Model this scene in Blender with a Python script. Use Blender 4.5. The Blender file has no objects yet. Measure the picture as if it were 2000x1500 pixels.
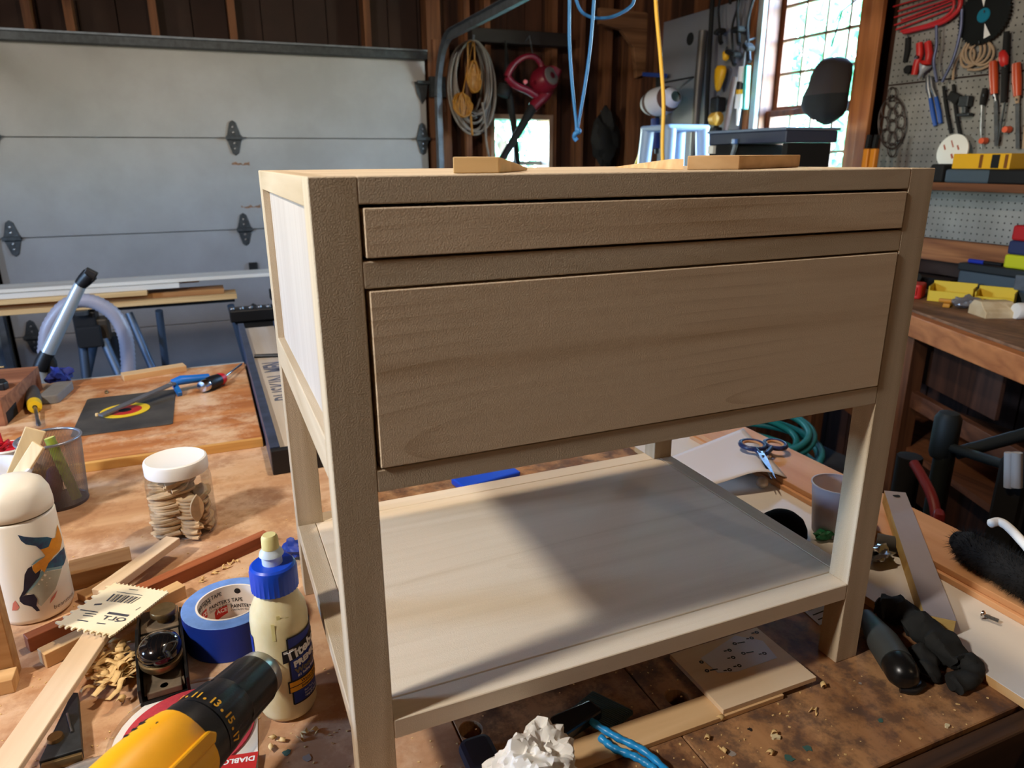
import bpy, bmesh, math, random
from mathutils import Matrix, Vector, Euler, noise
random.seed(7)
sc = bpy.context.scene
col = sc.collection
# ---------------------------------------------------------------- camera
BZ = 0.9                                   # bench top height
CAM = Vector((-0.06702, -0.5133, 0.57834 + BZ))
YAW, PITCH, ROLL, FPX = math.radians(22.755), math.radians(-17.39), math.radians(-0.368), 1398.09
_f = Vector((math.sin(YAW)*math.cos(PITCH), math.cos(YAW)*math.cos(PITCH), math.sin(PITCH)))
_r0 = _f.cross(Vector((0, 0, 1))).normalized(); _u0 = _r0.cross(_f)
_r = math.cos(ROLL)*_r0 + math.sin(ROLL)*_u0
_u = -math.sin(ROLL)*_r0 + math.cos(ROLL)*_u0
cd = bpy.data.cameras.new('camera'); cam = bpy.data.objects.new('camera', cd); col.objects.link(cam)
cam.matrix_world = Matrix(((_r.x, _u.x, -_f.x, CAM.x), (_r.y, _u.y, -_f.y, CAM.y), (_r.z, _u.z, -_f.z, CAM.z), (0, 0, 0, 1)))
cd.sensor_width = 36; cd.lens = 36*FPX/2000; cd.clip_start = 0.02; cd.clip_end = 200
cd.dof.use_dof = True; cd.dof.focus_distance = 0.85; cd.dof.aperture_fstop = 9.0
sc.camera = cam
def ray(px, py): return _r*((px-1000)/FPX) - _u*((py-750)/FPX) + _f
def PZ(px, py, z=BZ): d = ray(px, py); return CAM + d*((z-CAM.z)/d.z)
def PX(px, py, x): d = ray(px, py); return CAM + d*((x-CAM.x)/d.x)
def PY(px, py, y): d = ray(px, py); return CAM + d*((y-CAM.y)/d.y)
# ---------------------------------------------------------------- world, lights, exposure
vs = sc.view_settings
vs.view_transform = 'Standard'; vs.look = 'None'; vs.gamma = 1.0; vs.use_curve_mapping = False
vs.exposure = 0.08
sc.cycles.max_bounces = 8; sc.cycles.diffuse_bounces = 4; sc.cycles.glossy_bounces = 3; sc.cycles.transmission_bounces = 6; sc.cycles.transparent_max_bounces = 16
sc.cycles.caustics_reflective = False; sc.cycles.caustics_refractive = False
w = bpy.data.worlds.new('world'); sc.world = w; w.use_nodes = True
wn = w.node_tree.nodes; wl = w.node_tree.links
bg = wn['Background']
sky = wn.new('ShaderNodeTexSky'); sky.sky_type = 'NISHITA'; sky.sun_disc = False
sky.sun_elevation = math.radians(48); sky.sun_rotation = math.radians(200); sky.altitude = 50; sky.dust_density = 0.3; sky.ozone_density = 4.0
wl.new(sky.outputs[0], bg.inputs['Color']); bg.inputs['Strength'].default_value = 19.0

def point_light(name, loc, energy, color, radius):
    l = bpy.data.lights.new(name, 'POINT'); l.energy = energy; l.color = color; l.shadow_soft_size = radius
    o = bpy.data.objects.new(name, l); col.objects.link(o); o.location = loc; return o
def portal(name, loc, rot, sx, sy):
    l = bpy.data.lights.new(name, 'AREA'); l.shape = 'RECTANGLE'; l.size = sx; l.size_y = sy
    l.cycles.is_portal = True
    o = bpy.data.objects.new(name, l); col.objects.link(o); o.location = loc; o.rotation_euler = rot; return o
LAMP_A = (-1.39, -0.15, 2.60); LAMP_B = (0.32, 0.72, 2.62); FILL_C = (1.3, -1.9, 2.62)  # the third one is an unseen fill, added to brighten the nightstand front
E_A, E_B, E_C = 140, 45, 13
C_A, C_B = (1.0, 0.95, 0.87), (1.0, 0.80, 0.58)
# sky light enters through the two windows in view and one in the left wall
portal('window_portal', (2.84, 2.44, 1.80), (0, math.radians(90), 0), 1.0, 0.66)
portal('window_portal', (2.0, 4.33, 1.45), (math.radians(-90), 0, 0), 0.44, 0.6)
portal('window_portal', (-2.62, .9, 1.7), (0, math.radians(-90), 0), 0.5, 0.5)

# ---------------------------------------------------------------- helpers
def tag(o, label=None, cat=None, group=None, kind=None):
    if label: o['label'] = label
    if cat: o['category'] = cat
    if group: o['group'] = group
    if kind: o['kind'] = kind
    return o
def thing(name, label=None, cat=None, loc=(0, 0, 0), rot=(0, 0, 0), group=None, kind=None):
    o = bpy.data.objects.new(name, None); col.objects.link(o); o.empty_display_size = 0.02
    o.location = loc; o.rotation_euler = rot
    return tag(o, label, cat, group, kind)
def T(x=0, y=0, z=0): return Matrix.Translation((x, y, z))
def RX(a): return Matrix.Rotation(math.radians(a), 4, 'X')
def RY(a): return Matrix.Rotation(math.radians(a), 4, 'Y')
def RZ(a): return Matrix.Rotation(math.radians(a), 4, 'Z')
def SC(x, y, z): return Matrix.Diagonal((x, y, z, 1))
def frame_to(a, b, up=(0, 0, 1)):
    """matrix at a whose local x axis points to b"""
    a = Vector(a); x = (Vector(b)-a).normalized(); up = Vector(up)
    y = up.cross(x)
    if y.length < 1e-6: y = Vector((0, 1, 0)).cross(x)
    y.normalize(); z = x.cross(y)
    return Matrix(((x.x, y.x, z.x, a.x), (x.y, y.y, z.y, a.y), (x.z, y.z, z.z, a.z), (0, 0, 0, 1)))
def wmat(o):
    m = o.matrix_parent_inverse @ o.matrix_basis
    return wmat(o.parent) @ m if o.parent else m
class MB:
    def __init__(s): s.v = []; s.f = []; s.mi = []; s.m = 0
    def add(s, vs, fs, xf=None):
        n = len(s.v)
        s.v += [tuple(xf @ Vector(p)) for p in vs] if xf is not None else [tuple(p) for p in vs]
        s.f += [tuple(i+n for i in q) for q in fs]; s.mi += [s.m]*len(fs); return s
    def box(s, x0, x1, y0, y1, z0, z1, xf=None):
        return s.add([(x0, y0, z0), (x1, y0, z0), (x1, y1, z0), (x0, y1, z0), (x0, y0, z1), (x1, y0, z1), (x1, y1, z1), (x0, y1, z1)],
                     [(0, 3, 2, 1), (4, 5, 6, 7), (0, 1, 5, 4), (1, 2, 6, 5), (2, 3, 7, 6), (3, 0, 4, 7)], xf)
    def cbox(s, c, d, xf=None):
        return s.box(c[0]-d[0]/2, c[0]+d[0]/2, c[1]-d[1]/2, c[1]+d[1]/2, c[2]-d[2]/2, c[2]+d[2]/2, xf)
    def bar(s, a, b, w, h, up=(0, 0, 1), off=0):
        """board from a to b: width w sideways, height h along up, a and b on the axis"""
        L = (Vector(b)-Vector(a)).length
        return s.box(0, L, -w/2, w/2, -h/2+off, h/2+off, frame_to(a, b, up))
    def hexa(s, bot, top):
        """8 explicit points, bottom ring then top ring"""
        n = len(bot); vs = list(bot)+list(top)
        fs = [tuple(reversed(range(n))), tuple(range(n, 2*n))]+[(i, (i+1) % n, n+(i+1) % n, n+i) for i in range(n)]
        return s.add(vs, fs)
    def prism(s, poly, z0, z1, xf=None):
        n = len(poly); vs = [(p[0], p[1], z0) for p in poly]+[(p[0], p[1], z1) for p in poly]
        fs = [tuple(reversed(range(n))), tuple(range(n, 2*n))]+[(i, (i+1) % n, n+(i+1) % n, n+i) for i in range(n)]
        return s.add(vs, fs, xf)
    def lathe(s, prof, n=32, xf=None, sx=1, sy=1):
        """profile of (r, z); r=0 closes to a point"""
        vs = []; rings = []
        for r, z in prof:
            if r < 1e-7: rings.append([len(vs)]); vs.append((0, 0, z))
            else:
                rings.append(list(range(len(vs), len(vs)+n)))
                vs += [(r*sx*math.cos(2*math.pi*i/n), r*sy*math.sin(2*math.pi*i/n), z) for i in range(n)]
        fs = []
        for a, b in zip(rings, rings[1:]):
            for i in range(n):
                j = (i+1) % n
                if len(a) == 1 and len(b) == 1: break
                if len(a) == 1: fs.append((a[0], b[j], b[i]))
                elif len(b) == 1: fs.append((a[i], a[j], b[0]))
                else: fs.append((a[i], a[j], b[j], b[i]))
        return s.add(vs, fs, xf)
    def tube(s, pts, r, n=8, closed=False, caps=True, flat=1.0):
        pts = [Vector(p) for p in pts]; m = len(pts)
        rs = r if isinstance(r, (list, tuple)) else [r]*m
        vs = []; nrm = None
        for i, p in enumerate(pts):
            if closed: t = pts[(i+1) % m]-pts[i-1]
            else: t = pts[min(i+1, m-1)]-pts[max(i-1, 0)]
            if t.length < 1e-9: t = Vector((0, 0, 1))
            t.normalize()
            if nrm is None:
                nrm = t.cross(Vector((0, 0, 1)))
                if nrm.length < 1e-3: nrm = t.cross(Vector((1, 0, 0)))
                nrm.normalize()
            else:
                nrm = nrm - t*nrm.dot(t)
                if nrm.length < 1e-6: nrm = t.orthogonal()
                nrm.normalize()
            b = t.cross(nrm)
            for k in range(n):
                a = 2*math.pi*k/n
                vs.append(p + nrm*(rs[i]*math.cos(a)) + b*(rs[i]*flat*math.sin(a)))
        fs = []
        for i in range(m if closed else m-1):
            a0 = i*n; b0 = ((i+1) % m)*n
            for k in range(n): fs.append((a0+k, a0+(k+1) % n, b0+(k+1) % n, b0+k))
        if caps and not closed:
            fs.append(tuple(reversed(range(n)))); fs.append(tuple(range((m-1)*n, m*n)))
        return s.add(vs, fs)
    def mesh(s, me): 
        return s.add([v.co for v in me.vertices], [tuple(p.vertices) for p in me.polygons])
    def map(s, fn, start=0):
        for i in range(start, len(s.v)): s.v[i] = tuple(fn(Vector(s.v[i])))
        return s
    def build(s, name, mat, parent=None, world=False, smooth=None, bevel=0, seg=2, sub=0, solid=0, loc=None, rot=None):
        me = bpy.data.meshes.new(name); me.from_pydata(s.v, [], s.f)
        mats = mat if isinstance(mat, (list, tuple)) else [mat]
        for m in mats: me.materials.append(m)
        if len(mats) > 1: me.polygons.foreach_set('material_index', s.mi)
        bm = bmesh.new(); bm.from_mesh(me); bmesh.ops.recalc_face_normals(bm, faces=bm.faces); bm.to_mesh(me); bm.free()
        if smooth is not None or sub:
            me.polygons.foreach_set('use_smooth', [True]*len(me.polygons))
            if smooth: me.set_sharp_from_angle(angle=math.radians(smooth))
        me.update()
        o = bpy.data.objects.new(name, me); col.objects.link(o)
        if loc: o.location = loc
        if rot: o.rotation_euler = rot
        if parent is not None:
            o.parent = parent
            if world:
                o.matrix_parent_inverse = wmat(parent).inverted()
        if solid:
            md = o.modifiers.new('thickness', 'SOLIDIFY'); md.thickness = solid; md.offset = 0
        if bevel:
            md = o.modifiers.new('bevel', 'BEVEL'); md.width = bevel; md.segments = seg; md.limit_method = 'ANGLE'; md.angle_limit = math.radians(40)
            md.harden_normals = False
        if sub:
            md = o.modifiers.new('sub', 'SUBSURF'); md.levels = sub; md.render_levels = sub
        return o
def copy_tree(o, parent=None):
    c = o.copy(); col.objects.link(c)
    if parent is not None: c.parent = parent
    for ch in list(o.children): copy_tree(ch, c)
    return c
def circ(r, n=24, cx=0, cy=0, a0=0, a1=360):
    full = abs(a1-a0-360) < 1e-6
    return [(cx+r*math.cos(math.radians(a0+(a1-a0)*i/(n if full else n-1))), cy+r*math.sin(math.radians(a0+(a1-a0)*i/(n if full else n-1)))) for i in range(n)]
def rrect(w, h, r, n=5):
    out = []
    for cx, cy, a in ((w/2-r, h/2-r, 0), (-w/2+r, h/2-r, 90), (-w/2+r, -h/2+r, 180), (w/2-r, -h/2+r, 270)):
        out += [(cx+r*math.cos(math.radians(a+90*i/n)), cy+r*math.sin(math.radians(a+90*i/n))) for i in range(n+1)]
    return out
def spline(pts, n=8, closed=False):
    pts = [Vector(p) for p in pts]; m = len(pts); out = []
    for i in range(m if closed else m-1):
        p0 = pts[(i-1) % m] if closed or i > 0 else pts[0]*2-pts[1]
        p1 = pts[i]; p2 = pts[(i+1) % m]
        p3 = pts[(i+2) % m] if closed or i+2 < m else pts[-1]*2-pts[-2]
        for k in range(n):
            t = k/n
            out.append(0.5*((2*p1)+(p2-p0)*t+(2*p0-5*p1+4*p2-p3)*t*t+(3*p1-p0-3*p2+p3)*t**3))
    if not closed: out.append(pts[-1])
    return out
def text_mesh(body, size, extrude=0.0, bold=0.0, align='CENTER', shear=0, res=2, space=1.0):
    cu = bpy.data.curves.new('t', 'FONT'); cu.body = body; cu.size = size; cu.extrude = extrude; cu.offset = bold
    cu.align_x = align; cu.align_y = 'CENTER'; cu.shear = shear; cu.resolution_u = res; cu.space_character = space
    o = bpy.data.objects.new('t', cu); col.objects.link(o)
    dg = bpy.context.evaluated_depsgraph_get()
    me = bpy.data.meshes.new_from_object(o.evaluated_get(dg))
    bpy.data.objects.remove(o); bpy.data.curves.remove(cu)
    return me
def text_part(name, body, size, mat, parent, xf, fn=None, world=False, bold=0.0, shear=0, align='CENTER', sx=1.0, space=1.0):
    me = text_mesh(body, size, 0, bold, align, shear, 2, space); b = MB(); b.mesh(me); bpy.data.meshes.remove(me)
    if sx != 1: b.map(lambda p: Vector((p.x*sx, p.y, p.z)))
    if fn: b.map(fn)
    if xf is not None: b.map(lambda p: xf @ p)
    return b.build(name, mat, parent, world=world)
# ---------------------------------------------------------------- materials
def _mat(name):
    m = bpy.data.materials.new(name); m.use_nodes = True
    nt = m.node_tree; return m, nt, nt.nodes, nt.links, nt.nodes['Principled BSDF']
def rgb(r, g, b):
    """sRGB 0-255 to linear"""
    def c(v):
        v /= 255; return v/12.92 if v <= 0.04045 else ((v+0.055)/1.055)**2.4
    return (c(r), c(g), c(b), 1)
def plain(name, c, rough=0.5, metal=0.0, var=0.0, vscale=20, bump=0.0, bscale=200, spec=0.5, trans=0.0, alpha=1.0, ior=1.45, sss=0.0, c2=None, coat=0):
    m, nt, N, L, b = _mat(name)
    b.inputs['Base Color'].default_value = c; b.inputs['Roughness'].default_value = rough; b.inputs['Metallic'].default_value = metal
    b.inputs['Specular IOR Level'].default_value = spec; b.inputs['Transmission Weight'].default_value = trans
    b.inputs['IOR'].default_value = ior; b.inputs['Alpha'].default_value = alpha; b.inputs['Coat Weight'].default_value = coat
    if sss: b.inputs['Subsurface Weight'].default_value = sss; b.inputs['Subsurface Radius'].default_value = (0.01, 0.008, 0.005)
    tc = N.new('ShaderNodeTexCoord')
    if var or c2:
        n = N.new('ShaderNodeTexNoise'); n.inputs['Scale'].default_value = vscale; n.inputs['Detail'].default_value = 6; n.inputs['Roughness'].default_value = 0.6
        L.new(tc.outputs['Object'], n.inputs['Vector'])
        r = N.new('ShaderNodeValToRGB'); r.color_ramp.elements[0].position = 0.35; r.color_ramp.elements[1].position = 0.65
        k = 1-var
        r.color_ramp.elements[0].color = c2 if c2 else (c[0]*k, c[1]*k, c[2]*k, 1); r.color_ramp.elements[1].color = c
        L.new(n.outputs[0], r.inputs[0]); L.new(r.outputs[0], b.inputs['Base Color'])
    if bump:
        n2 = N.new('ShaderNodeTexNoise'); n2.inputs['Scale'].default_value = bscale; n2.inputs['Detail'].default_value = 3
        L.new(tc.outputs['Object'], n2.inputs['Vector'])
        bp = N.new('ShaderNodeBump'); bp.inputs['Strength'].default_value = bump; bp.inputs['Distance'].default_value = 0.001
        L.new(n2.outputs[0], bp.inputs['Height']); L.new(bp.outputs[0], b.inputs['Normal'])
    return m
def wood(name, light, dark, axis='x', scale=1.0, rough=0.6, contrast=1.0, bump=0.15, fuzz=0.0, rings=1.0, knots=0.0, band=0.5, line=1.0, cath=None, cw=0.5, dirt=None, dirt_amt=0.5, dscale=6, dirt2=None):
    """straight grain along an axis, ring bands across it, fine pores; object space, shifted per object"""
    m, nt, N, L, b = _mat(name)
    b.inputs['Roughness'].default_value = rough; b.inputs['Specular IOR Level'].default_value = 0.3
    tc = N.new('ShaderNodeTexCoord'); oi = N.new('ShaderNodeObjectInfo')
    cmb = N.new('ShaderNodeVectorMath'); cmb.operation = 'SCALE'
    vv = N.new('ShaderNodeCombineXYZ')
    mul = N.new('ShaderNodeMath'); mul.operation = 'MULTIPLY'; mul.inputs[1].default_value = 7.0
    L.new(oi.outputs['Random'], mul.inputs[0])
    for i in range(3): L.new(mul.outputs[0], vv.inputs[i])
    ad = N.new('ShaderNodeVectorMath'); ad.operation = 'ADD'
    L.new(tc.outputs['Object'], ad.inputs[0]); L.new(vv.outputs[0], ad.inputs[1])
    s = {'x': (0.06, 1, 1), 'y': (1, 0.06, 1), 'z': (1, 1, 0.06)}[axis]
    mp = N.new('ShaderNodeMapping'); mp.inputs['Scale'].default_value = tuple(k*scale for k in s)
    L.new(ad.outputs[0], mp.inputs['Vector'])
    n1 = N.new('ShaderNodeTexNoise'); n1.inputs['Scale'].default_value = 14*rings; n1.inputs['Detail'].default_value = 2; n1.inputs['Distortion'].default_value = 0.6
    L.new(mp.outputs[0], n1.inputs['Vector'])
    wv = N.new('ShaderNodeMath'); wv.operation = 'MULTIPLY'; wv.inputs[1].default_value = 9.0
    L.new(n1.outputs[0], wv.inputs[0])
    pp = N.new('ShaderNodeMath'); pp.operation = 'PINGPONG'; pp.inputs[1].default_value = 1.0
    L.new(wv.outputs[0], pp.inputs[0])
    n2 = N.new('ShaderNodeTexNoise'); n2.inputs['Scale'].default_value = 160; n2.inputs['Detail'].default_value = 3
    L.new(mp.outputs[0], n2.inputs['Vector'])
    n3 = N.new('ShaderNodeTexNoise'); n3.inputs['Scale'].default_value = 5; n3.inputs['Detail'].default_value = 3
    L.new(mp.outputs[0], n3.inputs['Vector'])
    def mix(a, fa, bb, fb):
        x = N.new('ShaderNodeMath'); x.operation = 'MULTIPLY'; x.inputs[1].default_value = fa; L.new(a, x.inputs[0])
        y = N.new('ShaderNodeMath'); y.operation = 'MULTIPLY_ADD'; y.inputs[1].default_value = fb; L.new(bb, y.inputs[0]); L.new(x.outputs[0], y.inputs[2])
        return y.outputs[0]
    pw = N.new('ShaderNodeMath'); pw.operation = 'POWER'; pw.inputs[1].default_value = line; L.new(pp.outputs[0], pw.inputs[0])
    fac = mix(pw.outputs[0], 0.45, n3.outputs[0], band)
    fac = mix(fac, 1.0, n2.outputs[0], 0.35)
    if cath:
        # growth rings cut lengthwise: ellipses stretched along the grain about a centre (a0 along, b0 across)
        ax_a, ax_b, a0, b0, asp, spc, jit = cath
        sx_ = N.new('ShaderNodeSeparateXYZ'); L.new(tc.outputs['Object'], sx_.inputs[0])
        nd = N.new('ShaderNodeTexNoise'); nd.inputs['Scale'].default_value = 9; nd.inputs['Detail'].default_value = 3; L.new(mp.outputs[0], nd.inputs['Vector'])
        def op(o_, a_, b_=None, v=None, c_=None):
            x_ = N.new('ShaderNodeMath'); x_.operation = o_
            L.new(a_, x_.inputs[0])
            if b_ is not None: L.new(b_, x_.inputs[1])
            elif v is not None: x_.inputs[1].default_value = v
            if c_ is not None: x_.inputs[2].default_value = c_
            return x_.outputs[0]
        ja = op('MULTIPLY', oi.outputs['Random'], v=jit)
        aa = op('MULTIPLY', op('ADD', op('SUBTRACT', sx_.outputs[ax_a], v=a0), ja), v=1/asp)
        wob = op('MULTIPLY_ADD', nd.outputs[0], v=.055, c_=-.0275)
        bb = op('ADD', op('ADD', op('SUBTRACT', sx_.outputs[ax_b], v=b0), op('MULTIPLY', ja, v=.35)), wob)
        rr = op('SQRT', op('ADD', op('MULTIPLY', aa, aa), op('MULTIPLY', bb, bb)))
        ph = op('FRACT', op('MULTIPLY', rr, v=1/spc))
        nf = N.new('ShaderNodeTexNoise'); nf.inputs['Scale'].default_value = 3.5; nf.inputs['Detail'].default_value = 2; L.new(tc.outputs['Object'], nf.inputs['Vector'])
        fd = N.new('ShaderNodeMapRange'); fd.inputs['From Min'].default_value = .40; fd.inputs['From Max'].default_value = .62; L.new(nf.outputs[0], fd.inputs['Value'])
        ring = op('MULTIPLY', op('POWER', ph, v=4.0), fd.outputs[0])
        fac = mix(fac, .8, ring, cw)
    r = N.new('ShaderNodeValToRGB'); c = contrast
    r.color_ramp.elements[0].position = 0.65-0.4*1.0; r.color_ramp.elements[1].position = 0.95
    mid = tuple((light[i]+dark[i])/2 for i in range(3))
    r.color_ramp.elements[0].color = tuple(mid[i]+(light[i]-mid[i])*c for i in range(3))+(1,)
    r.color_ramp.elements[1].color = tuple(mid[i]+(dark[i]-mid[i])*c for i in range(3))+(1,)
    L.new(fac, r.inputs[0]); out = r.outputs[0]
    if dirt:
        for dcol, sc_, seed in ((dirt, dscale, 0.0), (dirt2, dscale*2.3, 5.0)):
            if dcol is None: continue
            mp2 = N.new('ShaderNodeMapping'); mp2.inputs['Location'].default_value = (seed, seed*1.7, 0)
            L.new(tc.outputs['Object'], mp2.inputs['Vector'])
            nd = N.new('ShaderNodeTexNoise'); nd.inputs['Scale'].default_value = sc_; nd.inputs['Detail'].default_value = 8; nd.inputs['Roughness'].default_value = 0.7
            L.new(mp2.outputs[0], nd.inputs['Vector'])
            rd = N.new('ShaderNodeValToRGB'); rd.color_ramp.elements[0].position = 0.46; rd.color_ramp.elements[1].position = 0.60
            L.new(nd.outputs[0], rd.inputs[0])
            mm = N.new('ShaderNodeMath'); mm.operation = 'MULTIPLY'; mm.inputs[1].default_value = dirt_amt; L.new(rd.outputs[0], mm.inputs[0])
            mx = N.new('ShaderNodeMix'); mx.data_type = 'RGBA'; L.new(mm.outputs[0], mx.inputs['Factor'])
            L.new(out, mx.inputs['A']); mx.inputs['B'].default_value = dcol; out = mx.outputs['Result']
    if knots:
        vo = N.new('ShaderNodeTexVoronoi'); vo.inputs['Scale'].default_value = 2.2
        mk = N.new('ShaderNodeMapping'); mk.inputs['Scale'].default_value = tuple((1.0 if k < 1 else 2.2) for k in s)
        L.new(ad.outputs[0], mk.inputs['Vector']); L.new(mk.outputs[0], vo.inputs['Vector'])
        rk = N.new('ShaderNodeValToRGB'); rk.color_ramp.elements[0].position = 0.03; rk.color_ramp.elements[0].color = (1, 1, 1, 1)
        rk.color_ramp.elements[1].position = 0.13; rk.color_ramp.elements[1].color = (0, 0, 0, 1)
        L.new(vo.outputs['Distance'], rk.inputs[0])
        mm = N.new('ShaderNodeMath'); mm.operation = 'MULTIPLY'; mm.inputs[1].default_value = knots; L.new(rk.outputs[0], mm.inputs[0])
        mx = N.new('ShaderNodeMix'); mx.data_type = 'RGBA'; L.new(mm.outputs[0], mx.inputs['Factor'])
        L.new(out, mx.inputs['A']); mx.inputs['B'].default_value = (dark[0]*.3, dark[1]*.25, dark[2]*.2, 1); out = mx.outputs['Result']
    L.new(out, b.inputs['Base Color'])
    if bump or fuzz:
        bp = N.new('ShaderNodeBump'); bp.inputs['Strength'].default_value = bump; bp.inputs['Distance'].default_value = 0.0006
        L.new(n2.outputs[0], bp.inputs['Height']); nrm = bp.outputs[0]
        if fuzz:
            n4 = N.new('ShaderNodeTexNoise'); n4.inputs['Scale'].default_value = 950; n4.inputs['Detail'].default_value = 2
            L.new(tc.outputs['Object'], n4.inputs['Vector'])
            b2 = N.new('ShaderNodeBump'); b2.inputs['Strength'].default_value = fuzz; b2.inputs['Distance'].default_value = 0.0007
            L.new(n4.outputs[0], b2.inputs['Height']); L.new(nrm, b2.inputs['Normal']); nrm = b2.outputs[0]
        L.new(nrm, b.inputs['Normal'])
    return m
POP_L, POP_D = rgb(217, 201, 177), rgb(180, 158, 127)
popx = wood('poplar_x', POP_L, POP_D, 'x', fuzz=0.8, contrast=0.8, rings=.8, band=.45, line=2.2, bump=.3, cath=('X', 'Z', .2, BZ+.62, 9, .011, .5), cw=.22)
popdr = wood('poplar_drawer', rgb(238, 218, 190), rgb(186, 154, 116), 'x', fuzz=0.5, contrast=0.9, rings=.7, band=.35, line=2.2, bump=.3, cath=('X', 'Z', .47, BZ+.355, 9, .0115, .0), cw=.40)
popsh = wood('poplar_shelf', rgb(232, 218, 197), rgb(202, 183, 155), 'x', fuzz=0.3, contrast=0.7, rings=.7, band=.40, line=2.2, bump=.2, cath=('X', 'Y', .36, .19, 7, .02, .0), cw=.16)
maple = wood('maple_panel', rgb(200, 191, 184), rgb(178, 166, 158), 'z', fuzz=0.2, contrast=0.7, band=.3, line=2.0, bump=.1, cath=('Z', 'Y', BZ+.47, .15, 5, .018, .0), cw=.2)
popy = wood('poplar_y', POP_L, POP_D, 'y', fuzz=0.8, contrast=0.8)
popz = wood('poplar_z', POP_L, POP_D, 'z', fuzz=1.0, contrast=0.8)
black = plain('black_plastic', rgb(22, 22, 24), 0.45)
blackm = plain('black_matte', rgb(18, 18, 19), 0.8)
steel = plain('steel', rgb(150, 152, 155), 0.35, 0.9, var=0.3, vscale=30)
galv = plain('galvanised', rgb(120, 128, 138), 0.5, 0.6, var=0.35, vscale=15)
darksteel = plain('dark_steel', rgb(70, 74, 78), 0.5, 0.6, var=0.4, vscale=40)
chrome = plain('chrome', rgb(210, 210, 212), 0.15, 1.0)
white_pl = plain('white_plastic', rgb(238, 236, 230), 0.4)
glass_m = plain('clear_glass', (1, 1, 1, 1), 0.02, trans=1.0, ior=1.45)
# ================================================================ the room
RX_, BY_ = 2.8, 4.2
brownw = wood('wall_boards', rgb(86, 53, 37), rgb(44, 26, 18), 'z', 0.6, rough=0.75, knots=0.3)
studw = wood('stud_wood', rgb(132, 86, 56), rgb(84, 52, 34), 'z', 0.8, rough=0.7, knots=0.4)
studx = wood('stud_wood_y', rgb(178, 118, 74), rgb(112, 66, 40), 'y', 0.8, rough=0.7, knots=0.4)
casing = wood('casing_wood', rgb(190, 122, 72), rgb(128, 74, 40), 'z', 0.8, rough=0.5, knots=0.3)
darkpl = plain('dark_ply', rgb(50, 30, 22), 0.8, var=0.35, vscale=4)
concrete = plain('concrete', rgb(92, 88, 84), 0.85, var=0.35, vscale=5, bump=0.2, bscale=60)
doorpaint = plain('door_paint', rgb(158, 156, 156), 0.55, c2=rgb(144, 141, 140), vscale=2.5)
whitetrim = plain('white_trim', rgb(160, 168, 168), 0.5)
sash = wood('sash_wood', rgb(128, 74, 46), rgb(78, 42, 26), 'z', 0.8, rough=0.5)
muntin = plain('muntin_paint', rgb(150, 122, 100), 0.6)
jambblue = plain('jamb_blue', rgb(150, 170, 190), 0.6, var=0.25, vscale=12)  # bluish, slightly mottled tone of the left jamb
def struct(name, mb, mat, **k):
    o = mb.build(name, mat, **k); o['kind'] = 'structure'; return o
struct('floor', MB().box(-2.7, 2.95, -3.2, 4.45, -0.1, 0), concrete)
# ceiling with joists
ce = struct('ceiling', MB().box(-2.7, 2.95, -3.2, 4.45, 2.9, 3.0), darkpl)
jm = None
for i, x in enumerate([-2.4+0.61*k for k in range(9)]):
    if jm is None: jm = MB().box(-.02, .02, -3.15, 4.28, 2.74, 2.9); o = jm.build('joist', studx, ce, loc=(x, 0, 0)); j0 = o
    else:
        o = j0.copy(); col.objects.link(o); o.location = (x, 0, 0)
# back wall: board sheathing, small window opening x 1.80..2.20 z 1.15..1.74
W2 = (1.80, 2.20, 1.12, 1.74)
wb = thing('wall_back', kind='structure', loc=(0, 4.3, 0))
def boards_y(parent, xs, y0, y1, z0, z1, mat):
    for a, b in zip(xs, xs[1:]):
        MB().box(a+.003, b-.003, y0+random.uniform(0, .006), y1, z0, z1).build('board', mat, parent, world=True)
boards_y(wb, [-2.65+.19*k for k in range(22)]+[1.36], 4.36, 4.40, 2.05, 2.9, darkpl)
boards_y(wb, [1.36, 1.50, 1.65, 1.80], 4.32, 4.40, 0, 2.9, brownw)
boards_y(wb, [1.80, 1.94, 2.07, 2.20], 4.32, 4.40, 1.74, 2.9, brownw)
boards_y(wb, [1.80, 1.94, 2.07, 2.20], 4.32, 4.40, 0, 1.12, brownw)
boards_y(wb, [2.20, 2.35, 2.50, 2.65, 2.86], 4.32, 4.40, 0, 2.9, brownw)
for x in (-.78, -.59, -.185, .22, .99):
    MB().box(x-.02, x+.02, 4.23, 4.34, 2.05, 2.9).build('stud', studw, wb, world=True)
for x, wd in ((1.40, .09), (1.62, .04), (1.76, .04), (2.24, .04), (2.45, .04), (2.66, .05)):
    MB().box(x-wd/2, x+wd/2, 4.21, 4.33, 0, 2.9).build('stud', studw, wb, world=True)
MB().box(-2.65, 1.36, 4.42, 4.44, 0, 2.9).build('light_block_sheathing', darkpl, wb, world=True)  # unseen backing added behind the door to keep sky light out
m = MB()
m.box(1.36, 1.79, 4.405, 4.44, 0, 2.95).box(2.21, 3.0, 4.405, 4.44, 0, 2.95).box(1.79, 2.21, 4.405, 4.44, 1.77, 2.95).box(1.79, 2.21, 4.405, 4.44, 0, 1.09); m.build('light_block_sheathing', darkpl, wb, world=True)  # added backing, stops sky light leaking through the board gaps
MB().box(2.80, 2.99, 4.26, 4.40, 0, 2.95).build('corner_post', studw, wb, world=True)
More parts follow.
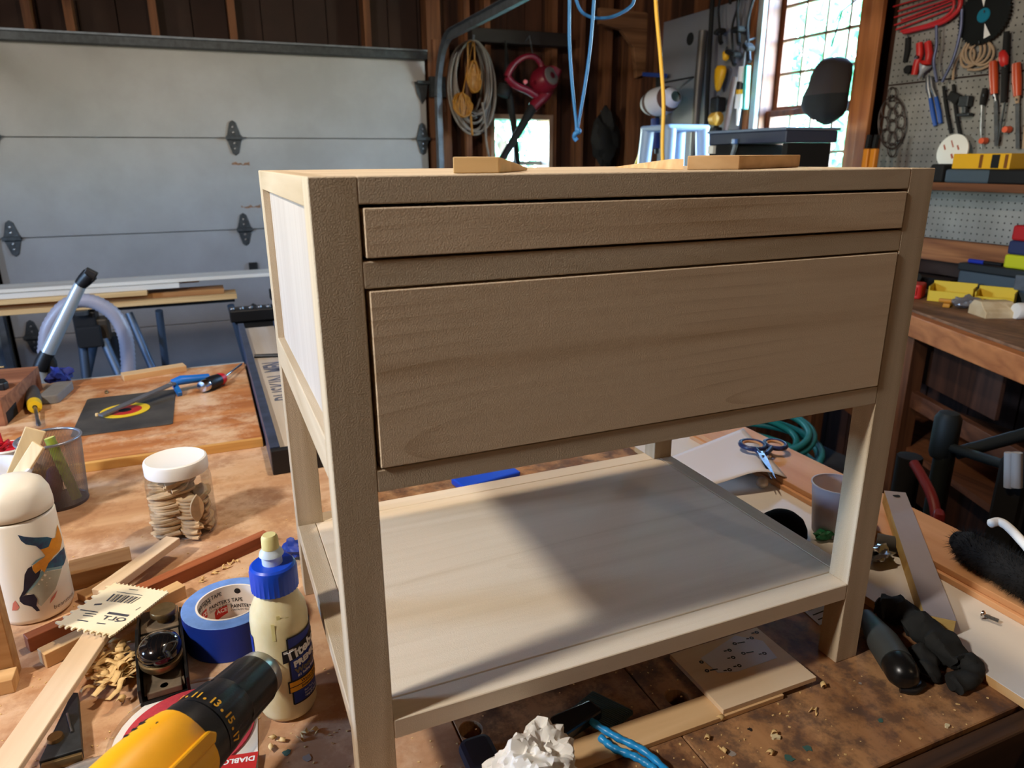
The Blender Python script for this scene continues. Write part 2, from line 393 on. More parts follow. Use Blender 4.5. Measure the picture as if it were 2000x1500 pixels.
# left wall with a window opening (out of the picture, it lets the daylight in)
wl_ = MB(); wl_.box(-2.7, -2.65, -3.2, .65, 0, 2.9).box(-2.7, -2.65, 1.15, 4.45, 0, 2.9).box(-2.7, -2.65, .65, 1.15, 0, 1.45).box(-2.7, -2.65, .65, 1.15, 1.95, 2.9)
struct('wall_left', wl_, brownw)
struct('wall_front', MB().box(-2.7, 2.95, -3.25, -3.2, 0, 2.9), brownw)
# right wall: boards with studs, window opening
W1 = (2.13, 2.76, 1.10, 2.42)                  # y0 y1 z0 z1
wr = thing('wall_right', kind='structure', loc=(2.86, 0, 0))
def boards_x(ys, z0, z1):
    for a, b in zip(ys, ys[1:]):
        MB().box(2.86-random.uniform(0, .006), 2.93, a+.003, b-.003, z0, z1).build('board', brownw, wr, world=True)
boards_x([2.76, 2.92, 3.07, 3.22, 3.38, 3.53, 3.70, 3.86, 4.02, 4.2, 4.32], 0, 2.9)
boards_x([2.13, 2.29, 2.45, 2.61, 2.76], 2.42, 2.9); boards_x([2.13, 2.29, 2.45, 2.61, 2.76], 0, 1.10)
boards_x([-3.2, -1.2, -.4, .1, .4, .7, 1.0, 1.2, 1.4, 1.6, 1.8, 2.0, 2.13], 0, 2.9)
m = MB()
m.box(2.95, 2.99, -3.2, 2.09, 0, 2.95).box(2.95, 2.99, 2.80, 4.44, 0, 2.95).box(2.95, 2.99, 2.09, 2.80, 2.46, 2.95).box(2.95, 2.99, 2.09, 2.80, 0, 1.06); m.build('light_block_sheathing', darkpl, wr, world=True)  # same added light block behind the right wall boards
for y in (2.95, 3.40, 3.80, 4.12):
    MB().box(2.77, 2.86, y-.02, y+.02, 0, 2.9).build('stud', studw, wr, world=True)
# ---------------------------------------------------------------- window in the right wall
wn1 = thing('window_1', kind='structure', loc=(2.8, 2.45, 1.1))
y0, y1, z0, z1 = W1
m = MB(); m.box(2.76, 2.95, y1, y1+.035, z0, z1).box(2.76, 2.95, y0-.035, y0, z0, z1).box(2.76, 2.95, y0-.035, y1+.035, z1, z1+.04).box(2.74, 2.95, y0-.06, y1+.06, z0-.03, z0)
m.build('window_frame', sash, wn1, world=True, bevel=.002)
m = MB(); m.box(2.73, 2.765, y1+.005, y1+.045, z0-.02, z1+.04); m.build('white_stop', whitetrim, wn1, world=True, bevel=.003)
m = MB(); m.box(2.72, 2.77, y1+.045, y1+.085, z0-.1, z1+.12); m.build('window_casing', casing, wn1, world=True, bevel=.004)
m = MB(); m.box(2.72, 2.77, y0-.075, y0-.008, z0-.1, z1+.12); m.build('window_casing', casing, wn1, world=True, bevel=.004)
m = MB(); m.box(2.71, 2.735, y0-.135, y0-.075, z0-.1, z1+.12); m.build('window_casing', casing, wn1, world=True, bevel=.004)
m = MB(); m.box(2.72, 2.77, y0-.1, y1+.1, z1+.03, z1+.12); m.build('window_casing', casing, wn1, world=True, bevel=.004)
def sash_frame(name, xa, za, zb, rows):
    s_ = MB(); t = .03
    s_.box(xa, xa+.03, y0, y0+t, za, zb).box(xa, xa+.03, y1-t, y1, za, zb).box(xa, xa+.03, y0+t, y1-t, za, za+.04).box(xa, xa+.03, y0+t, y1-t, zb-.03, zb)
    o = s_.build(name, sash, wn1, world=True, bevel=.002)
    gy0, gy1, gz0, gz1 = y0+t, y1-t, za+.04, zb-.03
    for k in range(1, 4):
        yy = gy0+(gy1-gy0)*k/4; MB().box(xa+.004, xa+.026, yy-.006, yy+.006, gz0, gz1).build('muntin', muntin, o, world=True)
    for k in range(1, rows):
        zz = gz0+(gz1-gz0)*k/rows; MB().box(xa+.004, xa+.026, gy0, gy1, zz-.006, zz+.006).build('muntin', muntin, o, world=True)
    for a in range(4):
        for c in range(rows):
            MB().box(xa+.013, xa+.016, gy0+(gy1-gy0)*a/4, gy0+(gy1-gy0)*(a+1)/4, gz0+(gz1-gz0)*c/rows, gz0+(gz1-gz0)*(c+1)/rows).build('pane', pane_m, o, world=True)
pane_m, _nt, _N, _L, _b = _mat('window_pane')
_tr = _N.new('ShaderNodeBsdfTransparent'); _gl = _N.new('ShaderNodeBsdfGlossy'); _gl.inputs['Roughness'].default_value = .05
_mx = _N.new('ShaderNodeMixShader'); _mx.inputs[0].default_value = .06; _tr.inputs[0].default_value = (.94, .97, .95, 1)
_L.new(_tr.outputs[0], _mx.inputs[1]); _L.new(_gl.outputs[0], _mx.inputs[2]); _L.new(_mx.outputs[0], _N['Material Output'].inputs['Surface'])
sash_frame('upper_sash', 2.85, 1.70, z1, 4)
sash_frame('lower_sash', 2.81, z0, 1.72, 3)
# small window in the back wall
wn2 = thing('window_2', kind='structure', loc=(2.0, 4.3, 1.12))
a, b, c, d = W2
m = MB(); m.box(a-.03, a, 4.2, 4.4, c, d).box(b, b+.03, 4.2, 4.4, c, d).box(a-.03, b+.03, 4.2, 4.4, d, d+.03).box(a-.03, b+.03, 4.2, 4.4, c-.03, c)
m.build('window_frame', muntin, wn2, world=True, bevel=.002)
xm = a+(b-a)*.5
m = MB(); m.box(xm-.014, xm+.014, 4.33, 4.37, c, d).box(a, b, 4.33, 4.37, 1.44, 1.47); m.build('muntin', whitetrim, wn2, world=True)
for (xa, xb) in ((a, xm-.014), (xm+.014, b)):
    for (za, zb) in ((c, 1.44), (1.47, d)): MB().box(xa, xb, 4.345, 4.35, za, zb).build('pane', pane_m, wn2, world=True)
# ---------------------------------------------------------------- garage door
gd = thing('door_1', kind='structure', loc=(.1, 4.2, 0))
DX0, DX1 = -1.13, 1.33
ZS = [0.03, .535, 1.085, 1.61, 2.125]
for i in range(4):
    m = MB(); m.box(DX0, DX1, 4.2, 4.235, ZS[i]+.0015, ZS[i+1]-.0015)
    m.build('door_section', doorpaint, gd, world=True, bevel=.004)
dirtr = plain('rust_smear', rgb(150, 110, 84), .8, var=.5, vscale=60)
m = MB(); m.box(DX0, DX1, 4.135, 4.2, 2.072, 2.118); tb = m.build('top_strut', darksteel, gd, world=True, bevel=.004)
MB().box(DX0, DX1, 4.13, 4.2, 2.118, 2.128).build('strut_lip', galv, tb, world=True)
def hinge(x, z, half=None):
    m = MB(); pts = [(0, .098), (.018, .085), (.036, .02), (.042, .008), (-.042, .008), (-.036, .02), (-.018, .085)]
    xf = T(x, 4.2, z) @ RX(90)
    m.prism(pts, 0, .008, xf); m.prism([(p[0], -p[1]) for p in pts], 0, .008, xf)
    m.box(x-.045, x+.045, 4.17, 4.192, z-.01, z+.01)
    o = m.build('hinge', darksteel, gd, world=True, bevel=.002)
    m2 = MB()
    for dz in (.03, .06, -.03, -.06):
        m2.lathe([(0, .013), (.006, .012), (.007, .006)], 8, T(x, 4.2, z+dz) @ RX(90))
    m2.build('bolts', steel, o, world=True)
for z in ZS[1:4]:
    for x in (-1.04, .155, 1.295): hinge(x, z)
m = MB(); m.prism([(-.045, .02), (.045, .02), (.03, -.07), (0, -.11), (-.03, -.05)], 0, .01, T(1.30, 4.2, 1.93) @ RX(90)); m.box(1.27, 1.36, 4.16, 4.19, 1.935, 1.955)
m.build('top_roller_bracket', darksteel, gd, world=True, bevel=.002)
MB().box(.155, .205, 4.18, 4.2, .835, .885).build('lock_block', black, gd, world=True, bevel=.003)
for px, py, wd in ((470, 320, .10), (490, 403, .11)):
    p = PY(px, py, 4.2); rr = [(p.x-wd/2+wd*k/8, p.z+random.uniform(-.006, .012)) for k in range(9)]+[(p.x+wd/2-wd*k/8, p.z-random.uniform(.004, .012)) for k in range(9)]
    MB().prism([(q[0], q[1]) for q in rr], 0, .0012, T(0, 4.2, 0) @ RX(90)).build('rust_patch', dirtr, gd, world=True)
# jambs and door tracks
for x, mt in ((-1.22, jambblue), (1.44, studw)):
    struct('trim_1' if x < 0 else 'trim_2', MB().box(x-.055, x+.055, 4.2, 4.32, 0, 2.2), mt, bevel=.004)
def channel(b, pts, side, w=.055, d=.028, t=.003):
    """U section swept along a path in a plane of constant x; side = direction the U opens to in x"""
    pts = [Vector(p) for p in pts]
    prof = [(0, -w/2), (side*d, -w/2), (side*d, -w/2+t), (side*t, -w/2+t), (side*t, w/2-t), (side*d, w/2-t), (side*d, w/2), (0, w/2)]
    n = len(prof); vs = []
    for i, p in enumerate(pts):
        t_ = (pts[min(i+1, len(pts)-1)]-pts[max(i-1, 0)]).normalized(); nn = Vector((0, -t_.z, t_.y))
        vs += [p+Vector((q[0], 0, 0))+nn*q[1] for q in prof]
    fs = [(i*n+k, i*n+(k+1) % n, (i+1)*n+(k+1) % n, (i+1)*n+k) for i in range(len(pts)-1) for k in range(n)]
    b.add(vs, fs)
for x, s in ((1.40, -1), (-1.17, 1)):
    tr = thing('door_track', 'galvanised garage door track %s' % ('curving up beside coiled grey hose' if x > 0 else 'at left edge behind the lumber rack'), 'track', (x, 4.13, 0), group='garage door tracks')
    pth = [(x, 4.13, 0.0), (x, 4.13, 1.0), (x, 4.13, 1.80)]+[(x, 3.83+.30*math.cos(t), 1.80+.38*math.sin(t)) for t in [math.pi/2*k/10 for k in range(1, 11)]]+[(x, 3.0, 2.185), (x, 2.0, 2.20), (x, 1.0, 2.21)]
    m = MB(); channel(m, pth, s); m.build('track', galv, tr, world=True)
    m = MB(); m.box(x, x+.004*s*-1, 4.10, 4.22, 0, 1.95).build('angle_bracket', galv, tr, world=True)
    MB().box(x-.05, x+.05, 4.15, 4.2, 1.86, 1.98).build('flag_bracket', darksteel, tr, world=True)
    MB().box(x-.015, x+.015, .99, 1.02, 2.2, 2.9).build('hanger', galv, tr, world=True)
# ================================================================ lamps (above the picture)
bulbm, _nt, _N, _L, _b = _mat('bulb_glow')
_b.inputs['Emission Color'].default_value = (1, .86, .7, 1); _b.inputs['Emission Strength'].default_value = 8
enam = plain('enamel', rgb(225, 225, 220), .4)
for loc, e, c, r, lab in ((LAMP_A, E_A, C_A, .085, 'bare ceiling bulb in a white holder left of the bench'), (LAMP_B, E_B, C_B, .05, 'bare ceiling bulb in a white holder above the nightstand'), (FILL_C, E_C, (1, .72, .45), .06, 'added unseen fill bulb in a white holder behind the camera')):
    t = thing('ceiling_lamp', lab, 'lamp', loc)
    MB().lathe([(.05, .28), (.05, .1), (.025, .06), (.02, .05)], 20).build('holder', enam, t, smooth=40)
    MB().lathe([(0, -.03), (.02, -.026), (.03, -.005), (.026, .015), (.014, .04), (.014, .055)], 20).build('bulb', bulbm, t, smooth=40).visible_shadow = True
    p = point_light('lamp_light', loc, e, c, r); p.parent = t; p.location = (0, 0, -.08-r)
# ================================================================ workbench
bw = [wood('bench_plank', rgb(204, 160, 114), rgb(150, 106, 70), 'y', .7, rough=.6, dirt=rgb(96, 62, 40), dirt_amt=.7, dscale=11, dirt2=rgb(66, 48, 44), bump=.3),
      wood('bench_plank_b', rgb(196, 150, 104), rgb(142, 98, 64), 'y', .7, rough=.65, dirt=rgb(88, 58, 40), dirt_amt=.75, dscale=13, dirt2=rgb(84, 66, 58), bump=.3)]
sheet = wood('bench_sheet', rgb(214, 176, 138), rgb(184, 138, 100), 'x', .5, rough=.6, dirt=rgb(222, 194, 164), dirt_amt=.6, dscale=7, dirt2=rgb(160, 112, 76), bump=.2)
edgew = wood('bench_edge', rgb(90, 62, 42), rgb(50, 34, 24), 'x', .8, rough=.7)
wk = thing('workbench', 'broad wooden workbench with worn stained plank top under the nightstand', 'workbench', (0, .8, 0))
xs = [-1.20, -.70, .115, .33, .70, .955]
def plank_prism(b, x0, x1, y0, y1, z0, z1, holes=()):
    """plank with round through holes, made from a bmesh grid cut"""
    bm = bmesh.new()
    outer = [bm.verts.new((x, y, z1)) for x, y in ((x0, y0), (x1, y0), (x1, y1), (x0, y1))]
    es = [bm.edges.new((outer[i], outer[(i+1) % 4])) for i in range(4)]
    for hx, hy, hr in holes:
        hv = [bm.verts.new((hx+hr*math.cos(2*math.pi*k/20), hy+hr*math.sin(2*math.pi*k/20), z1)) for k in range(20)]
        es += [bm.edges.new((hv[i], hv[(i+1) % 20])) for i in range(20)]
    bmesh.ops.triangle_fill(bm, use_beauty=True, use_dissolve=False, edges=es)
    for f in list(bm.faces):
        c = f.calc_center_median()
        if any((c.x-h[0])**2+(c.y-h[1])**2 < (h[2]*.8)**2 for h in holes): bm.faces.remove(f)
    r = bmesh.ops.extrude_face_region(bm, geom=bm.faces[:])
    bmesh.ops.translate(bm, verts=[v for v in r['geom'] if isinstance(v, bmesh.types.BMVert)], vec=(0, 0, z0-z1))
    bm.verts.index_update()
    b.add([v.co.copy() for v in bm.verts], [tuple(v.index for v in f.verts) for f in bm.faces]); bm.free()
HOLES = [(.129, .074, .0125), (.359, .027, .0135)]
for i, (x0, x1) in enumerate(zip(xs, xs[1:])):
    m = MB(); hs = [h for h in HOLES if x0 < h[0] < x1]
    dz = random.uniform(-.0012, 0)
    if hs: plank_prism(m, x0+.0008, x1-.0008, -.132, 1.70, BZ-.045, BZ, hs)
    else: m.box(x0+.0008, x1-.0008, -.132, 1.70, BZ-.045, BZ)
    m.build('plank', sheet if i < 2 else bw[i % 2], wk, world=True, bevel=.0012, seg=1)
MB().box(-1.20, .955, -.155, -.134, BZ-.15, BZ-.004).build('front_apron', edgew, wk, world=True, bevel=.003)
MB().box(-1.20, .955, 1.68, 1.70, BZ-.15, BZ-.046).build('back_apron', edgew, wk, world=True, bevel=.003)
for x in (-1.15, .86):
    for y in (-.10, 1.60): MB().box(x-.045, x+.045, y-.045, y+.045, 0, BZ-.046).build('leg', edgew, wk, world=True, bevel=.004)
MB().box(-1.1, .8, -.02, 1.5, .20, .225).build('lower_shelf', edgew, wk, world=True)
MB().box(-1.2, .955, .01, .05, .22, BZ-.05).build('back_panel', edgew, wk, world=True)
# ================================================================ nightstand
W, D, H = .60, .4246, .5683
LW, LD = .0335, .028
o1t, o1b, o2t, o2b, rb, st, sb = .5493, .5096, .4901, .3476, .3288, .1084, .0881
ns = thing('nightstand', 'unfinished pale wood nightstand with two drawers standing on the workbench', 'nightstand', (W/2, D/2, BZ))
def npart(name, mat, *bx, bevel=.0008, parent=None):
    m = MB()
    for q in bx: m.box(q[0], q[1], q[2], q[3], BZ+q[4], BZ+q[5])
    return m.build(name, mat, parent or ns, world=True, bevel=bevel, seg=1)
for x in (0, W-LW):
    for y in (0, D-LD): npart('leg', popz, (x, x+LW, y, y+LD, 0, H))
npart('top_rail', popx, (LW, W-LW, 0, .020, o1t, H))
npart('middle_rail', popx, (LW, W-LW, 0, .020, o2t, o1b))
npart('bottom_rail', popx, (LW, W-LW, 0, .020, rb, o2b))
npart('back_rail', popx, (LW, W-LW, D-.020, D, o1t-.01, H)); npart('back_rail', popx, (LW, W-LW, D-.020, D, rb, o2b))
npart('back_panel', popx, (LW-.002, W-LW+.002, D-.014, D-.006, o2b, o1t-.01))
npart('top_panel', popx, (.0203, W-.0203, LD+.0002, D-LD-.0002, H-.018, H-.0002), (LW+.0002, W-LW-.0002, .0203, LD+.0003, H-.018, H-.0002), (LW+.0002, W-LW-.0002, D-LD-.0003, D-.0203, H-.018, H-.0002), bevel=0)
for x0, x1 in ((0, .020), (W-.020, W)):
    npart('side_rail', popy, (x0, x1, LD, D-LD, o1t-.002, H))
    npart('side_rail', popy, (x0, x1, LD, D-LD, .335, .3696))
    a = .008 if x0 == 0 else W-.014
    npart('side_panel', maple, (a, a+.006, LD-.004, D-LD+.004, .366, o1t+.002))
npart('dust_panel', popx, (.021, W-.021, .021, D-.021, rb+.004, rb+.010))
# drawers: proud by a hair, gaps as in the photograph
def drawer(z0, z1, gl, gt, gb, gr, yo):
    d = npart('drawer_front', popdr, (LW+gl, W-LW-gr, yo, .019, z0+gb, z1-gt), bevel=.0006)
    npart('drawer_box', popx, (LW+.012, W-LW-.012, .045, .36, z0+.006, z1-.008), bevel=0, parent=d)
blackwood = plain('drawer_inside', rgb(96, 80, 60), .8)
drawer(o1b, o1t, .0030, .0026, .0024, .0016, -.0008)
drawer(o2b, o2t, .0036, .0020, .0016, .0018, -.0010)
# lower shelf: panel framed by strips with a thin groove at the front
sh = npart('shelf_panel', popsh, (.024, W-.024, LD+.0008, D-.028, sb, st-.0003))
npart('shelf_front_strip', popsh, (LW, W-LW, 0, LD-.0003, sb, st)); npart('shelf_back_strip', popsh, (LW, W-LW, D-.0275, D, sb, st))
for x0, x1 in ((0, .0235), (W-.0235, W)): npart('shelf_side_strip', popy, (x0, x1, LD, D-LD, sb, st))
# ---------------------------------------------------------------- offcuts lying on the nightstand
top = BZ+H
pale_off = wood('pale_offcut', rgb(236, 206, 156), rgb(206, 170, 116), 'x', rough=.6)
tan_off = wood('tan_offcut', rgb(222, 186, 138), rgb(184, 142, 96), 'x', rough=.6)
a = PZ(885, 339, top); b_ = PZ(975, 338, top)
zt = a.z+.0125
m = MB(); L0 = (b_-a).length
m.hexa([a, b_, PZ(1030, 333, top), Vector((a.x+.045, a.y+.07, top))], [Vector((a.x, a.y, zt)), Vector((b_.x, b_.y, zt)), Vector((PZ(1030, 333, top).x, PZ(1030, 333, top).y, top+.003)), Vector((a.x+.045, a.y+.07, zt))])
tag(m.build('wood_offcut', pale_off, bevel=.0008), 'short pale wedge-ended wood offcut near the front middle of the nightstand top', 'wood offcut')
a = PZ(1367, 332, top); b_ = PZ(1443, 331, top); zt = top+.0125
a.y += .02; e1 = Vector((b_.x+.17, b_.y+.10, top)); 
m = MB(); m.hexa([a, b_, e1, Vector((a.x+.09, a.y+.10, top))], [Vector((a.x, a.y, zt)), Vector((b_.x, b_.y, zt)), Vector((e1.x, e1.y, zt+.001)), Vector((a.x+.09, a.y+.10, zt+.001))])
tag(m.build('wood_offcut', tan_off, bevel=.0008), 'longer tan wood offcut pointing right on the nightstand top by the window', 'wood offcut')
a = PZ(1205, 327.5, top); b_ = Vector((PZ(1367, 332, top).x-.004, PZ(1367, 332, top).y+.02, top))
m = MB(); m.hexa([a, b_, b_+Vector((0, .02, 0)), a+Vector((.005, .012, 0))], [a+Vector((0, 0, .001)), b_+Vector((0, 0, .010)), b_+Vector((0, .02, .010)), a+Vector((.005, .012, .001))])
tag(m.build('wood_shim', tan_off, bevel=.0004), 'thin tapered wood shim on the nightstand top behind the offcuts', 'wood shim')
# ================================================================ things on the left half of the bench
ink = plain('black_ink', rgb(30, 30, 32), .6)
paperw = plain('white_paper', rgb(236, 234, 228), .7)
redp = plain('red_print', rgb(190, 40, 36), .55)
bluel = plain('label_blue', rgb(24, 52, 140), .4)
clearfilm, _nt, _N, _L, _b = _mat('clear_film')
_tr = _N.new('ShaderNodeBsdfTransparent'); _gl = _N.new('ShaderNodeBsdfGlossy'); _gl.inputs['Roughness'].default_value = .08; _fr = _N.new('ShaderNodeFresnel'); _fr.inputs[0].default_value = 1.35
_mx = _N.new('ShaderNodeMixShader'); _ml = _N.new('ShaderNodeMath'); _ml.operation = 'MULTIPLY'; _ml.inputs[1].default_value = .45; _L.new(_fr.outputs[0], _ml.inputs[0]); _L.new(_ml.outputs[0], _mx.inputs[0]); _tr.inputs[0].default_value = (.97, .97, .98, 1); _L.new(_tr.outputs[0], _mx.inputs[1]); _L.new(_gl.outputs[0], _mx.inputs[2]); _L.new(_mx.outputs[0], _N['Material Output'].inputs['Surface'])
def cyl_map(r, a0=0.0):
    """flat x,y,z(out) -> around a vertical cylinder, x arc length, y height"""
    return lambda p: Vector(((r+p.z)*math.cos(a0+p.x/r), (r+p.z)*math.sin(a0+p.x/r), p.y))
def patch(w, h, nx=12, ny=1, z=0.0, cx=0, cy=0):
    b = MB(); b.add([(cx-w/2+w*i/nx, cy-h/2+h*j/ny, z) for j in range(ny+1) for i in range(nx+1)],
                    [(j*(nx+1)+i, j*(nx+1)+i+1, (j+1)*(nx+1)+i+1, (j+1)*(nx+1)+i) for j in range(ny) for i in range(nx)]); return b
def poly_patch(poly, z=0.0, h=0.0004):
    return MB().prism(poly, z, z+h)
# ---------------------------------------------------------------- glue bottle
GLU = Vector((-.0445, .186, BZ))
gb = thing('glue_bottle', 'plastic wood glue bottle with blue cap and blue label beside the nightstand leg', 'bottle', GLU)
gluem = plain('glue_bottle_plastic', rgb(232, 222, 184), .35, c2=rgb(222, 208, 158), vscale=25, sss=.25)
capb = plain('cap_blue', rgb(18, 70, 196), .35)
nozm = plain('nozzle_plastic', rgb(206, 222, 236), .35, sss=.2); glued = plain('dried_glue', rgb(226, 216, 150), .5)
R = .0300
MB().lathe([(0, .003), (.022, .001), (.0275, .004), (R, .010), (R, .060), (R-.0004, .100), (R-.0004, .118), (R-.0018, .130), (R-.007, .142), (.021, .1475), (.0195, .151), (.0195, .157)], 48).build('bottle_body', gluem, gb, smooth=50)
cp = MB()
n = 60
vs = []; fs = []
for z, k in ((.153, 1), (.176, 1), (.1795, .95), (.1815, .86)):
    for i in range(n): rr = (.0232 if (i % 2 and z < .178) else .0240)*k; vs.append((rr*math.cos(2*math.pi*i/n), rr*math.sin(2*math.pi*i/n), z))
for j in range(3):
    for i in range(n): fs.append((j*n+i, j*n+(i+1) % n, (j+1)*n+(i+1) % n, (j+1)*n+i))
fs.append(tuple(reversed(range(n)))); fs.append(tuple(range(3*n, 4*n)))
cp.add(vs, fs); cap = cp.build('cap', capb, gb, smooth=35)
MB().lathe([(.0102, .180), (.0102, .1895), (.0125, .1915), (.0115, .195), (.0085, .1985), (.0078, .2105), (.0062, .2128), (0, .2128)], 20).build('nozzle', nozm, cap, smooth=40)
MB().lathe([(.0088, .199), (.0084, .211), (.0066, .2138), (0, .214)], 16).build('dried_glue', glued, cap, smooth=40)
# label wraps the right-hand side; the angle that faces the camera is about -100 deg
AF = math.atan2(CAM.y-GLU.y, CAM.x-GLU.x)
rl = R+.0003
A0 = AF+math.radians(37)
lbl = patch(.060, .082, 24, 1, 0, .0155, .066); lbl.map(cyl_map(rl, A0)); lb = lbl.build('label', bluel, gb, smooth=60)
outl = plain('label_outline', rgb(12, 14, 26), .5); yell = plain('label_yellow', rgb(240, 172, 28), .5); silv = plain('label_and_glint_silver', rgb(232, 232, 232), .45); bronz = plain('label_bronze', rgb(120, 110, 90), .5)
def lab(name, mat, mb, zo=.0004, a=A0): mb.map(lambda p: Vector((p.x, p.y, zo))); mb.map(cyl_map(rl, a)); return mb.build(name, mat, lb, smooth=60)
lab('label_border', outl, patch(.0016, .082, 1, 1, 0, -.0147, .066)); lab('label_border', outl, patch(.060, .0016, 24, 1, 0, .0155, .1072)); lab('label_border', outl, patch(.060, .0016, 24, 1, 0, .0155, .025))
bn = MB().add([(-.021, .088, 0), (.046, .097, 0), (.046, .112, 0), (-.021, .101, 0)], [(0, 1, 2, 3)])
bs = MB()
for i in range(14):
    x0 = -.021+.067*i/14; x1 = -.021+.067*(i+1)/14; k0 = .078+(x0+.021)*.16; k1 = .078+(x1+.021)*.16
    bs.add([(x0, k0, 0), (x1, k1, 0), (x1, k1+.0155, 0), (x0, k0+.0155, 0)], [(0, 1, 2, 3)])
lab('name_band', outl, bs, .0003)
def lab_text(body, size, x, y, mat, bold=0, rot=0, sx=1, shear=0, al='LEFT'):
    me = text_mesh(body, size, 0, bold, al, shear); b = MB(); b.mesh(me); bpy.data.meshes.remove(me)
    b.map(lambda p: Vector((p.x*sx, p.y, 0))); b.map(lambda p: RZ(rot) @ p + Vector((x, y, 0)))
    return lab('print', mat, b, .0008)
lab_text('Titebond', .0165, -.0185, .0855, silv, .0006, 8)
lab_text('PREMIUM', .0098, -.0105, .0735, silv, .0006, 5); lab_text('Wood Glue', .0088, -.0095, .0645, bronz, .0005, 5); lab_text('#1 Selling Brand', .0042, -.0075, .0590, silv, .0001, 4)
ys = MB()
for k in range(2):
    for i in range(12):
        x0 = -.017+.050*i/12; x1 = -.017+.050*(i+1)/12; y_ = .0475-.0066*k
        ys.add([(x0, y_, 0), (x1, y_, 0), (x1, y_+.0056, 0), (x0, y_+.0056, 0)], [(0, 1, 2, 3)])
bk = patch(.052, .0148, 12, 1, 0, .0075, .0474); lab('stripe_border', outl, bk, .0003)
lab('stripe', yell, ys, .0006)
lab_text('Water-Resistant', .0052, -.0045, .0502, outl, .0001); lab_text('Interior/Exterior', .0052, -.0045, .0437, outl, .0001)
for i, s_ in enumerate(('Fast Tack', 'Stronger Than Wood', 'Water Cleanup')): lab_text(s_, .0034, -.002, .0365-.0036*i, silv)
lab_text('16 fl oz', .0048, 0.0, .0285, silv)
bl = patch(.016, .080, 6, 1, 0, 0, .066); bl.map(cyl_map(rl, AF-math.radians(82))); bl.build('back_label', bluel, gb, smooth=60)
for a_, h_, z_ in ((-14, .020, .117), (16, .012, .125), (-2, .008, .131)):
    q = patch(.0035, h_, 3, 3, 0, 0, z_); q.map(cyl_map(rl-.0004 if z_ < .12 else rl-.0022, AF+math.radians(a_))); q.build('glue_drip', glued, gb, smooth=60)
# ---------------------------------------------------------------- painter's tape roll
TP = Vector((-.096, .345, BZ))
tp = thing('tape_roll', 'roll of blue painter\'s tape lying flat behind the glue bottle', 'tape roll', TP)
tapeside = plain('tape_edge', rgb(106, 146, 214), .7, var=.2, vscale=60, bump=.2, bscale=300); tapeout = plain('tape_outer', rgb(16, 50, 150), .55, var=.15, vscale=30)
cardb = plain('tape_core', rgb(222, 212, 200), .8)
m = MB(); R1, R0, Hh = .0562, .0395, .0485
m.m = 0; m.lathe([(R1, .0008), (R1, Hh-.0008)], 64); m.m = 1; m.lathe([(R1, Hh-.0008), (R1-.0008, Hh), (R0, Hh)], 64); m.lathe([(R0, 0), (R1-.0008, 0), (R1, .0008)], 64)
m.build('tape', [tapeout, tapeside], tp, smooth=30)
core = MB().lathe([(R0, 0), (R0, Hh+.0006), (R0-.0022, Hh+.0006), (R0-.0022, 0), (R0, 0)], 64).build('core', cardb, tp, smooth=30)
ri = R0-.0022
def in_map(a0): return lambda p: Vector(((ri-.0002-p.z)*math.cos(a0-p.x/ri), (ri-.0002-p.z)*math.sin(a0-p.x/ri), p.y))
AFt = math.atan2(CAM.y-TP.y, CAM.x-TP.x)+math.pi
def core_text(body, size, x, y, mat, bold=0, sx=1):
    me = text_mesh(body, size, 0, bold, 'LEFT'); b = MB(); b.mesh(me); bpy.data.meshes.remove(me)
    b.map(lambda p: Vector((p.x*sx+x, p.y+y, .0001))); b.map(in_map(AFt)); return b.build('print', mat, core)
for x, y in ((-.048, .0205), (-.020, .011), (-.088, .030), (.036, .018)):
    q = MB()
    for i in range(4):
        x0, x1 = x+.017*i/4, x+.017*(i+1)/4; b0, b1 = y-.001+.006*(1-i/4)*-1, y-.001+.006*(1-(i+1)/4)*-1
        q.add([(x0, b0, 0), (x1, b1, 0), (x1, y+.011, 0), (x0, y+.0065+.0045*i/4, 0)], [(0, 1, 2, 3)])
    q.map(in_map(AFt)); q.build('logo', redp, core)
    core_text('ACE', .0075, x+.003, y+.0045, paperw, .0002, .95)
    core_text("PAINTER'S TAPE", .0078, x+.021, y+.0065, ink, .0001, .8); core_text('CINTA DE PINTOR', .0036, x+.021, y+.001, ink, 0, 1)
core_text("PAINTER'S TAPE", .0078, -.052, .040, ink, .0001, .8)
q = MB().add([(.012+.004*math.cos(t), .040+.004*math.sin(t), 0) for t in [k*math.pi/8 for k in range(16)]], [tuple(range(16))]); q.map(in_map(AFt)); q.build('recycle_mark', ink, core)
# ---------------------------------------------------------------- jar of biscuits
JR = Vector((-.155, .664, BZ))
jar = thing('plastic_jar', 'clear plastic jar with white screw lid full of wooden biscuits', 'jar', JR)
clearp = plain('clear_plastic', (.97, .98, 1, 1), .03, trans=1.0, ior=1.25)
MB().lathe([(0, .0015), (.040, .0015), (.047, .005), (.049, .012), (.049, .092), (.0475, .101), (.0445, .107), (.0435, .114)], 56).build('jar_body', clearfilm, jar, smooth=45)
MB().lathe([(.0465, .108), (.0472, .110), (.0472, .126), (.0462, .1292), (.0435, .1305), (.0418, .1298), (0, .1298)], 56).build('lid', white_pl, jar, smooth=35)
bism = plain('biscuit_beech', rgb(222, 190, 146), .8, var=.22, vscale=90); bisd = plain('biscuit_edge', rgb(186, 146, 100), .8)
bp_ = []
for i in range(13):
    t = -1+2*i/12; bp_.append((.024*t, .0105*(1-abs(t)**2.2)))
bp_ = bp_+[(p[0], -p[1]) for p in reversed(bp_[1:-1])]
bme = MB().prism(bp_, 0, .0040); b0 = bme.build('wood_biscuit', bism, bevel=.0004, seg=1)
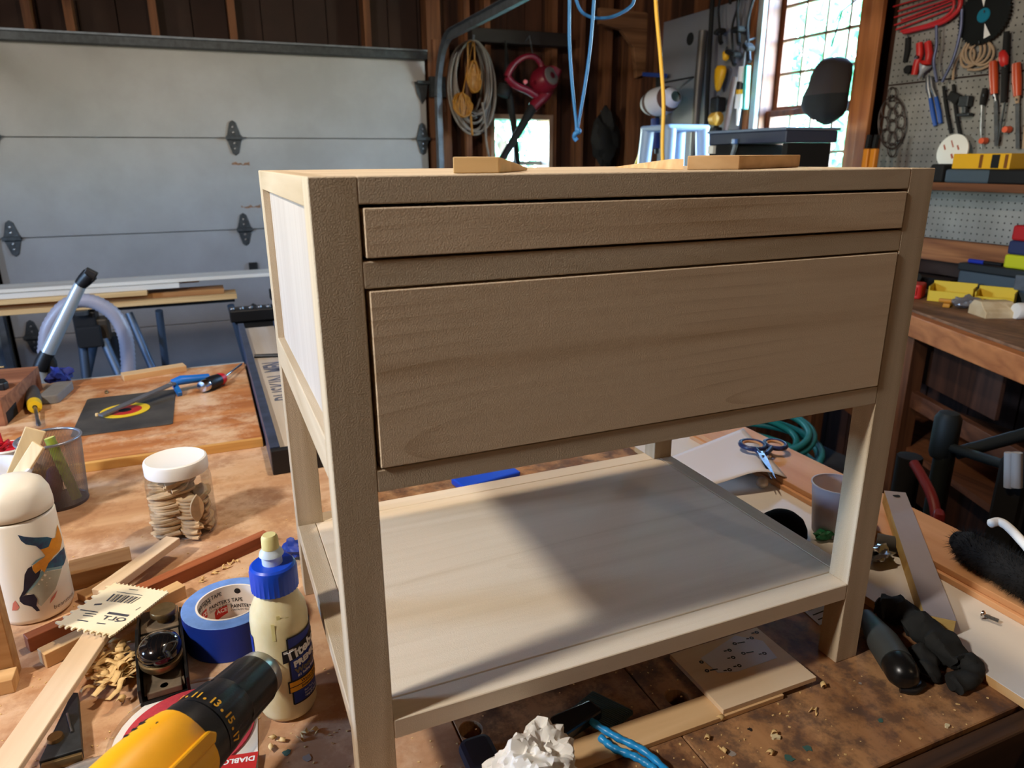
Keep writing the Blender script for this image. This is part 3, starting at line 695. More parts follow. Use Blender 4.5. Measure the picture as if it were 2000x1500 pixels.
rnd = random.Random(3); nb = 0
def bisc(x, y, z, rz, tilt, tdir):
    global nb
    o = b0 if nb == 0 else b0.copy()
    if nb: col.objects.link(o)
    o.matrix_basis = T(JR.x+x, JR.y+y, JR.z+z) @ RZ(tdir) @ RX(tilt) @ RZ(rz)
    tag(o, 'football-shaped beech wood biscuit packed inside the clear lidded jar', 'wood biscuit', 'biscuits in the jar'); nb += 1
for cx, cy, rz, z0, n_, tl, td in [(.0305*math.cos(math.radians(a)), .0305*math.sin(math.radians(a)), a+90, .006, n_, 4, a) for a, n_ in ((216, 16), (144, 17), (72, 17), (0, 14), (288, 6))]+[(0, 0, 30, .006, 15, 4, 0)]:
    for k in range(n_):
        bisc(cx+rnd.uniform(-.003, .003), cy+rnd.uniform(-.003, .003), z0+.0046*k, rz+rnd.uniform(-22, 22), tl+rnd.uniform(-2, 4), td)
for k in range(6): bisc(.006+rnd.uniform(-.002, .002), -.026+.001*k, .040+.0056*k, -20+rnd.uniform(-8, 8), 18, -20)
for k in range(8): bisc(-.004+rnd.uniform(-.006, .006), -.012+rnd.uniform(-.006, .006), .078+.0044*k if k < 5 else .076+.0044*(k-3), 10+rnd.uniform(-40, 40), 4, 40)
o_ = b0.copy(); col.objects.link(o_); o_.matrix_basis = T(JR.x+.022, JR.y-.0385, JR.z+.055) @ RZ(22) @ RX(90) @ RZ(84)
# ---------------------------------------------------------------- insulated tumbler
TU = Vector((-.338, .511, BZ))
tu = thing('insulated_tumbler', 'cream insulated tumbler with painted bird motif at the left edge', 'tumbler', TU)
cream = plain('tumbler_paint', rgb(236, 230, 216), .45); seamm = plain('tumbler_seam', rgb(96, 84, 60), .6)
RT = .0435
MB().lathe([(0, 0), (.036, 0), (.041, .003), (RT, .010), (RT+.0003, .08), (RT-.0004, .142), (.0418, .1455), (.0410, .146)], 64).build('tumbler_body', cream, tu, smooth=50)
MB().lathe([(.0412, .1450), (.0412, .1480)], 64).build('lid_seam', seamm, tu, smooth=50)
MB().lathe([(.0412, .1475), (.0432, .1488), (.0432, .158), (.0415, .172), (.036, .184), (.026, .191), (.012, .1935), (0, .194)], 64).build('lid', cream, tu, smooth=60)
AT = math.atan2(CAM.y-TU.y, CAM.x-TU.x)
def tum(name, poly, c, zo=.0003):
    """poly in px of the photograph's tumbler, turned into arc/height on the wall"""
    pts = []
    for q in poly: pts.append(Vector((q[0], q[1], zo)))
    b = MB(); b.add(pts, [tuple(range(len(pts)))])
    bm = bmesh.new(); vv = [bm.verts.new(p) for p in pts]; bm.faces.new(vv); bmesh.ops.triangulate(bm, faces=bm.faces[:])
    bmesh.ops.subdivide_edges(bm, edges=bm.edges[:], cuts=2, use_grid_fill=True); bm.verts.index_update()
    b = MB(); b.add([v.co.copy() for v in bm.verts], [tuple(v.index for v in f.verts) for f in bm.faces]); bm.free()
    b.map(cyl_map(RT+.0002, AT)); b.build(name, c, tu, smooth=60)
def tpx(px, py):
    """photo pixel -> (arc, height) on the tumbler wall"""
    d = ray(px, py); o = CAM-TU
    A = d.x*d.x+d.y*d.y; B_ = 2*(o.x*d.x+o.y*d.y); C_ = o.x*o.x+o.y*o.y-RT*RT
    dis = B_*B_-4*A*C_
    if dis < 0: dis = 0
    t = (-B_-math.sqrt(dis))/(2*A); p = o+d*t
    a = math.atan2(p.y, p.x)-AT
    a = (a+math.pi) % (2*math.pi)-math.pi
    return (a*RT, p.z)
def tz(pts): return [tpx(x/5, 930+y/5) for x, y in pts]      # from a 5x crop of the tumbler
tc_org = plain('paint_orange', rgb(226, 148, 30), .5, var=.15, vscale=120); tc_blue = plain('paint_navy', rgb(34, 40, 84), .5, c2=rgb(30, 92, 120), vscale=90)
tc_dk = plain('paint_dark', rgb(34, 30, 50), .5, var=.3, vscale=90); tc_teal = plain('paint_teal', rgb(128, 166, 178), .5, var=.15, vscale=60); tc_grey = plain('paint_grey', rgb(178, 178, 160), .5, var=.12, vscale=60); tc_red = plain('paint_red', rgb(206, 120, 104), .5); tc_yel = plain('paint_yellow', rgb(236, 216, 90), .5)
tum('painted_wing', tz([(172, 572), (230, 588), (330, 598), (460, 592), (520, 610), (500, 680), (400, 720), (350, 680), (250, 665), (205, 630)]), tc_blue)
tum('painted_body', tz([(555, 470), (585, 560), (600, 620), (580, 720), (520, 780), (470, 850), (430, 940), (400, 905), (345, 948), (315, 905), (320, 870), (440, 775), (395, 715), (470, 690), (500, 610), (535, 600)]), tc_org, .0006)
tum('painted_blue_patch', tz([(620, 690), (640, 790), (615, 870), (520, 890), (450, 900), (470, 850), (530, 790), (580, 735)]), tc_blue, .0004)
tum('painted_teal_patch', tz([(610, 865), (600, 900), (520, 915), (440, 930), (400, 990), (330, 1080), (250, 1150), (260, 1110), (400, 930), (450, 895), (540, 880)]), tc_teal, .0003)
tum('painted_breast', tz([(600, 905), (570, 1010), (540, 1100), (470, 1190), (400, 1270), (370, 1240), (330, 1150), (260, 1140), (340, 1060), (430, 930)]), tc_grey, .0002)
tum('painted_back', tz([(310, 875), (320, 920), (345, 950), (400, 905), (380, 980), (300, 1080), (240, 1160), (190, 1190), (230, 1110), (240, 960), (270, 900)]), tc_dk, .0005)
tum('painted_tail', tz([(190, 1185), (250, 1160), (330, 1150), (365, 1200), (355, 1260), (390, 1310), (360, 1318), (310, 1270), (230, 1250), (195, 1220)]), tc_dk, .0006)
tum('painted_blue_edge', tz([(440, 782), (380, 820), (330, 860), (300, 870), (350, 820), (400, 795)]), tc_teal, .0007)
tum('painted_petal', tz([(560, 1110), (535, 1180), (485, 1245), (500, 1190)]), tc_red, .0004)
tum('painted_petal', tz([(150, 1212), (190, 1275), (170, 1305), (120, 1310), (128, 1240)]), tc_red, .0004)
me = text_mesh('beanstoot', .0105, 0, 0, 'LEFT', .1); b = MB(); b.mesh(me)
q = tz([(525, 1290)])[0]; q2 = tz([(715, 1165)])[0]
wt = max(v[0] for v in b.v); kx = (q2[0]-q[0])/wt
b.map(lambda p: Vector((q[0]+p.x*kx, q[1]+.001+p.y*.75, .0004))); b.map(cyl_map(RT+.0002, AT)); b.build('print', plain('grey_ink', rgb(110, 100, 96), .6), tu)
# ---------------------------------------------------------------- mesh pencil cup
CU = Vector((-.362, .868, BZ))
mc = thing('mesh_cup', 'grey wire mesh pencil cup behind the tumbler', 'cup', CU)
meshm, _nt, _N, _L, _b = _mat('wire_mesh')
_b.inputs['Base Color'].default_value = rgb(120, 106, 98); _b.inputs['Metallic'].default_value = .2; _b.inputs['Roughness'].default_value = .5
b = MB(); NZ = 60; NA = 130; rb_, rt_, hc = .0425, .049, .122
for k in range(NZ):
    z = .004+(hc-.006)*k/(NZ-1); r = rb_+(rt_-rb_)*z/hc
    vs = []; 
    for i in range(64):
        a = 2*math.pi*i/64; vs += [(r*math.cos(a), r*math.sin(a), z-.0003), ((r+.0004)*math.cos(a), (r+.0004)*math.sin(a), z), (r*math.cos(a), r*math.sin(a), z+.0003)]
    fs = []
    for i in range(64):
        j = (i+1) % 64; fs += [(3*i, 3*j, 3*j+1, 3*i+1), (3*i+1, 3*j+1, 3*j+2, 3*i+2)]
    b.add(vs, fs)
for i in range(NA):
    a = 2*math.pi*i/NA; da = .0004/.045
    b.add([(rb_*math.cos(a-da), rb_*math.sin(a-da), .004), (rb_*math.cos(a+da), rb_*math.sin(a+da), .004), (rt_*math.cos(a+da), rt_*math.sin(a+da), hc), (rt_*math.cos(a-da), rt_*math.sin(a-da), hc)], [(0, 1, 2, 3)])
mw = b.build('mesh_wall', meshm, mc, smooth=60); mw['kind'] = 'stuff'
rimm = plain('mesh_rim', rgb(150, 156, 170), .3, .6)
MB().tube([(rt_*math.cos(2*math.pi*i/48), rt_*math.sin(2*math.pi*i/48), hc) for i in range(48)], .0026, 8, closed=True).build('rim', rimm, mc, smooth=60)
MB().lathe([(0, 0), (.043, 0), (.044, .002), (.0435, .006), (.042, .003), (0, .003)], 48).build('base', plain('mesh_base', rgb(84, 78, 80), .5, .4), mc, smooth=40)
grn = plain('green_stem', rgb(150, 164, 60), .5, var=.25, vscale=60); grnc = plain('cut_end', rgb(196, 196, 110), .7)
a_ = Vector((CU.x+.028, CU.y-.018, BZ+.010)); e_ = PY(96, 855, CU.y-.006)
rs = MB(); rs.m = 0; rs.tube([a_, a_.lerp(e_, .5), e_], .0085, 12, caps=False); rs.m = 1; rs.tube([e_-(e_-a_).normalized()*.0005, e_], .0083, 12)
tag(rs.build('green_dowel', [grn, grnc], smooth=40), 'fat green stick standing in the wire mesh cup', 'stick')
mauve = plain('mauve_cloth', rgb(132, 84, 92), .8, var=.2, vscale=80)
m = MB(); m.lathe([(0, 0), (.012, .001), (.014, .02), (.013, .055), (.009, .062), (0, .063)], 16, T(CU.x-.012, CU.y-.01, BZ+.008) @ RY(14) @ RX(-6)); tag(m.build('mauve_handle', mauve, smooth=50), 'mauve stubby handle standing inside the wire mesh cup', 'handle')
# ---------------------------------------------------------------- white tub with paint paddles
TB = Vector((-.450, .774, BZ))
tb_ = thing('plastic_tub', 'white plastic tub of wood paddles with handwritten tape label', 'tub', TB)
tubm = plain('tub_white', rgb(226, 228, 236), .4, sss=.15)
MB().lathe([(0, .001), (.060, .001), (.064, .004), (.074, .100), (.0775, .101), (.0785, .105), (.0775, .109), (.073, .109), (.0715, .104), (.0615, .006), (0, .005)], 56).build('tub_body', tubm, tb_, smooth=40)
AB = math.atan2(CAM.y-TB.y, CAM.x-TB.x)
q = patch(.062, .022, 14, 1, 0, .078, .084); q.map(lambda p: Vector((p.x, p.y, (p.y-.084)*.06))); q.map(cyl_map(.0738, AB)); q.build('tape_label', plain('masking_tape', rgb(206, 196, 190), .8), tb_, smooth=60)
me = text_mesh('Polly Ame', .015, 0, 0, 'LEFT', .15); b = MB(); b.mesh(me); b.map(lambda p: Vector((.053+p.x*.72, .084+p.y*.9, .0008))); b.map(cyl_map(.0738, AB)); b.build('handwriting', ink, tb_)
def paddle(name, lab, p0, p1, w, t, mat, up=(0, -1, .3)):
    m = MB(); m.bar(p0, p1, w, t, up); return tag(m.build(name, mat, bevel=.0015, seg=2), lab, 'wood paddle')
pads = wood('paddle_wood', rgb(240, 220, 178), rgb(222, 196, 150), 'z', rough=.6)
paddle('wood_paddle', 'tall pale wood paddle standing at the back of the white tub', Vector((-.44, .785, BZ+.012)), PY(70, 838, .795), .030, .004, pads, (.2, -1, .2))
paddle('wood_paddle', 'shorter pale wood paddle leaning right in the white tub', Vector((-.455, .765, BZ+.012)), PY(76, 868, .775), .022, .006, pads, (-.6, -1, .2))
q = MB(); q.mesh(text_mesh('ral unit', .010, 0, .0001, 'LEFT')); q.map(lambda p: Vector((p.x-.018, p.y+.075, .0002))); 
AI = math.atan2(TB.y-CAM.y, TB.x-CAM.x)
q.map(lambda p: Vector(((.0685-p.z)*math.cos(AI-p.x/.0685), (.0685-p.z)*math.sin(AI-p.x/.0685), p.y))); q.build('print', ink, tb_)
# small white cup with red sticks
RC = Vector((-.447, .962, BZ))
rc = tag(MB().lathe([(0, .001), (.024, .001), (.026, .004), (.030, .080), (.0315, .083), (.030, .086), (.0285, .083), (.0245, .006), (0, .005)], 36, T(*RC)).build('paper_cup', white_pl, smooth=40), 'small white cup of red scraps behind the tub', 'cup')
redst = plain('red_stick', rgb(196, 28, 44), .5, var=.2, vscale=40)
m = MB(); m.bar(RC+Vector((-.004, -.005, .01)), RC+Vector((-.012, .0, .112)), .012, .007, (0, -1, .2)); tag(m.build('red_marker', redst, bevel=.001), 'flat red stick standing in the small white cup', 'stick')
m = MB()
for k in range(14):
    a = random.uniform(0, 6.28); rr = random.uniform(0, .016)
    m.cbox((0, 0, 0), (.022, .014, .004), T(RC.x+rr*math.cos(a), RC.y+rr*math.sin(a), RC.z+.06+k*.0026) @ RZ(random.uniform(0, 180)) @ RX(random.uniform(-30, 30)))
so = m.build('red_scraps', redst); tag(so, 'heap of red scraps filling the small white cup', 'scraps', kind='stuff')
# ================================================================ sticks, card and small tools at the left
mahog_x = wood('red_wood', rgb(176, 104, 66), rgb(122, 62, 36), 'x', 1.2, rough=.5)
lite = wood('light_stick', rgb(226, 190, 140), rgb(196, 154, 104), 'x', 1.2, rough=.6); liteb = wood('pale_board', rgb(232, 208, 176), rgb(208, 180, 146), 'x', 1.0, rough=.6)
tanst = wood('tan_stick', rgb(198, 158, 108), rgb(160, 116, 72), 'x', 1.2, rough=.6)
def V(p, z): return Vector((p.x, p.y, z))
def stick(name, label, p0, p1, w, h, z, mat, cat='wood stick', roll=0, dz=0):
    """square stick resting at height z; p0, p1 on its axis; origin at p0, grain along x"""
    a = V(p0, z); b = V(p1, z+dz); L = (b-a).length; xf = frame_to(a, b)
    o = MB().box(0, L, -w/2, w/2, 0, h).build(name, mat, bevel=.0007, seg=1); o.matrix_world = xf
    return tag(o, label, cat)
stick('hardwood_stick', 'long reddish hardwood stick lying from the jar to the tumbler', PZ(522, 1048, BZ+.01), PZ(52, 1256, BZ+.01), .0165, .0195, BZ, mahog_x)
stick('wood_stick', 'pale square stick under the notched spreader beside the reddish stick', PZ(356, 1150, BZ+.01), PZ(82, 1286, BZ+.01), .020, .0195, BZ, lite)
stick('wood_stick', 'short pale stick laid across the reddish stick next to the jar', PZ(340, 1062, BZ+.02), PZ(196, 1168, BZ+.02), .024, .0115, BZ+.0205, liteb)
stick('wood_offcut', 'thick tan wood offcut just right of the tumbler', PZ(258, 1098, BZ+.01), PZ(138, 1128, BZ+.01), .045, .026, BZ, tanst, 'wood offcut')
stick('wood_offcut', 'small tan wood offcut tucked between tumbler and spreader', PZ(232, 1128, BZ+.01), PZ(160, 1165, BZ+.01), .024, .012, BZ+.0, tanst, 'wood offcut')
stick('pale_board', 'long flat pale board running off the lower left corner', PZ(205, 1212, BZ+.033), PZ(-60, 1595, BZ+.033), .031, .0075, BZ+.0265, liteb, 'board')
# box side standing at the left edge
m = MB(); m.box(-.52, -.3335, .357, .378, BZ, BZ+.20); tag(m.build('wooden_box_side', tanst, bevel=.001), 'tan wooden box side standing upright at the lower left edge', 'box side')
m = MB(); m.box(-.52, -.331, .332, .3565, BZ, BZ+.018); tag(m.build('wood_block', lite, bevel=.001), 'flat pale wood block at the foot of the upright box side', 'wood block')
# ---------------------------------------------------------------- notched spreader with print
zc = BZ+.0405
c0, c1, c2, c3 = (PZ(112, 1218, zc), PZ(222, 1139, zc), PZ(329, 1156, zc), PZ(221, 1239, zc))
card_o = c0; ex = (c1-c0).length; ey = (c3-c0).length
ux = (c1-c0).normalized(); uy = (c3-c0)-ux*(c3-c0).dot(ux); uy.normalize(); uz = ux.cross(uy)
if uz.z < 0: uz = -uz
XF = Matrix(((ux.x, uy.x, uz.x, c0.x), (ux.y, uy.y, uz.y, c0.y), (ux.z, uy.z, uz.z, c0.z), (0, 0, 0, 1)))
loc = [XF.inverted() @ c for c in (c0, c1, c2, c3)]
def edge_teeth(p, q, n, d, duty=.5):
    out = []; t = (q-p); L = t.length; t = t.normalized(); nn = Vector((t.y, -t.x, 0))
    for k in range(n):
        s0 = L*k/n; s1 = L*(k+duty)/n; s2 = L*(k+1)/n
        out += [p+t*s0, p+t*(s0+(s1-s0)*.15)+nn*d*-1*0+nn*0, p+t*(s0+(s1-s0)*.25)+nn*d, p+t*(s0+(s1-s0)*.75)+nn*d, p+t*s1, p+t*(s1*.98+s2*.02)]
    return out
L0, L1, L2, L3 = [Vector((p.x, p.y, 0)) for p in loc]
cen = (L0+L1+L2+L3)/4
def outw(p, q):
    t = (q-p).normalized(); nn = Vector((t.y, -t.x, 0)); return 1 if nn.dot((p+q)/2-cen) > 0 else -1
poly = edge_teeth(L0, L1, 8, .0052*outw(L0, L1))+edge_teeth(L1, L2, 14, .0026*outw(L1, L2))+edge_teeth(L2, L3, 26, .0008*outw(L2, L3))+edge_teeth(L3, L0, 9, .0042*outw(L3, L0))
cr = plain('spreader_plastic', rgb(240, 226, 190), .45)
sp = thing('notched_spreader', 'cream plastic notched glue spreader with printed barcode on the sticks', 'spreader', c0)
tilt = XF
MB().prism([(p.x, p.y) for p in poly], -.0022, 0, XF).build('plate', cr, sp, world=True)
gi = plain('print_grey', rgb(70, 70, 74), .6)
# text frame: photo shows the print running from top right to bottom left; bilinear placement on the plate
def bil(u, v): return (L0*(1-u)*(1-v)+L1*u*(1-v)+L2*u*v+L3*(1-u)*v)
def ppx(px, py):
    p = XF.inverted() @ PZ(px, py, zc); return Vector((p.x, p.y, .0003))
m = MB()
A_, B__, C__, D__ = ppx(222, 1160), ppx(283, 1168), ppx(262, 1180), ppx(207, 1174)
u = 0
for wbar in (.10, .03, .06, .02, .09, .03, .05, .10, .02, .06, .03, .09, .05):
    if u+wbar > 1: break
    m.add([A_.lerp(B__, u), A_.lerp(B__, u+wbar*.62), D__.lerp(C__, u+wbar*.62), D__.lerp(C__, u)], [(0, 1, 2, 3)]); u += wbar*1.25
m.map(lambda p: XF @ p); m.build('barcode', gi, sp, world=True)
for (x0, y0, x1, y1, h) in ((157, 1191, 191, 1196, .0016), (166, 1198, 188, 1200, .0014), (162, 1202, 182, 1204, .0014), (151, 1211, 172, 1214, .0018), (189, 1217, 206, 1219, .0016), (211, 1197, 251, 1203, .0042), (228, 1156, 278, 1163, .001), (252, 1151, 270, 1153, .0012), (265, 1192, 275, 1186, .001), (184, 1181, 199, 1180, .0030)):
    p, q = ppx(x0, y0), ppx(x1, y1); t = (q-p).normalized(); nn = Vector((-t.y, t.x, 0))*h/2
    m = MB().add([p-nn, q-nn, q+nn, p+nn], [(0, 1, 2, 3)]); m.map(lambda s_: XF @ s_); m.build('printed_line', gi, sp, world=True)
me = text_mesh('QLT', .019, 0, .0004); b = MB(); b.mesh(me)
pc, px_ = ppx(223, 1209), ppx(198, 1206); ax = (px_-pc).normalized(); ay = Vector((-ax.y, ax.x, 0))
if True:
    b.map(lambda p: XF @ (pc+ax*p.x*.9+ay*p.y*.55+Vector((0, 0, .0001)))); b.build('print', gi, sp, world=True)
# ---------------------------------------------------------------- block plane
bpz = thing('block_plane', 'small black iron block plane with brass knob beside the tape roll', 'hand plane', (-.177, .330, BZ), (0, 0, math.radians(4)))
iron = plain('black_iron', rgb(34, 32, 30), .45, .5, var=.4, vscale=60); dusty = plain('dusty_iron', rgb(120, 104, 84), .75, .3, var=.4, vscale=50); brass = plain('brass', rgb(150, 124, 84), .4, .8, var=.3, vscale=60)
MB().box(-.026, .026, -.08, .08, 0, .005).build('sole', iron, bpz, bevel=.001)
for s_ in (-1, 1):
    m = MB(); sidep = [(-.08, .004), (.08, .004), (.08, .016), (.055, .024), (.02, .036), (-.02, .038), (-.05, .030), (-.08, .022)]
    m.prism(sidep, -.0016, .0016, T(s_*.0245, 0, 0) @ RZ(90) @ RX(90)); m.build('side_wing', iron, bpz, bevel=.0006)
MB().box(-.022, .022, .030, .078, .005, .022).build('toe', dusty, bpz, bevel=.001)
MB().box(-.022, .022, .020, .040, .005, .020).build('throat_bridge', iron, bpz, bevel=.001)
m = MB(); m.lathe([(0, .014), (.009, .014), (.009, .020), (.013, .021), (.0155, .023), (.0155, .028), (.0145, .0295), (0, .029)], 28, T(.006, .050, .008)); m.build('front_knob', brass, bpz, smooth=35)
m = MB(); m.box(-.021, .021, -.075, .012, -.0015, .0015, T(0, 0, .026) @ RX(14)); m.build('blade', dusty, bpz, bevel=.0004)
m = MB(); m.lathe([(0, -.012), (.020, -.011), (.0235, -.006), (.0235, -.001), (.0215, .0)], 36, T(0, -.040, .034), 1, 1.15); m.build('cap_ring', brass, bpz, smooth=40)
blackgl = plain('black_gloss', rgb(14, 14, 16), .12, coat=.5)
m = MB(); m.lathe([(.0215, 0), (.0235, .004), (.0235, .010), (.0205, .017), (.013, .0215), (.005, .023), (0, .023)], 40, T(0, -.040, .034) @ RX(-4), 1, 1.2); m.build('palm_cap', blackgl, bpz, smooth=60)
m = MB(); m.lathe([(0, 0), (.010, 0), (.010, .006), (.006, .010), (0, .010)], 20, T(0, -.070, .006) @ SC(.7, .7, .7)); m.build('adjuster_wheel', brass, bpz, smooth=40)
MB().box(-.018, .018, -.078, -.05, .005, .013).build('heel', dusty, bpz, bevel=.001)
# ---------------------------------------------------------------- wood shavings
shav = plain('shaving_wood', rgb(232, 196, 134), .7, var=.2, vscale=80)
def curl(b, c, rz, r, w, turns, tilt, t=.0003):
    n = int(14*turns)+4; xf = T(*c) @ RZ(rz) @ RX(tilt)
    vs = []; fs = []
    for i in range(n):
        a = 2*math.pi*turns*i/(n-1); rr = r*(1-.35*i/n); dx = w*.8*i/n
        vs += [(dx, rr*math.cos(a), rr*math.sin(a)+r), (dx+w, rr*math.cos(a), rr*math.sin(a)+r)]
    fs = [(2*i, 2*i+1, 2*i+3, 2*i+2) for i in range(n-1)]
    b.add(vs, fs, xf)
def ribbon(b, c, rz, L, w, wav):
    n = 18; xf = T(*c) @ RZ(rz); vs = []
    ph = random.uniform(0, 6)
    for i in range(n):
        x = L*(i/(n-1)-.5); z = .003+wav*(1+math.sin(ph+i*.75)); y = .004*math.sin(ph*2+i*.4)
        vs += [(x, y-w/2, z+.001*math.sin(i)), (x, y+w/2, z)]
    b.add(vs, [(2*i, 2*i+1, 2*i+3, 2*i+2) for i in range(n-1)], xf)
rs_ = random.Random(5); m = MB()
for k in range(46):
    c = PZ(rs_.gauss(228, 20), rs_.gauss(1325, 26)); z = BZ+.001+rs_.random()*.013
    (curl(m, (c.x, c.y, z), rs_.uniform(0, 180), rs_.uniform(.003, .0065), rs_.uniform(.006, .012), rs_.uniform(.8, 2.2), rs_.uniform(-25, 25)) if k % 2 else ribbon(m, (c.x, c.y, z), rs_.uniform(0, 60), rs_.uniform(.03, .055), rs_.uniform(.005, .009), .002))
so = m.build('wood_shavings', shav, smooth=60, solid=.0003); tag(so, 'heap of curled pale wood shavings left of the block plane', 'wood shavings', kind='stuff')
m = MB()
for px, py in ((395, 1135), (402, 1165), (420, 1120), (412, 1160), (440, 1110), (455, 1100), (560, 1450), (590, 1440), (535, 1470), (525, 1450), (610, 1430), (1513, 1440), (1400, 1412), (1450, 1365), (1420, 1475), (1380, 1450), (1590, 1390), (1500, 1480), (1610, 1350)):
    c = PZ(px, py); m_ = rs_.uniform(.003, .007)
    if rs_.random() < .5: curl(m, (c.x, c.y, BZ+.0005), rs_.uniform(0, 180), rs_.uniform(.002, .004), m_, rs_.uniform(.6, 1.3), 0)
    else: ribbon(m, (c.x, c.y, BZ-.002), rs_.uniform(0, 180), rs_.uniform(.008, .016), .005, .0012)
so = m.build('scattered_shavings', shav, smooth=60, solid=.0003); tag(so, 'scattered crumbs and curls of wood on the bench top', 'wood shavings', kind='stuff')
m = MB()
for k in range(500):
    px, py = rs_.uniform(560, 1990), rs_.uniform(1300, 1500)
    if k % 2: px, py = rs_.uniform(0, 600), rs_.uniform(1000, 1500)
    c = PZ(px, py)
    if c.x > .69 or c.y < -.13 : continue
    s_ = rs_.uniform(.0005, .0016); m.cbox((0, 0, 0), (s_*1.6, s_, s_*.6), T(c.x, c.y, BZ+s_*.3) @ RZ(rs_.uniform(0, 180)))
so = m.build('sawdust_specks', shav); tag(so, 'pale sawdust specks strewn over the bench top', 'sawdust', kind='stuff')
# ---------------------------------------------------------------- sanding disc pack
pk = thing('sanding_disc_pack', 'clear pack of red sanding discs with white card under the drill', 'sandpaper pack', (-.145, .19, BZ))
sandred = plain('sandpaper_red', rgb(206, 66, 78), .9, bump=.5, bscale=900, var=.15, vscale=200)
cx, cy = -.147, .186
m = MB(); m.prism([(cx+.075*math.cos(t), cy+.080*math.sin(t)) for t in [math.radians(a) for a in range(20, 200, 12)]]+[(cx-.074, cy-.10), (cx+.062, cy-.10)], BZ, BZ+.0012); m.build('card', paperw, pk, world=True)
hol = [(cx-.028, cy+.030, .0042), (cx-.040, cy+.012, .0042), (cx+.012, cy+.038, .0042)]
bm = bmesh.new(); es = []
ov = [bm.verts.new((cx+.066*math.cos(2*math.pi*k/64), cy+.066*math.sin(2*math.pi*k/64), BZ+.004)) for k in range(64)]; es += [bm.edges.new((ov[i], ov[(i+1) % 64])) for i in range(64)]
for hx, hy, hr in hol:
    hv = [bm.verts.new((hx+hr*math.cos(2*math.pi*k/16), hy+hr*math.sin(2*math.pi*k/16), BZ+.004)) for k in range(16)]; es += [bm.edges.new((hv[i], hv[(i+1) % 16])) for i in range(16)]
bmesh.ops.triangle_fill(bm, use_beauty=True, use_dissolve=False, edges=es)
for f in list(bm.faces):
    c = f.calc_center_median()
    if any((c.x-h[0])**2+(c.y-h[1])**2 < (h[2]*.75)**2 for h in hol): bm.faces.remove(f)
r_ = bmesh.ops.extrude_face_region(bm, geom=bm.faces[:]); bmesh.ops.translate(bm, verts=[v for v in r_['geom'] if isinstance(v, bmesh.types.BMVert)], vec=(0, 0, -.0025)); bm.verts.index_update()
MB().add([v.co.copy() for v in bm.verts], [tuple(v.index for v in f.verts) for f in bm.faces]).build('sanding_disc', sandred, pk, world=True); bm.free()
for hx, hy, hr in hol: MB().lathe([(hr*1.35, .0001), (hr*1.0, .0001)], 18, T(hx, hy, BZ+.0041)).build('hole_edge', paperw, pk, world=True)
m = MB(); m.lathe([(.079, .0004), (.078, .006), (.074, .0075), (0, .0075)], 56, T(cx, cy, BZ), 1, 1.03); m.build('blister', clearfilm, pk, world=True, smooth=40)
q0, q1 = PZ(438, 1487, BZ+.006), PZ(496, 1478, BZ+.006)
lbx = (q1-q0).normalized(); lby = Vector((-lbx.y, lbx.x, 0)); XL = Matrix(((lbx.x, lby.x, 0, q0.x), (lbx.y, lby.y, 0, q0.y), (0, 0, 1, BZ+.0078), (0, 0, 0, 1)))
Lq = (q1-q0).length
MB().box(-.012, Lq+.004, -.030, .0045, -.0004, 0, XL).build('brand_strip', redp, pk, world=True)
me = text_mesh('DIABLO', .0095, 0, .0003); b = MB(); b.mesh(me); b.map(lambda p: XL @ Vector((Lq*.5-p.x*.95, -.0035-p.y*.9, .0003))); b.build('print', paperw, pk, world=True)
# ---------------------------------------------------------------- cordless drill lying on the bench
tipP = PZ(514, 1311, BZ+.088); rearP = CAM+ray(365, 1455)*.615; rearP = tipP+(rearP-tipP).normalized()*.2
dr = thing('cordless_drill', 'yellow and black cordless drill lying at the bottom left', 'drill', (-.12, .13, BZ))
DXF = frame_to(rearP, tipP)
LT = (tipP-rearP).length; LTH = LT
drillb = plain('drill_black', rgb(24, 24, 26), .42, bump=.15, bscale=500, var=.2, vscale=70); dyel = plain('drill_yellow', rgb(244, 176, 22), .42, var=.08, vscale=30)
def along(prof, n=40): return prof
XR = DXF @ RY(90)           # lathe axis z -> drill x axis
m = MB(); m.lathe([(.010, LT), (.0215, LT-.0005), (.0235, LT-.003), (.0250, LT-.012), (.0253, LT-.014)], 48, XR); m.build('chuck_ring', plain('chuck_silver', rgb(190, 192, 190), .3, .8), dr, world=True, smooth=35)
m = MB(); nn = 72; vs = []; fs = []
for j, (xx, r) in enumerate(((LT-.014, .0255), (LT-.018, .0268), (LT-.052, .0282), (LT-.058, .0285))):
    for i in range(nn):
        k = 1.0-(.035 if (i % 9 in (3, 4) and 0 < j < 3) else 0); a = 2*math.pi*i/nn; vs.append((xx, r*k*math.cos(a), r*k*math.sin(a)))
for j in range(3):
    for i in range(nn): fs.append((j*nn+i, j*nn+(i+1) % nn, (j+1)*nn+(i+1) % nn, (j+1)*nn+i))
fs.append(tuple(range(nn))); m.add(vs, fs, DXF); m.build('chuck_sleeve', drillb, dr, world=True, smooth=30)
m = MB(); vs = []; fs = []
for j, (xx, r, lob) in enumerate(((LT-.056, .0275, 0), (LT-.060, .0300, .06), (LT-.085, .0330, .07), (LT-.096, .0335, .02), (LT-.098, .0330, 0))):
    for i in range(nn):
        a = 2*math.pi*i/nn; k = 1-lob*(1 if i % 12 in (0, 1, 2) else 0); vs.append((xx, r*k*math.cos(a), r*k*math.sin(a)))
for j in range(4):
    for i in range(nn): fs.append((j*nn+i, j*nn+(i+1) % nn, (j+1)*nn+(i+1) % nn, (j+1)*nn+i))
fs.append(tuple(range(nn))); fs.append(tuple(range(4*nn, 5*nn))); m.add(vs, fs, DXF); cl = m.build('torque_collar', drillb, dr, world=True, smooth=35)
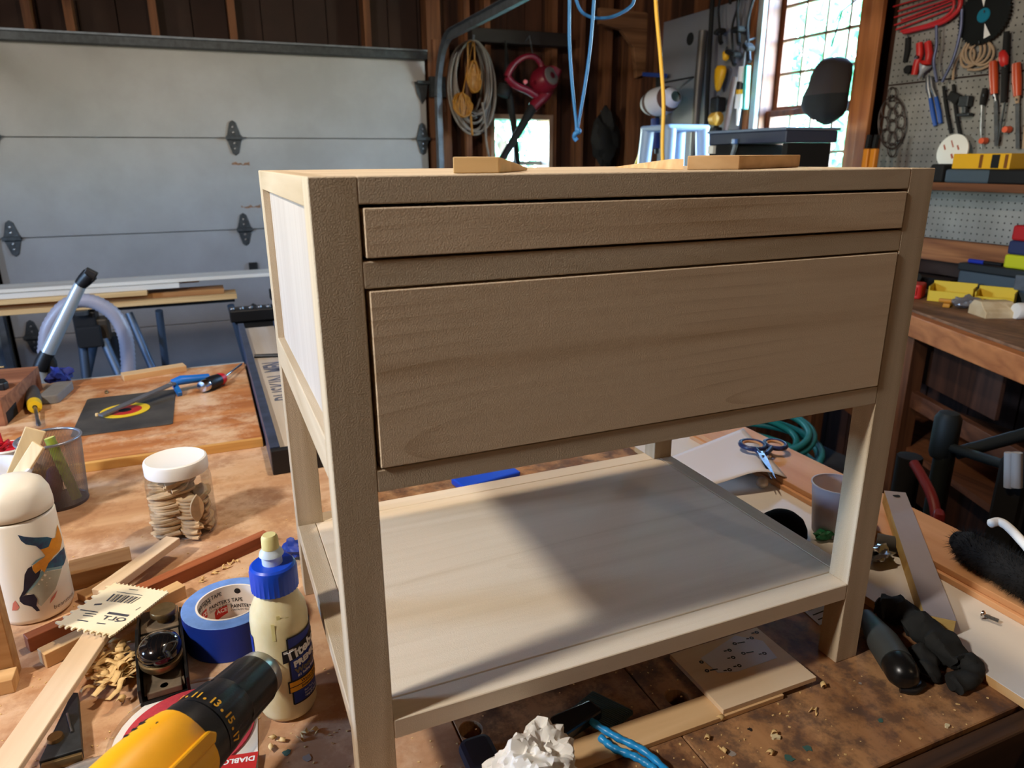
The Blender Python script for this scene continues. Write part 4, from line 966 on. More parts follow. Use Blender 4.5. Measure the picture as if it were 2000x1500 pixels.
m = MB(); m.lathe([(.0325, LT-.0985), (.0345, LT-.101), (.0350, LT-.118), (.0345, LT-.122)], 48, XR); m.lathe([(0, LT-.0985), (.0325, LT-.0985)], 48, XR); m.build('gear_housing', drillb, dr, world=True, smooth=35)
# yellow body with squarish section
m = MB(); vs = []; fs = []; nb_ = 40
def sq(a, r, p=3.2):
    c, s_ = math.cos(a), math.sin(a); k = (abs(c)**p+abs(s_)**p)**(-1/p); return r*k*c, r*k*s_
for xx, r, p in ((LT-.119, .0345, 2.2), (LT-.121, .0365, 2.6), (LT-.135, .0385, 3.0), (LT-.17, .0395, 3.0), (LT-.205, .0385, 3.0), (LT-.222, .033, 2.4), (LT-.230, .022, 2.1)):
    for i in range(nb_): y_, z_ = sq(2*math.pi*i/nb_, r, p); vs.append((xx, y_, z_))
for j in range(6):
    for i in range(nb_): fs.append((j*nb_+i, j*nb_+(i+1) % nb_, (j+1)*nb_+(i+1) % nb_, (j+1)*nb_+i))
fs.append(tuple(range(nb_))); fs.append(tuple(range(6*nb_, 7*nb_))); m.add(vs, fs, DXF @ RX(40)); dbody = m.build('drill_body', dyel, dr, world=True, smooth=40)
m = MB(); m.prism([(LT-.165, -.0105), (LT-.136, -.0105), (LT-.130, -.006), (LT-.130, .006), (LT-.136, .0105), (LT-.165, .0105)], .0360, .0410, DXF @ RX(-12)); sel = m.build('gear_selector', black, dbody, world=True, bevel=.0015)
for k in range(3): MB().box(LT-.160+.008*k, LT-.157+.008*k, -.009, .009, .041, .0425, DXF @ RX(-12)).build('ridge', black, dbody, world=True, bevel=.0005)
m = MB(); m.prism([(LT-.175, -.006), (LT-.122, -.006), (LT-.116, 0), (LT-.122, .006), (LT-.175, .006)], .0365, .0425, DXF @ RX(56+0)); m.build('body_rib', dyel, dbody, world=True, bevel=.002)
# grip and battery foot towards the lower left
m = MB(); g0 = DXF @ Vector((LT-.19, 0, 0)); g1 = Vector((g0.x-.075, g0.y-.03, BZ+.028)); m.tube([g0, g0.lerp(g1, .5)+Vector((0, 0, -.003)), g1], [.023, .021, .024], 16, flat=1.15); m.build('grip', drillb, dr, world=True, smooth=50)
dbit = plain('drill_bit', rgb(120, 86, 62), .35, .8)
def twist(a0, L, r):
    b = MB(); n = 40; vs = []
    for i in range(n):
        t = i/(n-1); k = r*(1 if t < .9 else max(.1, (1-t)/.1)); ang = t*14
        for s_ in range(4):
            rr = k*(1 if s_ % 2 == 0 else .55); vs.append((L*t, rr*math.cos(ang+s_*math.pi/2), rr*math.sin(ang+s_*math.pi/2)))
    fs = [(4*i+s_, 4*i+(s_+1) % 4, 4*i+4+(s_+1) % 4, 4*i+4+s_) for i in range(n-1) for s_ in range(4)]
    b.add(vs, fs, a0); return b
twist(frame_to(tipP, PY(568, 1256, tipP.y+.045)), .052, .0011).build('drill_bit', dbit, dr, world=True)
MB().lathe([(.006, -.002), (.0045, .004), (.002, .009)], 14, frame_to(tipP, PY(568, 1256, tipP.y+.045)) @ RY(90)).build('jaw', plain('jaw_red', rgb(110, 44, 36), .5), dr, world=True, smooth=40)
numy = plain('number_yellow', rgb(226, 168, 40), .6)
# torque numbers wrap round the collar: angle 0 = local +y, measured towards +z
def col_text(body, size, ang, xx, r):
    me = text_mesh(body, size, 0, .00025); b = MB(); b.mesh(me); bpy.data.meshes.remove(me)
    b.map(lambda p: Vector((xx+p.y, (r+.0003)*math.cos(math.radians(ang)+p.x/r), (r+.0003)*math.sin(math.radians(ang)+p.x/r)))); b.map(lambda p: DXF @ p); b.build('print', numy, cl, world=True)
for s_, ang in (('11', 84), ('13', 116), ('15', 148), ('9', 52), ('17', 180)): col_text(s_, .0105, ang, LT-.0915, .0336)
for ang in (68, 100, 132, 164): col_text('.', .02, ang, LT-.0885, .0336)
# ---------------------------------------------------------------- combination square head under the board
sq_ = thing('combination_square', 'grey steel combination square head half under the long pale board', 'square', (-.262, .235, BZ))
q = [PZ(75, 1488, BZ+.013), PZ(160, 1462, BZ+.013), PZ(152, 1352, BZ+.013), PZ(140, 1352, BZ+.013)]
m = MB(); m.prism([(p.x, p.y) for p in q], BZ, BZ+.013); m.build('head', darksteel, sq_, world=True, bevel=.001)
m = MB(); c = PZ(108, 1440, BZ+.015); m.lathe([(0, .004), (.007, .0038), (.008, 0)], 20, T(c.x, c.y, BZ+.013)); m.build('clamp_nut', brass, sq_, world=True, smooth=40)
m = MB(); m.bar(V(PZ(80, 1493, BZ+.011), BZ+.006), V(PZ(160, 1470, BZ+.011), BZ+.006), .004, .010); m.build('machined_edge', brass, sq_, world=True, bevel=.0008)
m = MB(); m.tube([V(PZ(131, 1392, BZ+.0155), BZ+.0145), V(PZ(140, 1428, BZ+.0155), BZ+.0145)], .0012, 8); m.build('scriber', steel, sq_, world=True, smooth=40)
# clear ribbed plastic tray at the bottom edge
m = MB(); vs = []; nx, ny = 40, 12
o0, o1 = PZ(70, 1515, BZ+.012), PZ(258, 1455, BZ+.012)
dx = (o1-o0); dyv = Vector((dx.y, -dx.x, 0)).normalized()
for j in range(ny+1):
    for i in range(nx+1):
        s_ = i/nx; t = j/ny; p = o0+dx*s_+dyv*(.07*t)+Vector((0, 0, 0))
        arch = .010*math.sin(math.pi*min(1, s_*1.0))*(1-t*.3); vs.append((p.x-dyv.x*arch, p.y-dyv.y*arch, BZ+.004+.012*math.sin(math.pi*t*.9)+.0006*math.sin(j*3.14)))
m.add(vs, [(j*(nx+1)+i, j*(nx+1)+i+1, (j+1)*(nx+1)+i+1, (j+1)*(nx+1)+i) for j in range(ny) for i in range(nx)])
trayp = plain('tray_plastic', (.95, .95, .97, 1), .12, trans=.75, ior=1.3)
tag(m.build('plastic_tray', trayp, smooth=40, solid=.0006), 'clear ribbed plastic tray edge below the pack at bottom left', 'tray')
# cut ball of wood filler etc: blue glove scrap behind the glue bottle
bluenit = plain('blue_nitrile', rgb(26, 62, 170), .5, var=.25, vscale=60)
def crumple(name, label, cat, c, r, mat, seed, sc_=(1, 1, .7), amp=.5, sub=3, fr=1.6):
    bm = bmesh.new(); bmesh.ops.create_icosphere(bm, subdivisions=sub, radius=1)
    for v in bm.verts:
        p = v.co.copy()*fr+Vector((seed*3.1, seed*1.7, seed)); k = 1+amp*(noise.noise(p)+.5*noise.noise(p*2.1)-.35*abs(noise.noise(p*4.2)))
        v.co = Vector((v.co.x*r*sc_[0]*k, v.co.y*r*sc_[1]*k, v.co.z*r*sc_[2]*k))
    z0 = min(v.co.z for v in bm.verts); bm.verts.index_update()
    b = MB(); b.add([(v.co.x+c[0], v.co.y+c[1], v.co.z-z0+c[2]) for v in bm.verts], [tuple(v.index for v in f.verts) for f in bm.faces]); bm.free()
    return tag(b.build(name, mat, smooth=35), label, cat)
crumple('tape_scrap', 'crumpled blue tape scrap between glue bottle and nightstand leg', 'tape scrap', V(PZ(578, 1092), BZ), .016, bluenit, 2, (1, 1, .9))
# ================================================================ router table panel and things on it
RZT = BZ+.018
plyor = wood('orange_ply', rgb(206, 140, 84), rgb(158, 92, 48), 'x', .45, rough=.5, dirt=rgb(232, 200, 160), dirt_amt=.7, dscale=6, rings=1.5)
rp = thing('router_table_top', 'orange plywood router table panel with pale edging on the far bench end', 'table top', (-.35, 1.32, BZ))
MB().box(-.95, -.008, 1.006, 1.648, BZ, RZT).build('panel', plyor, rp, world=True, bevel=.001)
MB().box(-.95, -.008, .994, 1.0055, BZ, RZT+.0006).build('front_edging', wood('pale_edging', rgb(226, 178, 104), rgb(196, 142, 74), 'x'), rp, world=True, bevel=.001)
MB().box(-.95, -.008, 1.6485, 1.656, BZ, RZT+.0006).build('back_edging', whitetrim, rp, world=True, bevel=.001)
pm = plain('router_plate', rgb(62, 60, 58), .5, .2, c2=rgb(84, 80, 74), vscale=14)
rpl = MB().prism(rrect(.200, .278, .008), 0, .0022, T(-.286, 1.305, RZT)).build('insert_plate', pm, rp, world=True, bevel=.0006)
rc_ = Vector((-.292, 1.308, RZT+.0024))
MB().lathe([(.036, 0), (.053, 0), (.053, .0012), (.036, .0012)], 48, T(*rc_)).build('ring', plain('ring_yellow', rgb(232, 196, 40), .4), rpl, world=True, smooth=30)
MB().lathe([(.014, 0), (.036, 0), (.036, .0010), (.014, .0010)], 48, T(*rc_)).build('ring', plain('ring_red', rgb(190, 40, 40), .4), rpl, world=True, smooth=30)
MB().lathe([(0, .0002), (.0145, .0002), (.0145, .0006), (0, .0006)], 32, T(*rc_)).build('bit_hole', blackm, rpl, world=True)
# hacksaw-like jab saw with blue handle
js = thing('jab_saw', 'long grey file blade with bright blue handle lying across the router plate', 'saw', (-.25, 1.33, RZT))
p0 = PZ(196, 812, RZT+.008); p1 = PZ(340, 748, RZT+.030)
m = MB(); m.bar(p0, p1, .018, .005); m.build('blade', plain('blade_grey', rgb(128, 128, 130), .5, .6, var=.2, vscale=30), js, world=True, bevel=.0008)
bh = plain('handle_blue', rgb(28, 110, 196), .4); ah = PZ(336, 748, RZT+.026); bh1 = PZ(408, 737, RZT+.024)
m = MB(); m.tube([ah, ah.lerp(bh1, .25)+Vector((0, 0, .004)), ah.lerp(bh1, .6)+Vector((0, 0, .002)), bh1], [.011, .015, .013, .012], 14, flat=.8); hb = m.build('handle', bh, js, world=True, smooth=50)
m = MB(); m.bar(ah+Vector((.004, 0, 0)), V(PZ(352, 772, RZT+.004), RZT+.006), .012, .012); m.build('knuckle_guard', bh, js, world=True, bevel=.002)
m = MB(); m.bar(ah, p1.lerp(p0, .06), .010, .008); m.build('blade_clamp', chrome, js, world=True, bevel=.001)
# screwdriver with chrome cap
s2 = thing('screwdriver', 'black and red screwdriver with chrome end cap near the metal rail', 'screwdriver', (-.1, 1.45, RZT))
h0, h1, h2 = PZ(393, 756, RZT+.018), PZ(436, 738, RZT+.018), PZ(473, 710, RZT+.012)
def tool_lathe(p, q, prof, mat, parent, name, n=18):
    L = (Vector(q)-Vector(p)).length; MB().lathe([(r, t*L) for r, t in prof], n, frame_to(p, q) @ RY(90)).build(name, mat, parent, world=True, smooth=45)
tool_lathe(h0, h1, [(0, 0), (.014, .02), (.016, .12), (.0155, .24)], chrome, s2, 'end_cap')
tool_lathe(h0, h1, [(.0155, .24), (.0175, .35), (.0175, .6), (.016, .78)], black, s2, 'grip')
tool_lathe(h0, h1, [(.016, .78), (.0168, .85), (.013, 1.0), (.006, 1.03)], plain('red_collar', rgb(200, 30, 44), .4), s2, 'collar')
tool_lathe(h1, h2, [(.0035, 0), (.0035, .9), (.0015, 1), (0, 1)], chrome, s2, 'shaft')
m = MB(); pm_ = h0.lerp(h1, .55)+Vector((-.006, -.012, .0115)); m.cbox((0, 0, 0), (.013, .009, .0008), frame_to(pm_, pm_+(h1-h0), (-.3, -.6, .8))); m.build('badge', plain('badge_pink', rgb(196, 30, 110), .5), s2, world=True)
# yellow and black screwdriver
s1 = thing('screwdriver', 'grey and yellow screwdriver pointing at the mesh cup', 'screwdriver', (-.47, 1.4, RZT))
h0, h1, h2 = PZ(62, 760, RZT+.018), PZ(68, 795, RZT+.016), PZ(76, 832, RZT+.008)
tool_lathe(h0, h1, [(0, 0), (.013, .03), (.016, .2), (.017, .7), (.015, .8)], plain('grip_grey', rgb(70, 66, 64), .6), s1, 'grip')
tool_lathe(h0, h1, [(.015, .8), (.0155, .84), (.0145, 1.0), (.005, 1.01)], plain('collar_yellow', rgb(234, 196, 34), .4), s1, 'collar')
tool_lathe(h1, h2, [(.0036, 0), (.0036, .7), (.005, .92), (.001, 1), (0, 1)], steel, s1, 'shaft')
# grey rubber block, blue scrap, nibs
m = MB(); a = PZ(95, 790, RZT); b = PZ(128, 760, RZT); m.prism(rrect((b-a).length, .045, .012), 0, .022, frame_to(V(a.lerp(b, .5), RZT), V(b, RZT))); tag(m.build('rubber_block', plain('rubber_grey', rgb(126, 124, 122), .8, var=.15, vscale=30), bevel=.003), 'grey rounded rubber sanding block beside the yellow screwdriver', 'sanding block')
crumple('blue_scrap', 'crumpled dark blue tape scrap at the back edge of the router panel', 'tape scrap', V(PZ(120, 757, RZT), RZT), .026, plain('scrap_blue', rgb(24, 44, 130), .6, var=.3, vscale=50), 5, (1.1, .8, .9), .7)
for px, py, lab in ((208, 766, 'tiny brass pin at the back of the router panel'), (190, 812, 'tiny pale wood chip beside the yellow ring')):
    c = PZ(px, py, RZT+.003); zb = RZT if px > 200 else RZT+.0023
    tag(MB().lathe([(0, 0), (.004, .0005), (.0045, .004), (.003, .007), (0, .0075)], 10, T(c.x, c.y, zb) @ SC(1, 2 if px > 200 else 1, 1) if px > 200 else T(c.x, c.y, zb)).build('small_pin' if px > 200 else 'wood_chip', brass if px > 200 else shav, smooth=50), lab, 'pin' if px > 200 else 'wood chip')
stick('wood_offcut', 'pale wood offcut lying along the back edge of the router panel', PZ(240, 742, RZT), PZ(362, 722, RZT), .040, .016, RZT, lite, 'wood offcut')
# reddish wood block with brass screw
wb_ = thing('wood_block', 'large reddish brown wood block with dark notch at far left', 'wood block', (-.58, 1.5, RZT))
a0, a1 = PZ(84, 760, RZT), PZ(12, 832, RZT)
hh = .062
dv = (a1-a0); nv = Vector((-dv.y, dv.x, 0)).normalized(); nv = nv if nv.x < 0 else -nv
q = [a0, a1, a1+nv*.13, a0+nv*.13]
mahz = wood('brown_block', rgb(172, 116, 82), rgb(118, 70, 46), 'x', .9, rough=.6)
MB().hexa([V(p, RZT) for p in q], [V(p, RZT+hh) for p in q]).build('block', mahz, wb_, world=True, bevel=.001)
nn_ = a0.lerp(a1, .70)-nv*.0003; n2_ = a0.lerp(a1, .95)-nv*.0003
MB().hexa([V(nn_, RZT+.001), V(n2_, RZT+.001), V(n2_+nv*.004, RZT+.001), V(nn_+nv*.004, RZT+.001)], [V(nn_, RZT+.030), V(n2_, RZT+.026), V(n2_+nv*.004, RZT+.026), V(nn_+nv*.004, RZT+.030)]).build('notch', blackm, wb_, world=True)
c = PZ(8, 716, RZT+hh+.004); tag(MB().tube([V(c, RZT+hh+.003)+Vector((-.05, .01, 0)), V(c, RZT+hh+.003)], .003, 8).build('brass_screw', brass, smooth=40), 'brass screw lying on the reddish brown block', 'screw')
c = PZ(2, 750, RZT+hh+.01); m = MB(); m.prism([(-.04, -.02), (.012, -.026), (.016, -.008), (.004, .022), (-.04, .022)], 0, .018, T(c.x, c.y, RZT+hh)); tag(m.build('clamp_jaw', black, bevel=.003), 'black clamp jaw on top of the reddish brown block', 'clamp')
# ---------------------------------------------------------------- metal-edged beam with stamped board (lies towards the door)
bm_ = thing('metal_edged_beam', 'long board with stamped letters between dark steel rails behind the nightstand', 'beam', (.06, 1.3, BZ))
railm = plain('rail_blue_steel', rgb(84, 96, 124), .4, .6, var=.4, vscale=25)
stampb = wood('stamped_board', rgb(206, 196, 182), rgb(180, 166, 148), 'y', .6, rough=.7)
for x0, x1 in ((-.003, .016), (.112, .130)):
    m = MB(); m.box(x0, x1, .85, 2.05, BZ, BZ+.052).build('rail', railm, bm_, world=True, bevel=.0015)
MB().box(.0165, .1115, .862, 2.02, BZ+.002, BZ+.040).build('board', stampb, bm_, world=True, bevel=.001)
MB().box(-.003, .130, .832, .8495, BZ, BZ+.050).build('end_cap', black, bm_, world=True, bevel=.002)
MB().tube([(.020, 1.60, BZ+.046), (.112, 1.575, BZ+.046)], .0055, 8).build('strap', black, bm_, world=True)
stampi = plain('stamp_ink', rgb(96, 100, 116), .8)
me = text_mesh('BUSKIN', .082, 0, .0008, 'LEFT'); b = MB(); b.mesh(me); b.map(lambda p: Vector((.066-p.y*.95, 1.17+p.x*.80, BZ+.0404))); b.build('stamped_print', stampi, bm_, world=True)
me = text_mesh('MEN', .082, 0, .003, 'LEFT'); b = MB(); b.mesh(me); b.map(lambda p: Vector((.066-p.y*.95, 1.43+p.x*.62, BZ+.0404))); b.build('stamped_print', stampi, bm_, world=True)
# ================================================================ lumber on a folding stand in front of the garage door
YB = 3.0
st_ = thing('saw_stand', 'black folding saw stand with splayed grey legs carrying the lumber', 'stand', (-.45, YB, 0))
legm = plain('stand_legs', rgb(84, 100, 120), .45, .5)
c0, c1 = PY(142, 602, YB), PY(200, 672, YB)
bxw = c1.x-c0.x
stz = .885
MB().box(c0.x, c1.x, YB-.06, YB+.06, c1.z, stz-.012).build('bracket', black, st_, world=True, bevel=.006)
MB().box(c0.x+.01, c0.x+.10, YB-.10, YB-.06, c1.z+.01, c1.z+.10).build('motor_box', blackm, st_, world=True, bevel=.006); MB().box(c1.x-.02, c1.x+.04, YB-.05, YB+.04, c1.z+.02, c1.z+.12).build('clamp_head', plain('clamp_bronze', rgb(70, 60, 48), .5, .4), st_, world=True, bevel=.008)
MB().box(c0.x+.02, c1.x-.02, YB-.1, YB+.1, stz-.02, stz).build('top_plate', darksteel, st_, world=True, bevel=.002)
for (tx, ty, bx_, by) in ((.02, -.05, -.02, -.12), (.10, -.05, .32, -.35), (.13, .05, .06, .35), (.06, .05, -.22, .3)):
    MB().tube([(c0.x+tx, YB+ty, c1.z+.03), (c0.x+bx_, YB+by, 0)], .018, 10).build('leg', legm, st_, world=True, smooth=40)
s3 = thing('saw_stand', 'second splayed leg support at the right under the lumber', 'stand', (-.3, YB, 0))
MB().bar((-.46, YB, stz-.011), (.02, YB, stz-.011), .04, .02).build('crossbar', darksteel, s3, world=True)
for (tx, bx_, by) in ((-.42, -.20, -.25), (-.30, -.34, .3), (.0, .12, .25)): MB().tube([(tx, YB, stz-.04), (bx_, YB+by, 0)], .016, 10).build('leg', legm, s3, world=True, smooth=40)
wlum = wood('white_lumber', rgb(226, 222, 214), rgb(206, 196, 180), 'x', .6); ylum = wood('yellow_lumber', rgb(226, 190, 134), rgb(192, 148, 92), 'x', .6); dlum = wood('dark_lumber', rgb(190, 140, 84), rgb(150, 100, 56), 'x', .6)
def plank(label, x0, x1, y0, y1, z0, z1, mat):
    return tag(MB().box(x0, x1, y0, y1, z0, z1).build('lumber_board', mat, bevel=.002), label, 'board', 'lumber on the stand')
z = stz
plank('lowest pale yellow board of the lumber stack on the stand', -1.75, .03, 2.93, 3.07, z, z+.022, ylum)
plank('tan board second from the bottom of the lumber stack', -1.8, -.02, 2.965, 3.08, z+.0225, z+.045, dlum)
plank('yellow board in the middle of the lumber stack ending beside the vacuum wand', -1.8, -.33, 2.915, 2.985, z+.0455, z+.066, ylum)
plank('white board near the top of the lumber stack', -1.85, -.20, 2.93, 3.05, z+.0665, z+.087, wlum)
plank('short white board behind the top of the lumber stack', -1.2, -.12, 3.055, 3.12, z+.0665, z+.088, wlum)
plank('long pale top board of the lumber stack reaching toward the nightstand', -1.9, .32, 2.95, 3.10, z+.0885, z+.104, wlum)
# roller stand
rs3 = thing('roller_stand', 'black roller stand with ball rollers right of the lumber', 'roller stand', (.12, 2.75, 0))
ra, rb2 = PY(447, 602, 2.75), PY(560, 590, 2.75)
zt_ = ra.z
MB().box(ra.x, rb2.x, 2.70, 2.80, zt_-.055, zt_-.005).build('frame', black, rs3, world=True, bevel=.004)
m = MB(); m.prism([(ra.x+.01, zt_-.055), (rb2.x, zt_-.055), (rb2.x, zt_-.10), (ra.x+.05, zt_-.10)], -.03, .03, T(0, 2.75, 0) @ RX(90)); m.build('lower_frame', blackm, rs3, world=True, bevel=.003)
for k in range(7):
    xx = ra.x+.012+k*(rb2.x-ra.x-.02)/6; MB().lathe([(0, -.012), (.009, -.008), (.012, 0), (.009, .008), (0, .012)], 14, T(xx, 2.72, zt_)).build('ball_roller', steel, rs3, world=True, smooth=60)
MB().tube([(rb2.x-.09, 2.75, zt_-.09), (rb2.x-.09, 2.75, .02)], .018, 10).build('post', galv, rs3, world=True, smooth=40)
for a in (0, 120, 240): MB().tube([(rb2.x-.09, 2.75, .25), (rb2.x-.09+.3*math.cos(math.radians(a+30)), 2.75+.3*math.sin(math.radians(a+30)), .01)], .012, 8).build('foot', galv, rs3, world=True, smooth=40)
MB().box(rb2.x-.06, rb2.x+.01, 2.83, 2.89, zt_+.005, zt_+.05).build('end_block', blackm, rs3, world=True, bevel=.004)
MB().box(rb2.x-.03, rb2.x-.01, 2.79, 2.85, zt_-.05, zt_+.01).build('bracket', blackm, rs3, world=True)
# ---------------------------------------------------------------- vacuum wand and hose
YV = 2.05
vw = thing('vacuum_wand', 'silver vacuum wand with black ends leaning up at the far bench end', 'vacuum wand', (-.6, YV, 0))
wa, wz = PY(157, 556, YV), PY(93, 688, YV)
wandm = plain('wand_silver', rgb(178, 188, 196), .3, .4)
m = MB(); m.tube([wz, wz.lerp(wa, .45), wa], [.0205, .0195, .0175], 20); m.build('tube', wandm, vw, world=True, smooth=50)
we = PY(176, 536, YV-.01); m = MB(); m.tube([wa, wa.lerp(we, .5), we], [.018, .021, .022], 14); m.build('end_fitting', black, vw, world=True, smooth=40); MB().cbox((0, 0, 0), (.035, .03, .03), T(*we) @ RY(35)).build('end_clip', black, vw, world=True, bevel=.003)
wq = PY(78, 722, YV); m = MB(); m.tube([wz, wz.lerp(wq, .5), wq], [.021, .023, .022], 14); m.build('grip', black, vw, world=True, smooth=40)
m = MB(); m.tube(spline([wq, PY(90, 745, YV), PY(101, 735, YV), PY(103, 712, YV), PY(98, 700, YV)], 5), .013, 10); m.build('handle_loop', blackm, vw, world=True, smooth=40)
MB().tube([wq, Vector((wq.x-.02, YV+.03, .02))], .02, 12).build('lower_tube', wandm, vw, world=True, smooth=50)
hosem = plain('hose_grey', rgb(150, 148, 160), .4)
hp = spline([PY(88, 690, 2.35), PY(96, 640, 2.35), PY(130, 596, 2.35), PY(175, 588, 2.35), PY(220, 612, 2.35), PY(244, 655, 2.35), PY(250, 705, 2.35), PY(250, 760, 2.35), PY(248, 900, 2.35), Vector((PY(248, 900, 2.35).x, 2.35, .026)), Vector((PY(248, 900, 2.35).x+.15, 2.45, .026))], 12)
for p in hp: p.z = max(p.z, .026)
m = MB(); n_ = len(hp); m.tube(hp, [.0245+(.0012 if i % 2 else -.0012) for i in range(n_)], 14); tag(m.build('vacuum_hose', hosem, smooth=60), 'pale grey corrugated vacuum hose looping up behind the silver wand', 'hose')
# ================================================================ right half of the bench
ZW = BZ+.012; ZP = BZ+.030
wlam = plain('white_laminate', rgb(226, 220, 212), .45, var=.06, vscale=6); bare = wood('bare_ply_edge', rgb(222, 184, 130), rgb(190, 144, 90), 'y', .7)
plyo = wood('peach_ply', rgb(226, 178, 134), rgb(204, 150, 104), 'y', .5, rough=.55)
wbd = thing('laminate_board', 'white laminate board lying along the right end of the workbench', 'board', (.8, .2, BZ))
MB().box(.697, .957, -.30, .655, BZ+.0003, ZW-.0008).build('core', bare, wbd, world=True)
MB().box(.697, .957, -.30, .655, ZW-.0008, ZW).build('laminate_face', wlam, wbd, world=True)
for z0, z1, x0, lab in ((ZW, BZ+.0205, .826, 'lower'), (BZ+.0207, ZP, .832, 'upper')):
    tag(MB().box(x0, .948, -.30, .645, z0, z1).build('plywood_strip', plyo, bevel=.001), '%s of two stacked peach plywood strips on the white laminate board' % lab, 'plywood')
# paper sheet with lifted front edge
A, B_, C_, D_ = PZ(1302, 893, BZ+.034), PZ(1452, 834, BZ+.034), PZ(1538, 928, BZ+.036), PZ(1392, 944, BZ+.040)
m = MB(); vs = []; n = 14
for j in range(n+1):
    for i in range(n+1):
        u, v = i/n, j/n; p = A*(1-u)*(1-v)+B_*u*(1-v)+C_*u*v+D_*(1-u)*v
        z = BZ+.0312+.018*(v**2)*math.sin(math.pi*min(1, (u*.9+.08)))+.003*math.sin(u*7+v*3)*v
        vs.append((p.x, p.y, z))
m.add(vs, [(j*(n+1)+i, j*(n+1)+i+1, (j+1)*(n+1)+i+1, (j+1)*(n+1)+i) for j in range(n) for i in range(n)])
tag(m.build('paper_sheet', plain('paper_lavender', rgb(222, 218, 222), .8), smooth=50, solid=.0004), 'sheet of white paper with a lifted front edge under the scissors', 'paper')
c = PZ(1488, 950, ZW); tag(MB().lathe([(0, 0), (.006, .0008), (.0105, .006), (.0108, .011), (.009, .017), (.005, .0205), (0, .0212)], 24, T(c.x-.004, c.y-.004, ZW)).build('glass_knob', plain('pearl', rgb(196, 186, 176), .15, .3), smooth=60), 'small pearly round knob under the lifted paper edge', 'knob')
# scissors
scs = thing('scissors', 'scissors with dark blue handles lying on the white paper', 'scissors', V(PZ(1495, 880, ZP), ZP))
zs = BZ+.047; navy = plain('scissor_navy', rgb(34, 46, 86), .35); blade_m = plain('scissor_blade', rgb(200, 214, 226), .12, 1.0)
pv = V(PZ(1490, 893, zs), zs)
for (hx, hy, rx, ry, rot) in ((1470, 869, .0215, .019, 10), (1514, 868, .019, .017, -10)):
    hc_ = V(PZ(hx, hy, zs), zs); q = [hc_+RZ(rot) @ Vector((rx*math.cos(t), ry*1.25*math.sin(t), 0)) for t in [2*math.pi*k/28 for k in range(28)]]
    m = MB(); m.tube(q, .0048, 8, closed=True); m.build('handle', navy, scs, world=True, smooth=60)
    MB().tube([hc_+(p-hc_)*.80 for p in q], .0028, 8, closed=True).build('finger_lining', plain('lining_tan', rgb(196, 140, 90), .6), scs, world=True, smooth=60)
    m = MB(); e = q[min(range(28), key=lambda k: (q[k]-pv).length)]; m.tube([e, e.lerp(pv, .6)], [.005, .004], 8); m.build('shank', navy, scs, world=True, smooth=60)
for tip, dz, w in ((PZ(1516, 938, zs-.006), .001, .010), (PZ(1507, 936, zs-.006), -.001, .009)):
    tip = V(tip, zs-.006); m = MB(); d = (tip-pv).normalized(); nn = Vector((-d.y, d.x, 0)); s0 = pv-d*.022
    m.prism([(0, -w*.5), (.03, -w*.62), ((tip-s0).length, 0), (.03, w*.62), (0, w*.5)], -.0009, .0009, frame_to(s0+Vector((0, 0, dz)), tip+Vector((0, 0, dz)))); m.build('blade', blade_m, scs, world=True)
MB().lathe([(0, .004), (.0025, .0035), (.003, 0)], 12, T(*pv)).build('pivot_screw', darksteel, scs, world=True)
# black dome, clear cup
c = V(PZ(1535, 1052, ZW), ZW); tag(MB().lathe([(0, 0), (.036, 0), (.038, .004), (.037, .014), (.031, .027), (.020, .036), (.008, .040), (0, .041)], 36, T(c.x+.002, c.y+.012, ZW)).build('black_dome', plain('black_velvet', rgb(8, 8, 9), .9, spec=.1), smooth=60), 'matte black dome-shaped pad beside the nightstand shelf edge', 'pad')
cupm = plain('frosted_plastic', rgb(226, 224, 236), .35, trans=.55, ior=1.2, spec=.4)
cc = Vector((.788, .225, ZW)); tag(MB().lathe([(0, .001), (.026, .001), (.028, .003), (.036, .082), (.0375, .083), (.0375, .085), (.0352, .085), (.0268, .005), (0, .0035)], 40, T(*cc)).build('plastic_cup', cupm, smooth=40), 'frosted clear plastic cup standing behind the right front leg', 'cup')
grnf = plain('green_foil', rgb(30, 110, 70), .4); foil = plain('silver_foil', rgb(176, 178, 180), .22, .95)
crumple('foil_wrapper', 'crumpled green wrapper beside the frosted plastic cup', 'wrapper', V(PZ(1612, 1052, ZW), ZW), .014, grnf, 8, (1.4, .7, .6))
crumple('foil_wrapper', 'crumpled silver foil left of the wooden rail', 'foil', V(PZ(1712, 1098, ZW), ZW), .016, foil, 9, (1.5, .9, .7), .8)
m = MB(); a = PZ(1712, 1058, ZW+.012); b = PZ(1752, 1066, ZW+.012); m.lathe([(.0, 0), (.0125, .0), (.0128, .032), (.009, .033), (0, .030)], 20, frame_to(V(a, ZW+.0128), V(b, ZW+.0128)) @ RY(90)); tag(m.build('pipe_stub', plain('rubber_dark', rgb(72, 70, 68), .8), smooth=40), 'dark grey rubber pipe stub next to the wooden rail', 'pipe')
